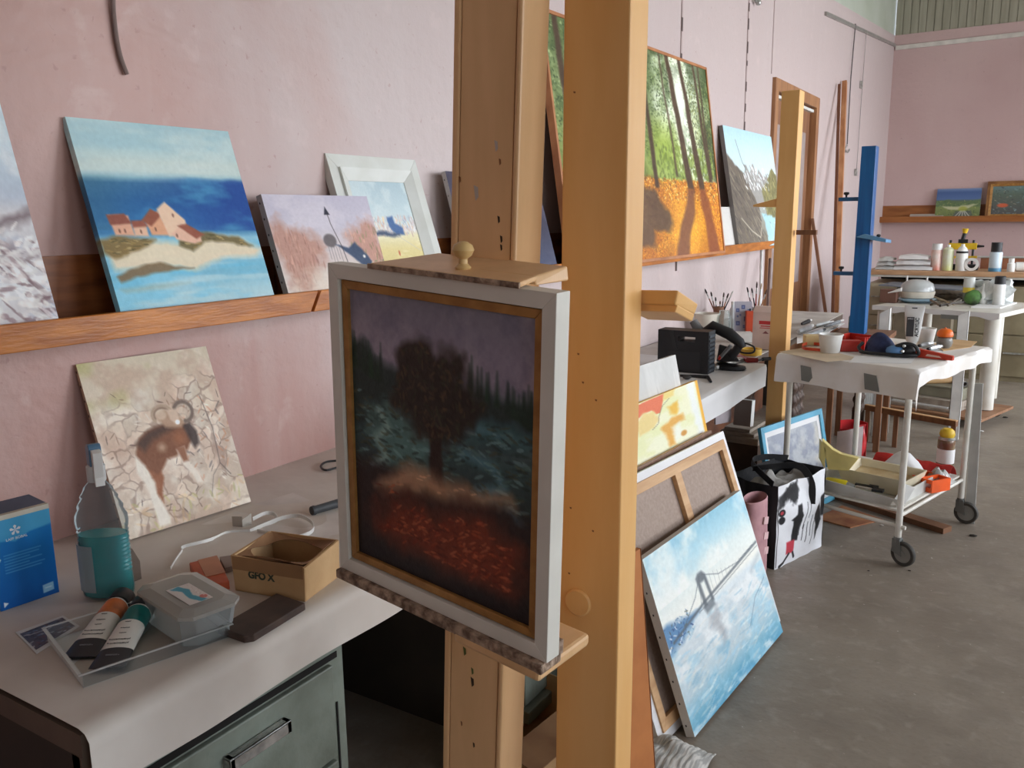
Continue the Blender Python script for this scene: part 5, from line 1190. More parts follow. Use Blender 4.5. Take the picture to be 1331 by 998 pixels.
mb = MB(); mb.tube([Q(950, 449, yk - .05), Q(936, 465, yk - .05)], [.010, .008], 10); mb.tube([Q(937, 463, yk - .05), Q(934, 467, yk - .05)], [.010, .007], 10, mi=1); build('switch_lever', mb, [mat('mid_grey_plastic', (120, 118, 116), .5), M_red], root, smooth=True)
mb = MB(); mb.hexa([Q(931, 470), Q(962, 470), Q(958, 470, yk + .12), Q(931, 470, yk + .12), Q(935, 447), Q(950, 452), Q(950, 452, yk + .1), Q(935, 447, yk + .1)]); build('battery_block', mb, mat('charcoal_plastic', (58, 56, 56), .5), root, bevel=.006)
mb = MB(); a = AZ(931, 475, TZ + .012); b = AZ(965, 466, TZ + .012); mb.bar(a, b, .05, .016); build('foot_plate', mb, M_chrome, root, bevel=.003)
mb = MB(); mb.tube(smoothpath([Q(962, 445), Q(972, 447), Q(980, 451), Q(980, 457), Q(973, 459), Q(962, 457), Q(955, 447), Q(950, 434)], 6), .0045, 8); build('cable', mb, M_black, root, smooth=True)
root = thing('sanding_pad', 'flat black oval pad on the bench in front of the power tool', 'pad', AZ(948, 480, TZ))
mb = MB(); b = AZ(948, 480, TZ); mb.lathe([(.075, 0), (.085, .008), (.08, .02), (.05, .026), (0, .026)], b, 28, sy=.62); build('rubber_pad', mb, M_black, root, smooth=True)
mb = MB(); a = AZ(931, 477, TZ + .016); mb.ico(a, .018, 1); build('metal_knob', mb, M_chrome, root, smooth=True)
mb = MB(); mb.tube([AZ(884, 488, TZ + .006), AZ(905, 489, TZ + .006), AZ(920, 490, TZ + .008), AZ(924, 496, TZ + .006)], [.006, .008, .009, .006], 8); tag(build('felt_pen', mb, M_black, smooth=True), 'black pen lying at the foot of the tool case', 'pen')
mb = MB(); mb.ico(AZ(893, 490, TZ + .012), .016, 2, (1.4, 1, .7), .2, 2); tag(build('putty_lump', mb, mat('dark_putty', (70, 66, 64), .7), smooth=True), 'small dark lump right of the plain greyish canvas', 'lump')
# bowl, jars, brushes
GL = thin_clear('jar_glass', (226, 232, 230), .14, .05)
stand('plastic_bowl', 'cream plastic bowl behind the black power tool', 'bowl', 920, 432, TZ, 33, 24, [('bowl_body', mat('cream_plastic', (226, 218, 202), .4), [(.72, 0), (.8, .1), (.96, .85), (1., 1.), (.93, 1.), (.88, .86), (.7, .12), (0, .08)])])
jr, jb, jw, jh = stand('glass_jar', 'clear glass jar holding long thin brushes', 'jar', 942, 432, TZ, 18, 28, [('jar_glass', GL, [(.8, 0), (.95, .05), (1, .1), (1, .68), (.85, .78), (.7, .84), (.7, 1.)])])
stand('glass_jar', 'small clear glass jar in front of the card with blue squares', 'jar', 965, 430, TZ, 14, 16, [('jar_glass', GL, [(.8, 0), (1, .1), (1, .68), (.6, .84), (.6, .9)]), ('jar_lid', M_chrome, [(.62, .88), (.66, .9), (.66, 1), (0, 1)])])
stand('glue_bottle', 'small pale bottle right of the jar of brushes', 'bottle', 952, 428, TZ, 9, 36, [('bottle_body', mat('pale_plastic', (222, 224, 226), .4), [(.9, 0), (1, .05), (1, .7), (.5, .8), (.45, .9)]), ('bottle_cap', M_whitep, [(.5, .88), (.5, 1), (0, 1)])])
def brush(cx, cy, k, tip, col, bc, label, z0=.012, r0=.012):
    """a brush standing in a pot centred at cx, cy, tip seen at pixel tip"""
    b = AY(tip[0], tip[1], cy); ang = k * 2.1; a = Vector((cx + r0 * math.cos(ang), cy + r0 * math.sin(ang), TZ + z0)); d = b - a
    root = thing('paint_brush', label, 'brush', a, 0, None)
    mb = MB(); mb.tube([a, a + d * .45, a + d * .72], [.0035, .005, .004], 7); build('handle', mb, mat('brush_handle_%d%d%d' % col, col, .4), root, smooth=True)
    mb = MB(); mb.tube([a + d * .72, a + d * .86], [.0045, .005], 7); build('ferrule', mb, M_chrome, root, smooth=True)
    mb = MB(); mb.tube([a + d * .86, a + d * .95, b], [.0055, .006, .002], 7); build('bristles', mb, mat('bristles_%d%d%d' % bc, bc, .8), root, smooth=True)
pr0, pb, pw, phh = stand('brush_pot', 'brown pot of brushes behind the glass jar', 'pot', 935, 424, TZ, 15, 25, [('pot_body', mat('terracotta_brown', (150, 104, 78), .6), [(.8, 0), (1, 1), (.9, 1), (.7, .1), (0, .1)])])
for k, q in enumerate((((916, 375), (150, 90, 66), (40, 36, 34), 'leftmost brush of the pot, thin with a dark round tip'),
          ((924, 379), (120, 76, 60), (60, 48, 40), 'second brush from the left in the pot, thin brown handle'),
          ((930, 386), (70, 66, 70), (50, 46, 44), 'short dark flat brush in the pot'),
          ((941, 380), (60, 56, 62), (84, 70, 60), 'upright dark brush right of the short one in the pot'),
          ((947, 381), (186, 124, 84), (70, 60, 50), 'orange-brown handled brush leaning right in the pot'),
          ((953, 378), (64, 60, 64), (214, 208, 200), 'brush with a white tip leaning farthest right in the pot'),
          ((936, 391), (140, 96, 70), (110, 80, 60), 'short light-brown brush in the middle of the pot'))):
    brush(pb.x, pb.y, k, *q)
# card with blue squares
a = AZ(954, 431, TZ); b = AZ(977, 431, TZ); w = (b - a).length; yw = math.atan2(b.y - a.y, b.x - a.x)
p = Pic(60, 100, 41); p.grad([(0, (170, 166, 176)), (1, (158, 154, 166))])
for x, y, s in ((.4, .12, .13), (.1, .23, .12), (.55, .5, .16), (.1, .65, .14), (.75, .26, .08), (.3, .42, .06), (.15, .46, .06), (.5, .78, .1)):
    p.poly([(x, y), (x + s * 1.6, y), (x + s * 1.6, y + s), (x, y + s)], (58, 70, 120), .9, .01); p.poly([(x + s * .4, y + s * .3), (x + s * 1.2, y + s * .3), (x + s * 1.2, y + s * .7), (x + s * .4, y + s * .7)], (150, 160, 196), .7, .02)
canvas('printed_card', 'grey card printed with small blue squares leaning behind the jars', a, yw, R(8), w, .20, .002, p, 1., cat='card')
def cbox_at(name, label, cat, px0, px1, pyb, z, h, depth, m_, rot=0., bevel=.002, pn='box_body', root=None):
    a = AZ(px0, pyb, z); b = AZ(px1, pyb + rot, z); d = (b - a); L = math.hypot(d.x, d.y); M = frame(a, math.atan2(d.y, d.x))
    root = thing(name, label, cat, M @ Vector((L / 2, depth / 2, 0)), math.atan2(d.y, d.x))
    mb = MB(M); mb.box((0, 0, 0), (L, depth, h)); build(pn, mb, m_, root, bevel=bevel)
    return root, M, L
r_, M, L = cbox_at('paint_can', 'orange-red oblong tin left of the white carton', 'tin', 969.5, 980, 432, TZ, .14, .05, mat('orange_red_tin', (198, 74, 40), .4))
mb = MB(M); mb.lathe([(.006, .14), (.006, .155), (0, .155)], (L * .5, .025, 0), 12); build('tin_spout', mb, M_black, r_)
r_, M, L = cbox_at('drink_carton', 'tall white carton with faded red print beside the slim yellow easel', 'carton', 977, 1003, 453, TZ, .215, .09, mat('pinkish_white_card', (226, 208, 204), .5), rot=2)
mb = MB(M); mb.hexa([(0, 0, .215), (L, 0, .215), (L, .09, .215), (0, .09, .215), (.0, .03, .245), (L, .03, .245), (L, .06, .245), (.0, .06, .245)]); build('gable_top', mb, mat('pinkish_white_card', (226, 208, 204), .5), r_)
mb = MB(M); mb.box((L * .32, -.001, .145), (L * .92, 0, .165)); mb.box((L * .40, -.001, .132), (L * .92, 0, .138)); mb.box((L * .36, -.001, .122), (L * .9, 0, .126)); build('red_print', mb, M_redink, r_)
mb = MB(M); mb.prism([(L * .5, -.001, .092), (L * .82, -.001, .092), (L * .66, -.001, .108)], (0, .001, 0)); build('triangle_mark', mb, mat('grey_red_ink', (140, 90, 96), .6), r_)
pr1, pb1, pw1, _h = stand('brush_pot', 'grey pot of brushes mostly hidden behind the white carton', 'pot', 984, 424, TZ, 16, 24, [('pot_body', mat('grey_stoneware', (150, 146, 144), .5), [(.8, 0), (1, 1), (.9, 1), (.7, .1), (0, .1)])])
for k, q in enumerate((((971, 373), (90, 60, 70), (40, 40, 40), 'dark thin brush leaning farthest left behind the white carton'), ((984, 366), (150, 50, 46), (60, 44, 40), 'red-handled brush behind the white carton'), ((977, 374), (60, 50, 60), (50, 46, 46), 'short dark brush second from left behind the white carton'), ((990, 368), (196, 150, 110), (196, 176, 150), 'pale wooden brush behind the white carton'), ((997, 376), (170, 120, 84), (90, 66, 50), 'brown brush nearest the easel behind the white carton'))):
    brush(pb1.x, pb1.y, k + 1, *q)
cbox_at('foam_block', 'flat white block in front of the printed card', 'block', 948, 979, 445, TZ, .055, .10, M_whitep)
stand('tape_roll', 'roll of yellow adhesive tape on the bench beside the carton', 'tape', 978, 462, TZ, 28, 8, [('tape_ring', mat('amber_tape', (226, 184, 70), .35), [(1, 0), (1, 1), (.7, 1), (.7, 0), (1, 0)])])
root = thing('screwdriver', 'red-handled screwdriver lying at the front of the bench near the easel', 'screwdriver', AZ(975, 467, TZ))
mb = MB(); mb.tube([AZ(958, 461, TZ + .014), AZ(972, 468, TZ + .014), AZ(985, 468, TZ + .014)], [.010, .014, .012], 10); build('handle', mb, mat('dark_red_plastic', (150, 40, 34), .35), root, smooth=True)
mb = MB(); mb.tube([AZ(985, 468, TZ + .012), AZ(992, 467, TZ + .012)], .005, 8); mb.tube([AZ(991, 467, TZ + .012), AZ(1001, 466, TZ + .012)], .010, 8); build('shaft', mb, M_black, root, smooth=True)
mb = MB(); b0 = AZ(912, 424, TZ); mb.lathe([(.03, 0), (.034, .06), (.0, .10)], b0 + Vector((-.05, .15, 0)), 5); mb.lathe([(.012, .06), (.02, .13), (0, .15)], b0 + Vector((-.06, .15, 0)), 5); tag(build('crumpled_wrapper', mb, mat('grey_green_foil', (150, 160, 146), .4)), 'crumpled grey-green wrapper behind the cream bowl', 'wrapper')
# slim poles at the wall behind the bench end
for (p0, p1, r, c, l) in (((988, 388), (990, 322), .012, (232, 230, 226), 'thin white pole standing at the wall behind the brushes'), ((998, 396), (1001, 336), .012, (110, 84, 74), 'thin dark brown pole standing at the wall behind the brushes')):
    a = AX(*p0, .15); b = AX(*p1, .1); a = a + (a - b) * ((a.z - TZ) / (b.z - a.z)); a.z = TZ
    mb = MB(); mb.tube([a, b], r, 10); tag(build('thin_pole', mb, mat('pole_%d' % c[0], c, .5), smooth=True), l, 'pole')
# tools on the bench beyond the easel
silver = mat('silver_tube', (196, 198, 198), .3, .6, col2=(150, 152, 152))
tl = [((1038, 431), (1056, 423), .022, silver, 'fat silver paint tube at the left of the tube heap'), ((1048, 436), (1072, 428), .018, silver, 'silver paint tube in front of the tube heap'), ((1060, 423), (1083, 418), .014, mat('pale_tube', (214, 216, 214), .35), 'pale paint tube at the back of the tube heap'),
      ((1068, 431), (1092, 422), .010, M_chrome, 'long metal tool on the right of the tube heap'), ((1042, 421), (1054, 416), .015, M_black, 'short black tube behind the tube heap'), ((1072, 424), (1096, 416), .012, mat('grey_tube', (130, 134, 136), .4), 'grey tube at the far right of the tube heap')]
for a, b, r, m_, l in tl:
    a = AZ(*a, TZ + r); b = AZ(*b, TZ + r); d = b - a; root = thing('paint_tube' if m_ is not M_chrome else 'palette_knife', l, 'paint tube' if m_ is not M_chrome else 'tool', a - Vector((0, 0, r)), 0)
    mb = MB(); mb.tube([a, a + d * .1, a + d * .75, a + d * .82], [r * .5, r * .8, r, r * .7], 10); build('tube_body' if m_ is not M_chrome else 'blade', mb, m_, root, smooth=True)
    mb = MB(); mb.tube([a + d * .82, b], r * .55, 8); build('cap' if m_ is not M_chrome else 'handle', mb, M_whitep if r != .018 else M_black, root, smooth=True)
q = [zp(1036, 446, TZ), zp(1062, 440, TZ), zp(1098, 420, TZ), zp(1084, 418, TZ), zp(1036, 436, TZ)]
flat('paper_sheet', 'white paper sheet under the heap of paint tubes beyond the slim easel', 'paper', q, TZ - .003, .002, M_paperb)

# ================================================================== under the far half of the bench
def ribbed_radiator(x, y, n, h, label, z0=.12):
    root = thing('cast_iron_radiator', label, 'radiator', (x, y, 0))
    for k in range(n):
        yy = y + k * .06; mb = MB()
        prof = [(.02, z0 * 0)]
        pts = []; rs = []
        for i in range(29): z = z0 + (h - z0) * i / 28; pts.append((x, yy, z)); rs.append(.034 if i % 4 in (1, 2) else .024)
        mb.tube(pts, rs, 10); build('radiator_section', mb, M_iron, root, smooth=True)
    mb = MB(); mb.box((x - .03, y - .02, 0), (x + .03, y, z0 + .03)); mb.box((x - .03, y + (n - 1) * .06, 0), (x + .03, y + (n - 1) * .06 + .02, z0 + .03)); build('foot', mb, M_iron, root)
ribbed_radiator(.56, 4.86, 4, .62, 'rusty cast iron radiator left of the slim yellow easel, under the bench')
ribbed_radiator(.80, 5.06, 4, .66, 'brown cast iron radiator right of the slim yellow easel, behind the trolley')
ribbed_radiator(.95, 6.40, 3, .66, 'dark cast iron radiator beside the brown side table legs')
mb = MB(); mb.box((.12, 4.7, 0), (.16, 6.8, .74)); tag(build('backing_board', mb, mat('rusty_brown_panel', (134, 84, 56), .8, col2=(90, 58, 42), scale=4)), 'rusty brown board against the wall below the bench behind the radiators', 'board')
r_, M, L = cbox_at('cardboard_sheets', 'stack of grey-brown cardboard sheets on a low shelf under the bench', 'cardboard', 930, 985, 572, .26, .02, .34, M_greywood, rot=8)
for k in range(3):
    mb = MB(M); mb.box((.02 * k, .015 * k, .021 * (k + 1)), (L - .03 * k, .33, .021 * (k + 1) + .018)); build('sheet', mb, M_greywood, r_)
mb = MB(M); mb.box((0, 0, -.26), (L, .34, -.001)); tag(build('wooden_crate', mb, mat('dark_crate_wood', (92, 72, 58), .8, col2=(66, 52, 44), scale=6)), 'dark wooden crate under the bench carrying the cardboard sheets', 'crate')
cz = .36
a = AZ(953, 553, cz); pz = Pic(20, 20, 51); pz.grad([(0, (168, 156, 150)), (1, (160, 148, 142))]); pz.grain(5)
b = AZ(975, 556, cz); yw = math.atan2(b.y - a.y, b.x - a.x)
root, Mq = canvas('blank_canvas', 'small box canvas with a white painted edge on the cardboard sheets under the bench', (a.x, a.y, cz), yw, R(6), (b - a).length, .15, .05, pz, 1., side=(232, 232, 228), cat='canvas')
mb = MB(); a = AZ(930, 552, .34); b = AZ(950, 548, .34); mb.prism([a, b, b + Vector((0, 0, .14)), a + Vector((0, 0, .14))], (-.02, .03, 0)); tag(build('white_board', mb, mat('lilac_white_board', (216, 204, 208), .6)), 'pinkish white board standing under the bench right of the yellow abstract', 'board')

# ================================================================== trolley
TM = frame((1.56, 3.945, 0), R(-15)); TW, TD = .56, .75
root = thing('trolley', 'white enamelled tubular trolley on rubber castors', 'trolley', TM @ Vector((-TW / 2, TD / 2, 0)), R(-15))
tro = root
for i, (x, y) in enumerate(((0, 0), (-TW, 0), (0, TD), (-TW, TD))):
    mb = MB(TM); mb.tube([(x, y, .125), (x, y, .885)], .0145, 14); build('leg', mb, M_white, root, smooth=True)
    # castor
    ca = R(-48) if i == 0 else R(-35)
    MC = TM @ Matrix.Translation((x, y, 0)) @ Matrix.Rotation(ca + R(40), 4, 'Z')
    mb = MB(MC); mb.tube([(0, 0, .10), (0, 0, .128)], .017, 12); mb.hexa([(-.018, -.016, .06), (.030, -.016, .045), (.030, -.013, .045), (-.018, -.013, .06), (-.018, -.016, .12), (.016, -.016, .12), (.016, -.013, .12), (-.018, -.013, .12)]); mb.hexa([(-.018, .013, .06), (.030, .013, .045), (.030, .016, .045), (-.018, .016, .06), (-.018, .013, .12), (.016, .013, .12), (.016, .016, .12), (-.018, .016, .12)]); mb.box((-.018, -.016, .115), (.016, .016, .12))
    cf = build('castor_fork', mb, mat('grey_steel', (132, 134, 130), .45, .5), root)
    ax = Matrix.Rotation(PI / 2, 4, 'X')
    mb = MB(MC); mb.lathe([(.040, -.011), (.052, -.011), (.056, -.006), (.056, .006), (.052, .011), (.040, .011), (.040, -.011)], (.030, 0, .056), 28, ax=ax); wh = build('tyre', mb, mat('worn_rubber', (70, 66, 60), .7), cf, smooth=True)
    mb = MB(MC); mb.lathe([(.012, -.013), (.012, -.008), (.041, -.008), (.041, .008), (.012, .008), (.012, .013)], (.030, 0, .056), 24, ax=ax); build('wheel_hub', mb, mat('grey_hub', (150, 148, 140), .5), cf, smooth=True)
for z, nm in ((.175, 'rail'),):
    for a, b in (((-TW, 0, z + .02), (0.03, 0, z)), ((0, -.0, z + .05), (0, TD, z + .05)), ((-TW, 0, z + .05), (-TW, TD, z + .05)), ((-TW, TD, z + .05), (0, TD, z + .05))):
        mb = MB(TM); mb.tube([a, b], .009, 10); build(nm, mb, M_white, root, smooth=True)
mb = MB(TM); mb.box((-TW + .01, .01, .237), (-.01, TD - .01, .247)); build('lower_shelf', mb, M_white, root, bevel=.002)
mb = MB(TM); mb.box((-TW - .03, -.03, .872), (.03, TD + .04, .892)); build('table_top', mb, M_white, root, bevel=.003)
# paper cover with overhanging edges
def cover(u, v):
    X0, X1, Y0_, Y1_ = -TW - .045, .045, -.045, TD + .06
    # parameter runs over the top plus the near and the right hang
    hang = .125 if True else 0
    sx = (X1 - X0) + .07; x = X0 + sx * u; sy = (Y1_ - Y0_) + hang; y = Y1_ - sy * v
    z = .896 + .0015 * mnoise(Vector((x * 5, y * 5, 2)))
    dz = 0
    if y < Y0_:
        d = Y0_ - y; n = mnoise(Vector((x * 6, 3, 1))); dz = d * (1 + .12 * n); y = Y0_ - .01 - .012 * d / hang * (1 + 1.2 * mnoise(Vector((x * 9, 1, 4))))
    if x > X1:
        d = x - X1; ex = d * (1 + .28 * mnoise(Vector((y * 5, 1, 7)))); dz = max(dz, dz * .8 + ex * (1.0)); x = X1 + .01 + .01 * mnoise(Vector((y * 8, 5, 1)))
        z -= 0
    z -= dz
    return TM @ Vector((x, y, z))
mb = MB(); mb.sheet(cover, 60, 70, .0012); cv = tag(build('paper_cover', mb, mat('cream_paper_cloth', (234, 230, 226), .6, col2=(220, 212, 202), scale=6, bump=.12, bscale=9), smooth=True), 'creased cream paper taped over the trolley top with hanging edges', 'paper')
cv_tape = mat('grey_tape', (128, 128, 122), .5)
for x0, w_, z0 in ((-.47, .055, .838), (-.17, .06, .838)):
    mb = MB(TM); mb.hexa([(x0 + .005, -.070, z0 - .05), (x0 + w_ + .01, -.070, z0 - .055), (x0 + w_ + .01, -.067, z0 - .055), (x0 + .005, -.067, z0 - .05), (x0 - .005, -.066, z0 + .02), (x0 + w_ - .01, -.066, z0 + .015), (x0 + w_ - .01, -.062, z0 + .015), (x0 - .005, -.062, z0 + .02)])
    mb.M = None; o = build('tape_patch', mb, cv_tape, cv)
TT = .8995
# -- things on the trolley top
stand('plastic_cup', 'white plastic cup on the trolley, nearest the left edge', 'cup', 1082, 459, TT, 31, 24, [('cup_body', M_whitep, [(.74, 0), (.78, .04), (.97, .92), (1.03, .94), (1.03, 1), (.95, 1), (.9, .9), (.72, .08), (0, .05)])], n=28)
cbox_at('cream_box', 'small cream box behind the white cup on the trolley', 'box', 1047, 1070, 449, TT, .05, .06, mat('cream_card_box', (222, 196, 140), .5))
# red open crate
a = AZ(1087, 451, TT); M = frame(a, R(-22)); w, d, h = .15, .11, .062
root = thing('open_crate', 'bright red open plastic crate with ribbed side on the trolley', 'crate', a)
mb = MB(M); t = .004
mb.box((0, 0, 0), (w, d, t)); mb.box((0, 0, t), (w * .28, t, h)); mb.box((w * .66, 0, t), (w, t, h)); mb.box((w * .28, 0, t), (w * .66, t, h * .45)); mb.box((0, d - t, t), (w, d, h)); mb.box((0, t, t), (t, d - t, h)); mb.box((w - t, t, t), (w, d - t, h))
for k in range(6): mb.box((w, .012 + k * .016, .004), (w + .003, .018 + k * .016, h))
build('crate_body', mb, M_red, root)
mb = MB(M); mb.box((w * .30, -.001, .004), (w * .62, .0, h * .42)); build('crate_label', mb, mat('tan_label', (196, 130, 84), .5), root)
r_, M, L = cbox_at('plastic_box', 'low dark red plastic box in front of the bright red crate', 'box', 1093, 1119, 457, TT, .046, .05, mat('darker_red_plastic', (178, 44, 28), .4))
mb = MB(M); mb.box((-.002, -.002, .046), (L + .002, .052, .052)); build('box_lid', mb, mat('darker_red_plastic', (178, 44, 28), .4), r_, bevel=.001)
mb = MB(); z = TT + .010
mb.ribbon(smoothpath([AZ(1070, 448, z), AZ(1052, 446, z), AZ(1043, 449, z), AZ(1047, 453, z), AZ(1072, 455, z)], 5), .003, .014); tag(build('plastic_strap', mb, mat('orange_red_strap', (222, 84, 50), .4)), 'orange-red plastic strap bent in a loop left of the white cup', 'strap')
# navy mask with black straps
root = thing('face_mask', 'navy and black protective mask with straps lying on the trolley', 'mask', AZ(1150, 466, TT))
c = AZ(1148, 463, TT) + Vector((0, .06, 0)); rz = R(-12)
mb = MB(); 
def shell(u, v):
    t = PI * (u * 1.0); ph = v
    x = -.075 + .15 * u; w = math.sin(PI * min(1, max(0, u * .95 + .03))) ** .6
    y = -.045 * w + .09 * w * v; z = .115 * w * math.sin(PI * v) * (1 - .35 * u) + .006
    return c + Matrix.Rotation(rz, 3, 'Z') @ Vector((x - .02, y, z))
mb.sheet(shell, 18, 12, .004); build('mask_shell', mb, mat('navy_fabric', (44, 56, 96), .6, col2=(30, 38, 70), scale=30, bump=.3), root, smooth=True)
mb = MB(); mb.ico(c + Vector((.045, -.055, .028)), .03, 2, (1.3, .7, .9)); build('pale_blue_lens', mb, mat('blue_lens', (96, 140, 190), .15), root, smooth=True)
mb = MB(); mb.ico(c + Vector((.09, -.03, .03)), .038, 2, (1.1, .9, .8), .25, 3); build('black_filter', mb, M_black, root, smooth=True)
for pts in ([(-.10, -.02, .012), (-.098, -.05, .012), (-.05, -.07, .012), (.02, -.075, .012), (.10, -.07, .012), (.14, -.05, .012)], [(.05, -.06, .05), (.09, -.06, .065), (.13, -.055, .055), (.145, -.05, .02), (.11, -.05, .012)], [(-.10, 0, .05), (-.115, -.02, .03), (-.10, -.04, .012)]):
    mb = MB(); mb.tube(smoothpath([c + Vector(p) for p in pts], 5), .008, 8); build('strap', mb, M_black, root, smooth=True)
for p in ((.085, -.065, .055), (.08, -.068, .03)):
    mb = MB(); mb.ico(c + Vector(p), .009, 1); build('silver_clip', mb, M_chrome, root, smooth=True)
q = [zp(1103, 471, TT), zp(1112, 462, TT), zp(1192, 462, TT), zp(1184, 472, TT)]
flat('paper_tissue', 'white paper tissue under the navy mask', 'paper', q, TT - .001, .0008, M_paperb)
# acrylic tube standing on its cap
b0 = AZ(1185, 451, TT); M = frame((b0.x, b0.y, TT), R(8)); H = .205
root = thing('paint_tube', 'white acrylic paint tube with a black label standing upside down on its cap', 'paint tube', b0)
mb = MB(M); n = 20; st = [(.02, .018, .014), (.032, .028, .021), (.08, .035, .018), (.15, .041, .009), (.185, .045, .003), (H, .046, .0025)]
vs = [(a * math.cos(2 * PI * j / n), b * math.sin(2 * PI * j / n), z) for z, a, b in st for j in range(n)]
mb.add(vs, [(i * n + j, i * n + (j + 1) % n, (i + 1) * n + (j + 1) % n, (i + 1) * n + j) for i in range(len(st) - 1) for j in range(n)] + [tuple(range(n - 1, -1, -1)), tuple((len(st) - 1) * n + j for j in range(n))]); build('tube_body', mb, mat('glossy_white_tube', (222, 222, 218), .3), root, smooth=True)
mb = MB(M); mb.lathe([(.016, 0), (.018, .002), (.017, .026), (.012, .028)], n=20); build('cap', mb, M_whitep, root, smooth=True)
Mt = M @ Matrix.Translation((0, -.0185, .1)) @ Matrix.Rotation(R(9), 4, 'X') if False else M @ Matrix.Translation((0, -.0215, .105)) @ Matrix.Rotation(R(-9), 4, 'X')
mb = MB(Mt); mb.box((-.031, 0, -.05), (.002, .001, .045)); build('black_label', mb, mat('label_grey_black', (60, 60, 62), .4), root)
text('ACRYLIC', .023, Mt @ Matrix.Translation((.0165, -.0005, -.004)) @ Matrix.Rotation(-PI / 2, 4, 'Y'), M_ink, root, bold=.0007)
text('pebeo', .010, Mt @ Matrix.Translation((-.0145, -.0006, .037)), M_whiteink, root)
mb = MB(M @ Matrix.Translation((0, -.0035, .193))); mb.box((-.012, -.0005, -.003), (.012, 0, .002)); build('hang_slot', mb, M_ink, root)
stand('plastic_cup', 'white plastic cup on the trolley behind the acrylic paint tube', 'cup', 1206, 449, TT, 25, 22, [('cup_body', M_whitep, [(.7, 0), (1.0, 1), (.93, 1), (.66, .08), (0, .05)])], n=24)
stand('spice_jar', 'round grey jar with a bright orange domed lid on the trolley', 'jar', 1230, 453, TT, 20, 27, [('jar_body', mat('grey_glass_jar', (140, 136, 128), .25), [(.6, 0), (.9, .12), (1, .3), (.9, .48), (.6, .56)]), ('jar_lid', M_orange, [(.68, .53), (.98, .58), (1, .68), (.85, .84), (.5, .93), (.12, .95), (.1, 1), (0, 1)])])
for k, (p0, p1, r, l) in enumerate((((1196, 449), (1212, 446), .014, 'crumpled silver tube left in the pair behind the red level'), ((1208, 453), (1224, 450), .015, 'crumpled silver tube right in the pair behind the red level'))):
    a = AZ(*p0, TT + r); b = AZ(*p1, TT + r); root = thing('metal_tube', l, 'paint tube', a - Vector((0, 0, r)))
    mb = MB(); mb.tube([a, a * .7 + b * .3, a * .3 + b * .7, b], [r * .6, r, r * .9, r * .5], 8); build('tube_body', mb, silver, root, smooth=True)
    mb = MB(); mb.tube([a, a + (a - b) * .12], r * .5, 8); build('cap', mb, M_black, root, smooth=True)
a = AZ(1188, 464, TT); b = AZ(1238, 469, TT); d = (b - a); L = d.length; M = frame(a, math.atan2(d.y, d.x))
root = thing('spirit_level', 'red plastic level with a pale slot lying at the trolley front edge', 'level', (a + b) / 2, math.atan2(d.y, d.x))
mb = MB(M); mb.hexa([(0, 0, 0), (L, 0, 0), (L, .022, 0), (0, .022, 0), (0, 0, .042), (L, 0, .020), (L, .022, .020), (0, .022, .042)]); build('level_body', mb, mat('level_red', (200, 62, 38), .4), root, bevel=.002)
mb = MB(M); mb.hexa([(L * .3, -.0008, .010), (L * .72, -.0008, .008), (L * .72, .001, .008), (L * .3, .001, .010), (L * .34, -.0008, .020), (L * .66, -.0008, .015), (L * .66, .001, .015), (L * .34, .001, .020)]); build('pale_slot', mb, mat('pale_pink', (232, 196, 180), .5), root)
q = [zp(1214, 447, TT), zp(1240, 441, TT), zp(1270, 444, TT), zp(1262, 451, TT), zp(1226, 456, TT)]
flat('cardboard_piece', 'tan cardboard piece at the right end of the trolley top', 'cardboard', q, TT - .001, .002, M_card)
q = [zp(1012, 457, TT), zp(1055, 450, TT), zp(1120, 466, TT), zp(1075, 470, TT)]
flat('kraft_paper', 'tan kraft paper under the white cup on the trolley', 'paper', q, TT - .0012, .0007, mat('tan_paper', (216, 196, 168), .7))
# -- things on the lower shelf
SZ = .2475
def TP(x, y, z=0.): return TM @ Vector((x, y, z))
# big white tray
root = thing('storage_tray', 'large white open tray with raised edges on the lower trolley shelf', 'tray', TP(-.25, .28, SZ), R(-15))
mb = MB(TM); X0, X1, Yn, Yf = -.44, -.03, .035, .50
mb.box((X0, Yn, SZ), (X1, Yf, SZ + .004)); hh = .055
mb.hexa([(X0, Yn, SZ + .004), (X1, Yn, SZ + .004), (X1, Yn + .004, SZ + .004), (X0, Yn + .004, SZ + .004), (X0 - .02, Yn - .018, SZ + hh + .012), (X1 + .01, Yn - .018, SZ + hh - .012), (X1 + .01, Yn - .014, SZ + hh - .012), (X0 - .02, Yn - .014, SZ + hh + .012)])
mb.box((X0, Yf - .004, SZ + .004), (X1, Yf, SZ + hh)); mb.box((X0, Yn + .004, SZ + .004), (X0 + .004, Yf - .004, SZ + hh)); mb.box((X1 - .004, Yn + .004, SZ + .004), (X1, Yf - .004, SZ + hh)); build('tray_body', mb, mat('grey_white_plastic', (212, 210, 202), .4), root)
mb = MB(TM); mb.prism([(X1 - .02, Yn - .02, SZ + .012), (X1 + .03, Yn + .02, SZ + .02), (X1 + .05, Yn + .06, SZ + .09), (X1 + .02, Yn + .02, SZ + .11)], (-.004, .008, 0)); build('bent_corner', mb, M_whitep, root)
zs = SZ + .006
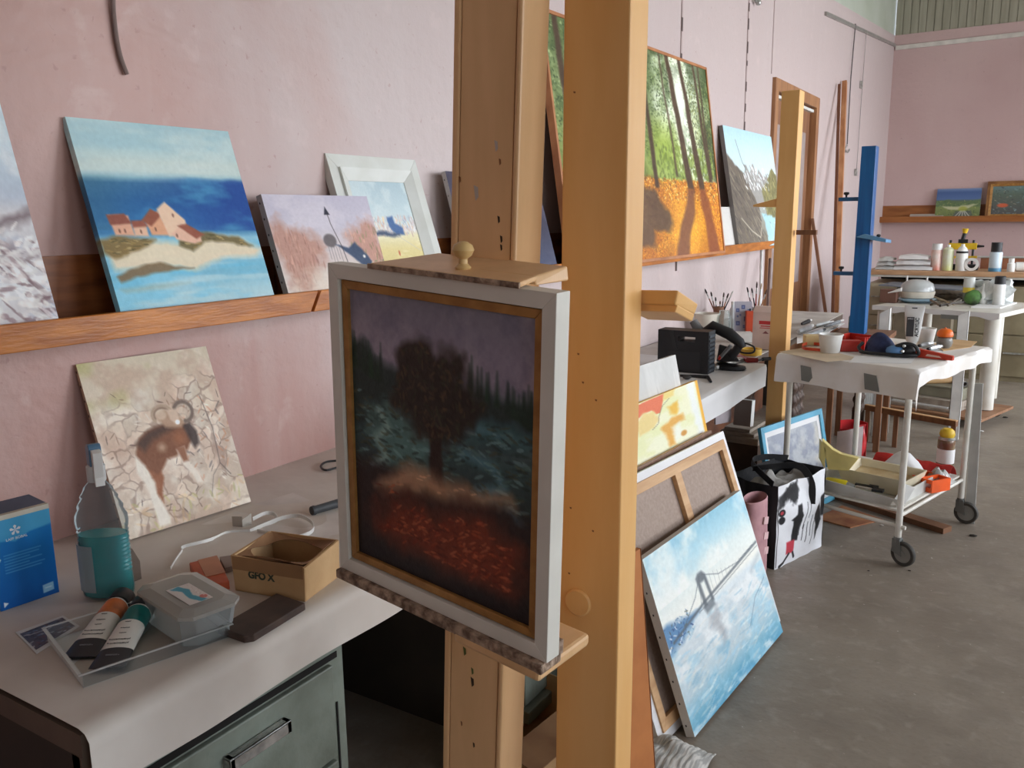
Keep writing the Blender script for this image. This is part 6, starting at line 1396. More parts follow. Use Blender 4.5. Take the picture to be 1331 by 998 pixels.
# roller tray
root = thing('roller_tray', 'cream paint roller tray with a stained slope inside the white tray', 'tray', TP(-.2, .32, zs), R(-15))
mb = MB(TM); x0, x1, y0, y1 = -.37, -.05, .16, .40
def rt(z, k): return [(x0 + k, y0 + k, z), (x1 - k, y0 + k, z), (x1 - k, y1 - k, z), (x0 + k, y1 - k, z)]
lo_ = rt(zs, .02); hi_ = rt(zs + .085, -.004)
mb.add(lo_ + hi_, [(0, 1, 2, 3)] + [(i, (i + 1) % 4, 4 + (i + 1) % 4, 4 + i) for i in range(4)])
i2 = rt(zs + .083, .004); i1 = rt(zs + .02, .024); mb.add(hi_ + i2, [(i, (i + 1) % 4, 4 + (i + 1) % 4, 4 + i) for i in range(4)]); mb.add(i2 + i1, [(i, (i + 1) % 4, 4 + (i + 1) % 4, 4 + i) for i in range(4)]); build('tray_shell', mb, mat('cream_enamel', (226, 214, 184), .4), root)
mb = MB(TM); mb.hexa([(x0 + .024, y0 + .024, zs + .018), (x1 - .024, y0 + .024, zs + .018), (x1 - .02, y1 - .02, zs + .018), (x0 + .02, y1 - .02, zs + .018), (x0 + .024, y0 + .024, zs + .024), (x1 - .024, y0 + .024, zs + .024), (x1 - .016, y1 - .016, zs + .05), (x0 + .016, y1 - .016, zs + .05)]); build('stained_slope', mb, mat('stained_cream', (196, 168, 122), .6, col2=(214, 196, 156), scale=14), root)
# yellow dust pan
root = thing('plastic_scoop', 'pale yellow plastic scoop with a raised handle in the white tray', 'scoop', TP(-.42, .12, zs))
zc = .335; P5 = lambda px, py: AY(px, py, 4.12)
mb = MB(); mb.prism([P5(1068, 571), P5(1082, 584), P5(1093, 590), P5(1116, 596), P5(1103, 612), P5(1076, 610)], Vector((-.005, .05, -.004))); build('scoop_body', mb, mat('pale_yellow_plastic', (238, 220, 142), .4), root, bevel=.003)
mb = MB(); mb.prism([P5(1067, 571), P5(1074, 585), P5(1072, 608), P5(1066, 596)], Vector((-.012, .02, 0))); build('scoop_handle', mb, mat('pale_yellow_plastic', (238, 220, 142), .4), root, bevel=.002)
a = TM @ Vector((-.385, .075, zs + .03)); b = TM @ Vector((-.25, .085, zs + .03)); d = b - a
root = thing('glue_tube', 'yellow-labelled bottle lying in the white tray below the roller tray', 'bottle', a)
mb = MB(); mb.tube([a, a + d * .05, a + d * .7, a + d * .75], [.018, .023, .023, .019], 14); build('bottle_body', mb, mat('yellow_label', (226, 204, 40), .4, col2=(206, 186, 36), scale=30), root, smooth=True)
mb = MB(); mb.tube([a + d * .75, a + d * .95, b], [.018, .012, .008], 12); build('bottle_neck', mb, silver, root, smooth=True)
for k, (u0, v0, u1, v1, m_, l) in enumerate(((-.24, .08, -.12, .10, M_greywood, 'flat grey brush lying in the white tray'), (-.26, .115, -.16, .13, M_black, 'small black brush lying behind the yellow-labelled bottle'))):
    a = TM @ Vector((u0, v0, zs + .035)); b = TM @ Vector((u1, v1, zs + .035)); root = thing('flat_brush', l, 'brush', a)
    mb = MB(); mb.bar(a, a * .4 + b * .6, .018, .008); build('handle', mb, m_, root); mb = MB(); mb.bar(a * .4 + b * .6, b, .034, .012); build('bristles', mb, M_black, root)
# orange crate
M = TM @ frame((-.035, .36, SZ), R(-20)); root = thing('open_crate', 'small bright orange plastic crate on the lower trolley shelf', 'crate', M @ Vector((.0, .05, 0)))
mb = MB(M @ Matrix.Translation((-.09, 0, 0))); w, d, h, t = .13, .12, .06, .008
mb.box((0, 0, 0), (w, d, .004)); mb.box((0, 0, .004), (w, t, .02)); mb.box((0, 0, h - .018), (w, t, h)); mb.box((0, d - t, .004), (w, d, h)); mb.box((w - t, t, .004), (w, d - t, h)); mb.box((0, t, .004), (t, d - t, h))
for k in range(4): mb.box((k * (w - t) / 3, 0, .02), (k * (w - t) / 3 + t, t, h - .018))
mb.box((w * .45, t, h - .018), (w * .52, d - t, h)); build('crate_body', mb, mat('neon_orange_plastic', (250, 96, 30), .4), root)
# jar with yellow cap
stand('preserve_jar', 'brown jar with a yellow cloth-like lid at the trolley corner', 'jar', 1231, 606, SZ + .002, 21, 49, [('jar_body', mat('jar_brown', (112, 66, 50), .2, col2=(140, 132, 104), scale=12), [(.9, 0), (1, .04), (1, .66), (.88, .72)]), ('jar_label', M_paperb, [(1.015, .08), (1.02, .1), (1.02, .45), (1.015, .46)]), ('metal_collar', M_chrome, [(.9, .7), (.95, .72), (.95, .78), (0, .78)]), ('jar_lid', mat('mustard_lid', (222, 184, 50), .5), [(.75, .78), (.9, .84), (.8, .94), (.5, 1), (0, 1)])])
mb = MB(TM); mb.sheet(lambda u, v: (-.34 + .22 * u, .50 + .16 * v, SZ + .012 + .10 * math.sin(PI * u) * math.sin(PI * v) + .012 * mnoise(Vector((u * 6, v * 6, 1)))), 16, 12, .002); tag(build('plastic_bag', mb, M_paperb, smooth=True), 'crumpled white plastic bag behind the roller tray', 'bag')
mb = MB(TM); mb.sheet(lambda u, v: (-.40 + .38 * u, .60 + .12 * v, SZ + .006 + .055 * math.sin(PI * v) + .012 * mnoise(Vector((u * 8, v * 5, 3)))), 20, 8, .002); tag(build('cleaning_cloth', mb, mat('red_cloth', (196, 44, 36), .8, bump=.3), smooth=True), 'red cloth folded behind the white plastic bag on the lower shelf', 'cloth')
mb = MB(TM); mb.sheet(lambda u, v: (-.10 + .13 * u, .44 + .16 * v, SZ + .008 + .07 * math.sin(PI * u) * math.sin(PI * v) * (1 + .5 * mnoise(Vector((u * 5, v * 5, 8))))), 12, 12, .001); tag(build('plastic_wrap', mb, M_cloudy, smooth=True), 'crumpled clear plastic beside the orange crate', 'plastic')
# perforated strip beside the far leg
a = TM @ Vector((.045, TD + .02, .0)); mb = MB(); mb.bar(a, a + Vector((-.02, 0, .72)), .012, .045, (1, 0, 0)); tag(build('metal_strip', mb, mat('pale_grey_metal', (196, 196, 190), .4, .2), bevel=.002), 'pale grey metal strip standing behind the right castor leg of the trolley', 'strip')
# blue framed picture against the slim easel
p = Pic(110, 70, 61); p.grad([(0, (140, 144, 156)), (.5, (124, 128, 140)), (1, (110, 116, 130))]); p.mix(p.smooth(.45, .7, p.fbm(6, 6, 5, 3)) * .7, (176, 178, 176)); p.mix(p.smooth(.5, .75, p.x) * p.smooth(.4, .7, p.fbm(5, 5, 4, 6)) * .7, (190, 184, 168)); p.grain(8)
framed('framed_painting', 'grey print with a white mount in a light blue frame leaning behind the trolley', (.982, 4.10, 0), R(75), R(12), .63, .51, .02, .03, p, 1.1, mat('light_blue_frame', (96, 176, 206), .35), mat_w=.028, mat_m=M_paperb)
# red and white folding chair bag
root = thing('shopping_bag', 'red plastic bag with a white flap behind the light blue frame', 'bag', (1.16, 5.15, 0))
c = AZ(1094, 640, 0); c = Vector((1.13, 5.12, 0))
mb = MB(); mb.sheet(lambda u, v: (c.x - .07 + .15 * u + .03 * mnoise(Vector((u * 4, v * 4, 2))), c.y + .05 - .10 * math.sin(PI * u) * (1 - .6 * v) + .03 * mnoise(Vector((u * 5, v * 5, 9))), .29 * v + .05 * u * v), 14, 14, .003); mb.sheet(lambda u, v: (c.x - .07 + .15 * u, c.y + .08 + .05 * math.sin(PI * u), .34 * v), 10, 8, .003); build('bag_body', mb, mat('glossy_red_plastic', (196, 36, 40), .3, col2=(166, 28, 34)), root, smooth=True)
mb = MB(); mb.sheet(lambda u, v: (c.x - .06 + .14 * u, c.y - .055 - .02 * math.sin(PI * u), .17 + .13 * v + .05 * u * v), 10, 6, .003); build('white_flap', mb, mat('pinkish_white_plastic', (236, 222, 222), .4), root, smooth=True)

# ================================================================== bags on the floor
A = Vector((1.110, 3.602, 0)); B = Vector((1.228, 3.99, 0)); wv2 = (B - A).normalized(); nb = Vector((-wv2.y, wv2.x, 0)); Lb = (B - A).length; Hb = .385; Db = .22
root = thing('shopping_bag', 'white shopping bag printed with black silhouettes and a red dress', 'bag', (A + B) / 2 + nb * Db / 2, math.atan2(wv2.y, wv2.x))
p = Pic(120, 150, 62); p.grad([(0, (242, 242, 242)), (1, (232, 232, 234))]); K = (26, 26, 28)
p.poly([(.08, .1), (.2, .02), (.38, .0), (.42, .12), (.34, .22), (.3, .3), (.2, .2), (.1, .26)], K, .9, .02, .12); p.poly([(.02, .12), (.1, .1), (.12, .26), (.02, .28)], K, .8, .02, .08)
p.line([(.03, .3), (.02, .98)], .012, K); p.ell(.09, .34, .055, .05, K, 1, .2); p.ell(.09, .43, .055, .05, K, 1, .2); p.ell(.09, .34, .028, .025, (200, 60, 70), 1, .3)
p.poly([(.34, .30), (.42, .29), (.42, .38), (.46, .44), (.42, .58), (.40, .74), (.28, .74), (.30, .58), (.28, .48), (.24, .46), (.33, .40)], K, 1, .01, .02)
p.poly([(.19, .72), (.35, .72), (.33, .87), (.18, .86)], (206, 50, 66), 1, .01); p.line([(.24, .87), (.16, .96), (.08, .985)], .04, K); p.line([(.32, .87), (.36, .94)], .035, K)
p.poly([(.78, .42), (.86, .38), (.92, .5), (.95, .62), (.86, .78), (.80, .84), (.82, .66), (.76, .56)], K, 1, .012, .04); p.poly([(.9, .35), (1.02, .3), (1.02, .6), (.94, .58)], K, .9, .012, .04)
for x0, y0, x1, y1 in ((.55, .3, .5, .62), (.66, .18, .60, .5), (.52, .58, .48, .76), (.60, .56, .56, .8), (.7, .5, .64, .74), (.76, .6, .68, .86), (.45, .5, .42, .68)): p.line([(x0, y0), (x1, y1)], .016, K, .9)
p.poly([(.55, .0), (.66, .0), (.74, .12), (.72, .25), (.62, .25), (.6, .1)], K, .95, .01); p.grain(4)
Mb = Matrix.Identity(4)
for i, v in enumerate((wv2, nb, Vector((0, 0, 1)))):
    for j in range(3): Mb[j][i] = v[j]
Mb.translation = A
W, H = p.W, p.H; lc = p.linear(); mb = MB(Mb)
def bagf(u, v): return (Lb * u * (1 - .02 * v), .012 * mnoise(Vector((u * 4, v * 4, 1))) - .02 * math.sin(PI * u) * math.sin(PI * v * .9), Hb * v * (1 + .012 * math.sin(7 * u)))
mb.add([bagf(i / (W - 1), 1 - j / (H - 1)) for j in range(H) for i in range(W)], [(j * W + i, (j + 1) * W + i, (j + 1) * W + i + 1, j * W + i + 1) for j in range(H - 1) for i in range(W - 1)])
mb.cols = np.ones((H * W, 4)); mb.cols[:, :3] = lc.reshape(-1, 3); build('printed_front', mb, paint_mat('woven_plastic', .35, .2), root, smooth=True)
mb = MB(Mb)
mb.sheet(lambda u, v: (-.0 - .02 * math.sin(PI * u) * v + .01 * mnoise(Vector((u * 4, v * 4, 5))), Db * (1 - u) + .0, Hb * v * 1.0), 12, 10, .001)
mb.sheet(lambda u, v: (Lb * (1 - u), Db + .01 * mnoise(Vector((u * 4, v * 4, 6))), Hb * v * 1.05), 12, 10, .001)
mb.sheet(lambda u, v: (Lb + .01 * mnoise(Vector((u * 4, v * 4, 7))), Db * u, Hb * v), 12, 10, .001); mb.box((.01, .01, .001), (Lb - .01, Db - .01, .006)); build('black_sides', mb, mat('black_woven_plastic', (44, 44, 46), .45, bump=.3, bscale=30), root, smooth=True)
mb = MB(Mb); mb.sheet(lambda u, v: (.02 + (Lb - .04) * u, .02 + (Db - .04) * v, Hb * .86 + .07 * max(0, math.sin(PI * u * 2.1) * math.sin(PI * v)) + .03 * mnoise(Vector((u * 5, v * 5, 3)))), 22, 16, .002); build('grey_lining', mb, mat('grey_cloth_inside', (178, 174, 166), .8, col2=(150, 146, 140), bump=.4), root, smooth=True)
mb = MB(Mb); mb.ribbon(smoothpath([(Lb * .62, -.022, Hb * .66), (Lb * .60, -.018, Hb * .92), (Lb * .50, .02, Hb * 1.12), (Lb * .30, .10, Hb * 1.12), (Lb * .12, .16, Hb * 1.1)], 6), .003, .032, (.3, -.6, .6)); build('handle', mb, M_black, root)
mb = MB(Mb); mb.ribbon(smoothpath([(-.01, .02, Hb * 1.02), (.1, .2, Hb * 1.12), (Lb * .6, .23, Hb * 1.10), (Lb, .2, Hb * 1.02)], 6), .003, .03, (0, -.2, 1)); build('handle', mb, M_black, root)
root = thing('fabric_bag', 'dusty pink fabric bag wedged behind the white-edged canvas', 'bag', (1.06, 3.42, 0))
mb = MB(); cc = Vector((1.062, 3.42, 0))
prof = [(.05, 0), (.12, .01), (.135, .06), (.13, .2), (.12, .3), (.115, .38), (.108, .385), (.10, .34), (.10, .1), (0, .08)]
mb.lathe([(r * .8, z) for r, z in prof], cc, 28, sx=.5, sy=1.0); build('bag_body', mb, mat('dusty_pink_fabric', (196, 150, 150), .8, col2=(168, 122, 126), scale=10, bump=.4, bscale=14), root, smooth=True)
for k in range(3):
    mb = MB(); z = .30 - k * .07; mb.bar(cc + Vector((.05, -.035 + .01 * k, z)), cc + Vector((.052, .02 + .01 * k, z - .015)), .004, .03, (0, 0, 1)); build('pocket_strip', mb, mat('pale_pink_fabric', (226, 188, 186), .8), root)

# ================================================================== near floor bits
mb = MB(); a = Vector((1.13, 1.80, 0))
def clothf(u, v):
    x = 1.13 + .19 * u; y = 1.90 + .28 * v
    z = .012 + .055 * (math.sin(PI * u) * math.sin(PI * v)) ** .5 + .018 * mnoise(Vector((u * 4, v * 5, 2))) + .001 * math.sin(u * 70)
    return (x, y, z)
mb.sheet(clothf, 60, 20, .004); 
m = mat('striped_grey_cloth', (206, 202, 194), .85, col2=(160, 158, 152), scale=16, stretch=(9, 1., 1), bump=.2, lo=.42, hi=.58, detail=1.)
tag(build('floor_cloth', mb, m, smooth=True), 'crumpled grey striped floor cloth at the foot of the widest easel', 'cloth')
M = frame((.84, 1.72, 0), R(78)); w, d, h = .42, .30, .155
M = frame((1.02, 1.66, 0), R(84)); root = thing('cardboard_box', 'worn kraft cardboard box on the floor between the two nearest easel posts', 'box', M @ Vector((w / 2, d / 2, 0)), R(84))
mb = MB(M); t = .004; mb.box((0, 0, 0), (w, d, t)); mb.box((0, 0, t), (w, t, h)); mb.box((0, d - t, t), (w, d, h)); mb.box((0, t, t), (t, d - t, h)); mb.box((w - t, t, t), (w, d - t, h)); build('box_walls', mb, M_card, root)
mb = MB(M); mb.hexa([(0, 0, h), (w, 0, h), (w, .1, h + .02), (0, .1, h + .02), (0, 0, h + .003), (w, 0, h + .003), (w, .1, h + .023), (0, .1, h + .023)]); build('flap', mb, mat('darker_cardboard', (150, 112, 78), .8), root)
# plank, paper and scraps below the trolley
mb = MB(); mb.bar(Vector((1.10, 4.78, .015)), Vector((1.72, 4.47, .015)), .07, .028); tag(build('wooden_plank', mb, mat('reddish_plank', (138, 96, 66), .7, col2=(112, 76, 52), scale=6)), 'brown wooden plank lying on the floor under the trolley', 'plank')
q = [(1.12, 4.35), (1.30, 4.30), (1.42, 4.5), (1.2, 4.62)]
mb = MB(); mb.prism([(x, y, .001) for x, y in q], (0, 0, .006)); tag(build('cardboard_sheet', mb, mat('orange_brown_card', (180, 126, 84), .8, col2=(140, 84, 56), scale=8)), 'orange-brown cardboard lying on the floor under the trolley', 'cardboard')
for k, (px, py, s, c) in enumerate(((1265, 697, .02, (60, 54, 48)), (1182, 742, .008, (50, 44, 40)), (1129, 742, .006, (50, 44, 40)), (1275, 561, .02, (222, 220, 214)), (1307, 543, .02, (70, 64, 58)), (1146, 683, .012, (214, 206, 196)), (880, 880, .006, (70, 62, 54)))):
    a = AZ(px, py, 0); mb = MB(); mb.ico(a + Vector((0, 0, s * .25)), s, 1, (1, .5, .3), .3, 2, seed=k); o = tag(build('floor_scrap', mb, mat('scrap_%d' % c[0], c, .8)), ('dark curled scrap on the floor right of the front castor', 'tiny dark crumb just behind the front castor on the floor', 'tiny dark crumb left of the front castor on the floor', 'white paper scrap on the floor beyond the trolley', 'dark scrap on the floor beside the wheeled platform', 'pale paint chip on the floor beside the printed bag', 'tiny dark crumb on the floor right of the bridge picture')[k], 'scrap')
# ================================================================== table with round legs
M2 = frame((1.745, 7.09, 0), R(-16.5)); W2, D2, Z2 = .93, .98, .815
root = thing('work_table', 'white table on thick round white legs standing behind the trolley', 'table', M2 @ Vector((-W2 / 2, D2 / 2, 0)), R(-16.5))
mb = MB(M2); mb.box((-W2, 0, Z2 - .035), (.02, D2, Z2)); build('table_top', mb, M_white, root, bevel=.006)
PZ = .085
for x, y in ((-.04, .07), (-.15, .52), (-W2 + .08, .07), (-W2 + .08, D2 - .08)):
    mb = MB(M2); mb.tube([(x, y, PZ + .002 if x > -.5 else 0), (x, y, Z2 - .035)], (.055 if y < .2 else .035), 20); build('leg', mb, M_white, root, smooth=True)
mb = MB(M2); mb.sheet(lambda u, v: (-W2 + .01 + (W2 + .015) * u, -.012 - .004 * mnoise(Vector((u * 9, 1, 1))), Z2 + .004 - (.035 + .018 * (mnoise(Vector((u * 8, 3, 3))) + .3)) * v), 40, 4, .001); o = build('paper_edge', mb, M_paperb, root, smooth=True)
mb = MB(M2); mb.box((-.38, -.020, Z2 - .062), (-.24, -.018, Z2 - .03)); build('tape_patch', mb, mat('grey_tape', (128, 128, 122), .5), root)
# wheeled platform with stacked boards
root = thing('wheeled_platform', 'low wooden platform on black castors under the white table', 'platform', M2 @ Vector((-.3, .1, 0)), R(-16.5))
mb = MB(M2); mb.box((-.68, -.30, .062), (.07, .34, .082)); build('deck', mb, mat('reddish_deck_wood', (160, 118, 86), .6, col2=(136, 96, 68), scale=5, stretch=(1, 4, 1)), root, bevel=.002)
for x, y in ((-.02, -.22), (-.02, .26), (-.6, -.22), (-.6, .26)):
    mb = MB(M2); mb.lathe([(.012, -.014), (.030, -.014), (.030, .014), (.012, .014)], (x, y, .030), 16, ax=Matrix.Rotation(PI / 2, 4, 'X')); mb.box((x - .02, y - .02, .045), (x + .02, y + .02, .062)); build('castor', mb, M_black, root)
for k, (x0, x1, y0, y1, z0, h, m_, l) in enumerate(((-.66, -.14, -.24, .24, .083, .022, M_greywood, 'lowest grey board of the pile on the wheeled platform'), (-.62, -.20, -.22, .2, .106, .012, M_paperb, 'white board in the middle of the pile on the wheeled platform'), (-.70, -.12, -.20, .24, .119, .045, M_greywood, 'thick pale board on top of the pile on the wheeled platform'))):
    mb = MB(M2); mb.box((x0, y0, z0), (x1, y1, z0 + h)); tag(build('flat_board', mb, m_, bevel=.002), l, 'board')
root = thing('storage_box', 'olive-grey box standing on the board pile below the white table', 'box', M2 @ Vector((-.38, .03, .165)))
mb = MB(M2); mb.box((-.62, -.12, .166), (-.14, .22, .24)); build('box_body', mb, mat('olive_grey_box', (150, 146, 126), .6), root, bevel=.003)
mb = MB(M2); mb.box((-.625, -.125, .241), (-.135, .225, .252)); build('box_lid', mb, mat('olive_grey_box', (150, 146, 126), .6), root)
def roll(M, a, b, r, m_, label):
    root = thing('paper_roll', label, 'roll', M @ ((Vector(a) + Vector(b)) / 2) - Vector((0, 0, r)))
    mb = MB(M); a = Vector(a); b = Vector(b); d = (b - a).normalized(); mb.tube([a, b], r, 18, cap=False); mb.tube([b, a], r * .82, 18, cap=False); build('rolled_sheet', mb, m_, root, smooth=True)
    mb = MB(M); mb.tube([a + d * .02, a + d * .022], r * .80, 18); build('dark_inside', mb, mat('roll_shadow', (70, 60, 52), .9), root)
roll(M2, (-.42, -.10, .277), (-.24, .12, .277), .025, M_card, 'kraft paper roll on the olive-grey box')
roll(M2, (-.16, -.02, .272), (-.30, .16, .272), .019, M_paperb, 'white paper roll on the olive-grey box')
T2 = Z2 + .001
def A2(px, py): return AZ(px, py, T2)
# covered bowls
b, rr0 = A2(1189, 394), .115
root = thing('lidded_dish', 'domed clear grey lid over stacked bowls on the white table', 'dish', b + Vector((0, .06, 0)))
c = b + Vector((0, .10, 0))
mb = MB(); mb.lathe([(.10, 0), (.15, .02), (.155, .03), (.14, .035), (0, .03)], c, 32); build('blue_dish', mb, mat('pale_blue_glass', (150, 184, 206), .2), root, smooth=True)
mb = MB(); mb.lathe([(.10, .035), (.125, .04), (.135, .075), (.138, .09), (.125, .095), (0, .09)], c, 32); build('cream_bowl', mb, mat('cream_bowl', (222, 214, 198), .4), root, smooth=True)
mb = MB(); mb.lathe([(.132, .095), (.13, .12), (.115, .155), (.08, .178), (.04, .186), (0, .188)], c, 32); build('domed_lid', mb, mat('frosted_grey_lid', (186, 188, 186), .2, col2=(168, 170, 168)), root, smooth=True)
r_, M, L = cbox_at('cardboard_box', 'small crushed brown cardboard box left of the domed dish', 'box', 1143, 1164, 393, T2, .11, .09, mat('brown_card', (120, 84, 70), .7), rot=1)
mb = MB(M); mb.hexa([(L * .5, -.01, .08), (L * 1.3, -.02, .10), (L * 1.3, .02, .10), (L * .5, .05, .08), (L * .5, -.01, .085), (L * 1.3, -.02, .13), (L * 1.3, .02, .13), (L * .5, .05, .085)]); build('torn_flap', mb, M_whitep, r_)
# heap of sticks and tools
tcol = [(110, 90, 70), (86, 74, 60), (176, 156, 128), (64, 56, 50), (140, 120, 96), (200, 190, 170)]
rr = random.Random(21)
sp = [((1206, 392), (1246, 378)), ((1210, 396), (1248, 389)), ((1214, 386), (1240, 396)), ((1222, 397), (1252, 393)), ((1205, 385), (1230, 394)), ((1218, 380), (1245, 384)), ((1210, 390), (1222, 398)), ((1232, 397), (1254, 384))]
for k, (p0, p1) in enumerate(sp):
    r = .007 + .004 * rr.random(); z = T2 + r + .012 * (k % 4)
    a = AZ(*p0, z); b = AZ(*p1, z + .01 * (k == 0)); root = thing('wooden_stick', ('longest pale', 'low light-brown', 'dark crossing', 'front short', 'left dark', 'upper brown', 'leftmost stubby', 'right slanting')[k] + ' stick in the heap between the domed dish and plastic bag', 'stick', a)
    mb = MB(); mb.tube([a, a * .5 + b * .5 + Vector((0, 0, .004)), b], [r, r * .8, r * .6], 8); build('stick_body', mb, mat('stick_%d' % (k % 6), tcol[k % 6], .7), root, smooth=True)
mb = MB(); bm_ = A2(1232, 391) + Vector((0, .05, 0)); mb.ico(bm_ + Vector((0, 0, .04)), .10, 3, (1.5, .8, .42), .35, 2, seed=4); tag(build('rag_heap', mb, mat('brown_rags', (92, 78, 62), .9, col2=(60, 52, 44), scale=20, bump=.5), smooth=True), 'dark brown heap of rags behind the sticks on the white table', 'rags')
mb = MB(); c = A2(1263, 397) + Vector((0, .06, 0)); mb.ico(c + Vector((0, 0, .06)), .065, 2, (1, .9, .95), .15, 2); tag(build('sponge_ball', mb, mat('green_sponge', (92, 140, 72), .8, col2=(56, 66, 44), scale=14), smooth=True), 'green round sponge next to the clear plastic bag', 'sponge')
mb = MB(); c = A2(1286, 396) + Vector((0, .08, 0)); mb.ico(c + Vector((0, 0, .085)), .125, 3, (1.25, .7, .9), .6, 2.4, seed=9); tag(build('plastic_bag', mb, mat('translucent_bag', (226, 228, 226), .25, col2=(190, 196, 194), scale=20, bump=.6, bscale=18), smooth=True), 'crumpled translucent plastic bag on the white table', 'bag')
q = [A2(1262, 400), A2(1300, 401), A2(1322, 394), A2(1285, 391)]
flat('paper_sheet', 'white folded paper at the front edge of the white table', 'paper', [(v.x, v.y) for v in q], T2, .008, M_paperb)
can_w = mat('white_can', (226, 226, 222), .35)
stand('spray_can', 'white spray can with a black cap behind the translucent bag', 'spray can', 1298, 388, T2, 14, 38, [('can_body', can_w, [(1, 0), (1, .7), (.85, .74)]), ('cap', M_black, [(.92, .73), (.92, .98), (.8, 1), (0, 1)])], yfix=7.72)
stand('glass_bottle', 'clear glass bottle with a pale label at the right end of the white table', 'bottle', 1311, 395, T2, 13, 32, [('bottle_glass', mat('grey_clear_glass', (190, 200, 196), .15), [(.8, 0), (1, .06), (1, .62), (.6, .8), (.55, .95)]), ('bottle_cap', M_chrome, [(.6, .9), (.6, 1), (0, 1)]), ('bottle_label', M_paperb, [(1.02, .12), (1.03, .14), (1.03, .5), (1.02, .52)])])
stand('dropper_bottle', 'small white bottle with a pointed nozzle on the white table', 'bottle', 1278, 378, T2, 11, 27, [('bottle_body', M_whitep, [(.9, 0), (1, .05), (1, .45), (.6, .6), (.3, .7), (.12, 1), (0, 1)])], yfix=7.75)
stand('varnish_bottle', 'grey bottle with a yellow band and white cap on the white table', 'bottle', 1259, 380, T2, 14, 34, [('bottle_body', mat('smoky_liquid', (120, 122, 112), .25), [(1, 0), (1, .42)]), ('yellow_band', mat('yellow_band', (224, 196, 70), .4), [(1.01, .42), (1.01, .62)]), ('bottle_top', mat('pale_grey_top', (206, 206, 200), .35), [(1, .62), (.95, .8), (.95, 1), (0, 1)])], yfix=7.8)
# white ducts
for (px, pyt, x, y, l) in ((1151, 404, 1.19, 6.30, 'white square duct with a dark open top, left behind the trolley'), (1253, 407, 1.62, 6.45, 'white square duct with a dark open top, right below the white table')):
    zt_ = AY(px, pyt, y).z; x = AY(px, pyt, y).x
    root = thing('square_duct', l, 'duct', (x, y, 0)); t = .003; w = .033
    mb = MB()
    for x0, x1, y0, y1 in ((-w, w, -w, -w + t), (-w, w, w - t, w), (-w, -w + t, -w, w), (w - t, w, -w, w)):
        v = [(x + a, y + b, z) for z in (0,) for a, b in ((x0, y0), (x1, y0), (x1, y1), (x0, y1))] + [(x + a, y + b, zt_ + .02 * (a / w)) for a, b in ((x0, y0), (x1, y0), (x1, y1), (x0, y1))]
        mb.hexa([v[0], v[1], v[2], v[3], v[4], v[5], v[6], v[7]])
    build('duct_walls', mb, M_whitep, root)
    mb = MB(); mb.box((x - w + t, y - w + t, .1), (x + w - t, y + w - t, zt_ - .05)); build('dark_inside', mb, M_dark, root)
# low brown wooden frame
root = thing('low_trestle', 'low brown wooden trestle with a pale top edge behind the trolley', 'trestle', (1.3, 6.05, 0))
a = Vector((1.052, 6.115, .235)); b = Vector((1.63, 5.885, .235)); dd = (b - a)
mb = MB(); mb.bar(a, b, .03, .035); build('top_bar', mb, M_brownwood, root)
mb = MB(); mb.bar(a + Vector((0, 0, .020)), b + Vector((0, 0, .020)), .032, .005); build('pale_top', mb, M_rawwood, root)
for t in (.03, .13, .36, .97):
    q = a + dd * t; mb = MB(); mb.box((q.x - .014, q.y - .014, 0), (q.x + .014, q.y + .014, .217)); build('leg', mb, M_brownwood, root)
# white ribbed heater and grey board
root = thing('ribbed_heater', 'white ribbed panel heater standing on the floor behind the trolley', 'heater', (.95, 7.1, 0), R(20))
M = frame((.86, 7.05, 0), R(26)); mb = MB(M); mb.box((0, 0, .0), (.17, .06, .5))
for k in range(11): mb.box((.004 + k * .0155, -.006, .02), (.011 + k * .0155, .0, .48))
build('heater_body', mb, mat('heater_white', (222, 222, 218), .45), root)
mb = MB(); a = AZ(1147, 562, 0); mb.box((a.x, a.y, 0), (a.x + .035, a.y + .03, .36)); tag(build('grey_batten', mb, mat('grey_batten', (140, 134, 126), .6)), 'grey batten standing left of the white square duct', 'batten')

# ================================================================== end bench with cabinets
ey = 8.9; EB = AY(1200, 352, ey).z; bx0 = AY(1128, 352, ey).x; bx1 = 3.2
root = thing('workbench', 'long wood-edged counter over drawer cabinets in front of the far wall', 'workbench', ((bx0 + bx1) / 2, ey + .35, 0))
mb = MB(); mb.box((bx0, ey, EB - .045), (bx1, ey + .72, EB)); build('bench_top', mb, mat('bench_edge_wood', (200, 160, 122), .5, col2=(176, 134, 98), scale=6, stretch=(1, 6, 6)), root, bevel=.004)
mb = MB(); mb.box((bx0, ey + .01, EB - .065), (bx1, ey + .04, EB - .046)); build('pale_rail', mb, mat('pale_rail', (206, 202, 190), .5), root)
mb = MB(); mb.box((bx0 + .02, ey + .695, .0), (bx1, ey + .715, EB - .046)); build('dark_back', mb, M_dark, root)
OL = mat('olive_drawer_wood', (150, 138, 110), .5, col2=(130, 118, 92), scale=6)
CR = mat('cream_drawer_wood', (196, 186, 160), .5, col2=(180, 168, 142), scale=6)
def drawers(x0, x1, m_, label, zs_, top):
    root = thing('drawer_cabinet', label, 'cabinet', ((x0 + x1) / 2, ey + .3, 0))
    mb = MB(); mb.box((x0, ey + .05, .0), (x1, ey + .69, top)); build('body', mb, m_, root)
    for z0, z1 in zs_:
        mb = MB(); mb.box((x0 + .01, ey + .03, z0), (x1 - .01, ey + .05, z1)); dr = build('drawer', mb, m_, root, bevel=.003)
        xm = x0 + .2 if x1 - x0 > .5 else (x0 + x1) / 2; mb = MB(); mb.bar((xm - .10, ey + .015, (z0 + z1) / 2 + .03), (xm + .10, ey + .015, (z0 + z1) / 2 + .03), .012, .014); build('handle', mb, M_chrome, dr)
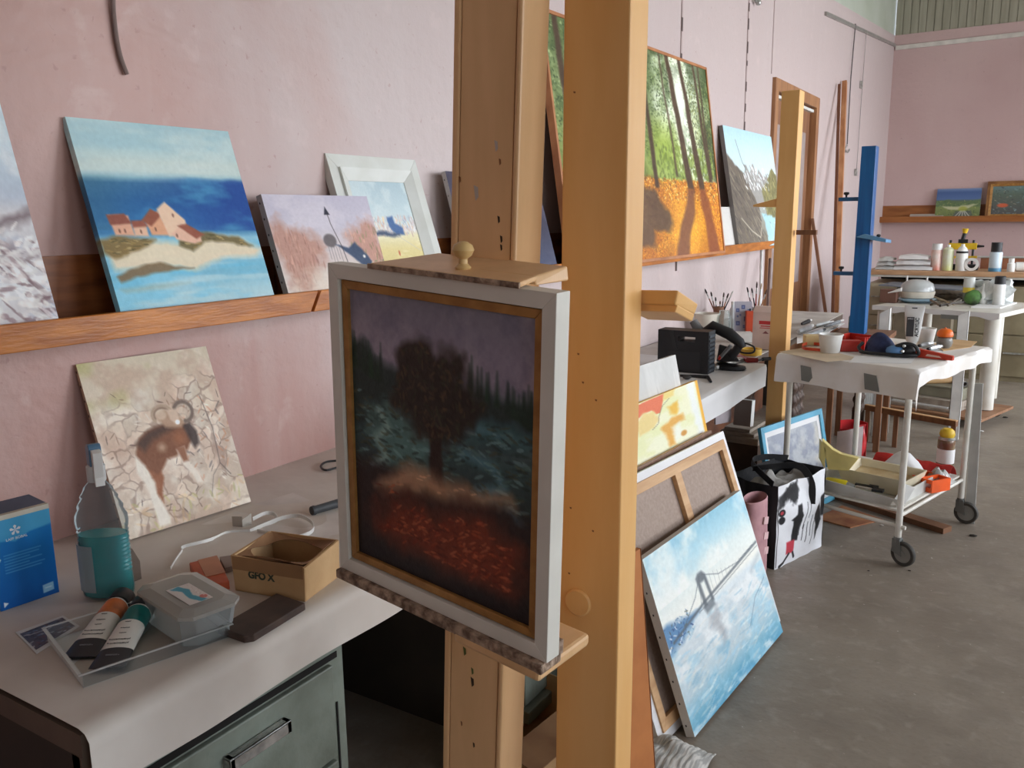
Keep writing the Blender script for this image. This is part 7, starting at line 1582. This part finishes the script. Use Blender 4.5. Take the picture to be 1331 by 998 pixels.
cx = AY(1288, 450, ey + .03).x; c1 = AY(1165, 400, ey + .03).x
zt3 = EB - .13; zz3 = ((.05, zt3 * .5 - .01), (zt3 * .5, zt3 - .02))
drawers(cx, cx + .75, OL, 'olive-brown drawer cabinet under the far counter at the right border', zz3, zt3)
drawers(c1 + .01, cx - .01, OL, 'olive-brown drawer cabinet under the middle of the far counter', zz3, zt3)
drawers(bx0 + .01, c1, CR, 'cream drawer cabinet under the left end of the far counter', ((.05, .3), (.31, .56), (.57, zt3 - .01)), zt3)
EZ = EB + .001
# cloths
def fold(px, py, w_, d_, h_, seed, m_, label):
    c = AY(px, py, 8.96) + Vector((0, d_ / 2, 0)); c.z = EZ; root = thing('folded_cloth', label, 'cloth', c)
    mb = MB()
    for k in range(3):
        z0 = EZ + k * h_ / 3
        mb.sheet(lambda u, v, k=k, z0=z0: (c.x + (u - .5) * w_ * (1 - .12 * k), c.y + (v - .5) * d_, z0 + .004 + h_ / 3 * .9 * math.sin(PI * min(1, max(0, v * 1.0))) ** .3 * (.7 + .3 * math.sin(PI * u)) + .006 * mnoise(Vector((u * 4, v * 4, seed + k)))), 16, 10, .003)
    build('cloth_folds', mb, m_, root, smooth=True)
fold(1186, 351, .34, .25, .15, 1, M_paperb, 'stack of folded white cloths on the far bench')
fold(1150, 351, .18, .25, .12, 5, mat('grey_white_cloth', (206, 206, 202), .8), 'rolled greyish cloth at the left end of the far bench')
stand('spray_can', 'white spray can with a clear cap, leftmost on the far bench', 'spray can', 1216, 349, EZ, 13, 34, [('can_body', mat('can_red_white', (222, 214, 204), .35, col2=(206, 120, 96), scale=5), [(1, 0), (1, .74), (.9, .77)]), ('cap', mat('milky_cap', (226, 226, 222), .3), [(.95, .77), (.95, 1), (0, 1)])], yfix=9.03)
stand('spray_can', 'white and yellow-green can with a small nozzle on the far bench, second from left', 'spray can', 1231, 350, EZ, 13, 33, [('can_body', mat('can_green_white', (220, 222, 206), .35, col2=(206, 208, 130), scale=5), [(1, 0), (1, .82), (.5, .9)]), ('nozzle', M_whitep, [(.3, .88), (.3, 1), (0, 1)])], yfix=9.03)
stand('spray_can', 'white bottle with a narrow neck in front of the yellow clamp', 'spray can', 1249, 350, EZ, 14, 34, [('can_body', M_whitep, [(1, 0), (1, .7), (.75, .84), (.4, .92)]), ('nozzle', M_whitep, [(.32, .9), (.32, 1), (0, 1)]), ('black_label', M_black, [(1.01, .66), (1.01, .74)])], yfix=9.03)
stand('spray_can', 'pale blue spray can with a tall black cap on the far bench', 'spray can', 1293, 350, EZ, 15, 37, [('can_body', mat('can_pale_blue', (206, 222, 230), .35), [(1, .12), (1, .64), (.9, .67)]), ('blue_base', mat('can_blue_base', (90, 150, 184), .35), [(1.01, 0), (1.01, .12)]), ('cap', M_black, [(.86, .67), (.86, 1), (0, 1)])], yfix=9.03)
stand('pill_bottle', 'small white bottle right of the pale blue spray can', 'bottle', 1314, 348, EZ, 9, 17, [('bottle_body', M_whitep, [(1, 0), (1, .6), (.6, .72)]), ('bottle_cap', M_whitep, [(.75, .72), (.75, 1), (0, 1)])], yfix=9.03)
a = AY(1320, 348, 9.1); a.z = EZ + .042 ; root = thing('plastic_bottle', 'white bottle lying on its side at the right end of the far bench', 'bottle', a - Vector((0, 0, .06)))
mb = MB(); mb.tube([a, a + Vector((.12, .02, 0)), a + Vector((.135, .02, 0))], [.042, .042, .02], 16); build('bottle_body', mb, M_whitep, root, smooth=True)
mb = MB(); mb.tube([a - Vector((.012, .002, 0)), a], .034, 16); build('bottle_cap', mb, mat('off_white_plastic', (214, 216, 214), .4), root, smooth=True)
b = AY(1262, 349, 8.97); b.z = EZ; root = thing('tape_roll', 'roll of white tape standing on edge below the yellow clamp', 'tape', b)
ax = Matrix.Rotation(PI / 2, 4, 'X'); mb = MB(); mb.lathe([(.035, -.015), (.06, -.015), (.06, .015), (.035, .015), (.035, -.015)], b + Vector((0, .03, .061)), 28, ax=ax); build('tape_ring', mb, M_whitep, root, smooth=True)
# yellow clamp
yq = 9.2; Pq = lambda px, py: AY(px, py, yq)
root = thing('bench_clamp', 'yellow and black clamp tool standing on the far bench', 'clamp', Pq(1250, 350))
mb = MB(); a, b = Pq(1233, 320), Pq(1270, 320); mb.bar(a, b, .03, .06); build('yellow_bar', mb, M_yellow, root, bevel=.004)
mb = MB(); a, b = Pq(1240, 334), Pq(1270, 334); mb.bar(a, b, .03, .02); build('lower_bar', mb, M_yellow, root)
for px in (1236, 1266):
    q = Pq(px, 312); mb = MB(); mb.tube([(q.x, q.y, EZ), (q.x, q.y, q.z)], .011, 10); build('black_rod', mb, M_black, root, smooth=True)
mb = MB(); a, b = Pq(1250, 316), Pq(1254, 303); mb.tube([a, b], .018, 10); build('lever', mb, M_black, root, smooth=True)
mb = MB(); mb.tube([b, Pq(1255, 297)], [.02, .03], 10); build('yellow_knob', mb, M_yellow, root, smooth=True)
mb = MB(); q = Pq(1252, 313); mb.box((q.x - .04, q.y - .02, q.z - .02), (q.x + .04, q.y + .02, q.z + .015)); build('lever_block', mb, M_black, root)
q = Pq(1270, 320); mb = MB(); mb.tube([q, q + Vector((.06, 0, 0))], [.014, .008], 8); build('clamp_pin', mb, M_black, root)
mb = MB(); q = Pq(1240, 340); mb.box((q.x - .05, q.y - .06, EZ), (Pq(1272, 340).x, q.y + .06, EZ + .05)); build('base', mb, M_black, root, bevel=.004)
a = AY(1274, 345, 9.4); mb = MB(); mb.box((a.x, 9.4, EZ), (a.x + .8, 9.46, EZ + .10)); tag(build('wood_block', mb, mat('reddish_wood', (150, 96, 66), .6, col2=(120, 74, 50), scale=6)), 'long reddish wooden block at the back of the far bench', 'block')
mb = MB(); mb.tube([(a.x - .04, 9.43, EZ + .111), (a.x + .8, 9.43, EZ + .111)], .010, 10); tag(build('metal_rod', mb, mat('pale_grey_metal', (196, 196, 190), .4, .2), smooth=True), 'pale rod lying on the reddish wooden block', 'rod')
# dark sheet on the floor trolley between tables: grey plastic sheet on two white pegs
root = thing('plastic_sheet', 'dull blue-grey plastic sheet on a low box with white pegs before the far counter', 'sheet', (1.2, 8.6, 0))
a, b = AY(1142, 370, 8.42), AY(1262, 377, 8.42); zz_ = (a.z + b.z) / 2
mb = MB(); mb.hexa([(a.x, 8.42, a.z - .01), (b.x, 8.42, b.z - .01), (b.x, 8.85, b.z - .01), (a.x + .06, 8.85, a.z - .01), (a.x, 8.42, a.z), (b.x, 8.42, b.z), (b.x, 8.85, b.z), (a.x + .06, 8.85, a.z)]); build('sheet_body', mb, mat('blue_grey_plastic_sheet', (120, 126, 136), .45, col2=(104, 110, 120)), root)
for t in (.30, .52):
    q = a * (1 - t) + b * t; mb = MB(); mb.tube([(q.x, 8.50, q.z), (q.x, 8.50, q.z + .09)], .008, 10); build('peg', mb, M_whitep, root, smooth=True)
mb = MB(); mb.box((a.x + .14, 8.52, 0), (b.x - .14, 8.80, min(a.z, b.z) - .012)); build('low_box', mb, mat('stool_shadow_wood', (136, 124, 104), .7), root)  # plain wooden box carrying the sheet, in its own even colour

# ================================================================== sticks and wires on the left wall
def long_stick(p0, x0, p1, x1, r, m_, label, ext=True):
    a = AX(*p0, x0); b = AX(*p1, x1)
    if ext: a = b + (a - b) * (b.z / (b.z - a.z)) ; a.z = 0
    mb = MB(); mb.bar(a, b, r * 2, r * 2, (1, 0, 0)); return tag(build('long_batten', mb, m_, bevel=.002), label, 'batten')
M_bat = mat('brown_batten', (204, 148, 104), .5, col2=(170, 112, 72), scale=4, stretch=(3, 3, .4))
long_stick((1086, 420), .30, (1098, 106), .04, .024, M_bat, 'tallest brown wooden batten leaning on the pink wall left of the blue easel')
long_stick((1082, 420), .38, (1091, 110), .03, .014, mat('dark_brown_batten', (120, 74, 50), .5), 'thin dark batten leaning behind the tallest brown one')
long_stick((1074, 412), .25, (1056, 284), .04, .014, mat('slim_brown_stick', (150, 104, 78), .5), 'slim brown stick leaning the other way beside the wooden door')
root = thing('hanging_wire', 'dark wire with a small hook hanging far down from the picture rail', 'wire', AX(1113, 33, .015))
mb = MB(); mb.tube([AX(1112, 31, .02), AX(1106, 100, .02), AX(1101, 190, .02)], .006, 6); build('wire', mb, mat('dark_wire', (96, 88, 86), .6), root)
mb = MB(); mb.tube(smoothpath([AX(1101, 188, .02), AX(1099, 194, .02), AX(1102, 198, .02), AX(1104, 194, .02)], 4), .008, 6); build('hook', mb, M_chrome, root)
root = thing('hanging_wire', 'pale wire with two clips hanging from the picture rail near the corner', 'wire', AX(1126, 42, .015))
mb = MB(); mb.tube([AX(1126, 42, .02), AX(1121, 110, .02), AX(1113, 226, .02)], .004, 6); build('wire', mb, mat('pale_wire', (170, 160, 158), .5), root)
for px, py in ((1120, 110), (1113, 224)):
    q = AX(px, py, .02); mb = MB(); mb.box((.005, q.y - .03, q.z - .04), (.03, q.y + .03, q.z + .04)); build('clip', mb, M_chrome, root)
q = AX(982, 3, .02); root = thing('wall_hook', 'small chrome wall hook at the top edge above the mountain picture', 'hook', q)
mb = MB(); mb.box((.0, q.y - .03, q.z), (.03, q.y + .03, q.z + .06)); build('hook_plate', mb, M_chrome, root)
mb = MB(); mb.ico((.035, q.y + .02, q.z), .022, 2); build('hook_ball', mb, M_chrome, root, smooth=True)
# white sheet and bottle behind the blue easel
q = AZ(1106, 402, TZ)
stand('green_bottle', 'small dark green bottle between the battens and the blue easel', 'bottle', 1107, 421, zb, 8, 30, [('bottle_body', mat('dark_green_glass', (50, 90, 66), .2), [(.9, 0), (1, .1), (1, .6), (.4, .75), (.35, 1), (0, 1)])], yfix=6.05)

# ================================================================== groups of look-alikes
GROUPS = {'paint_brush': 'paint brushes standing in pots at the wall', 'wooden_stick': 'sticks heaped on the white table', 'spray_can': 'spray cans and bottles on the far tables',
          'floor_scrap': 'scraps on the concrete floor', 'studio_easel': 'single-post studio easels', 'cast_iron_radiator': 'cast iron radiators stored under the bench',
          'plastic_cup': 'white cups on the trolley', 'flat_board': 'boards stacked on the wheeled platform', 'square_duct': 'white square ducts', 'folded_cloth': 'cloths on the far bench',
          'hanging_wire': 'wires hanging from the picture rail', 'drawer_cabinet': 'drawer cabinets below the far bench', 'metal_tube': 'crumpled silver tubes on the trolley',
          'long_batten': 'battens leaning on the pink wall', 'flat_brush': 'flat brushes in the white tray', 'glass_jar': 'clear glass jars by the brushes', 'brush_pot': 'pots of brushes', 'paper_roll': 'paper rolls on the olive-grey box',
          'metal_cabinet': 'grey-green metal cabinets under the bench', 'thin_pole': 'thin poles behind the brushes', 'canvas_painting': 'unframed painted canvases', 'framed_painting': 'framed pictures'}
for o in COL.objects:
    if o.parent is None and o.get('label') and not o.get('group'):
        k = o.name.split('.')[0]
        if k in GROUPS: o['group'] = GROUPS[k]
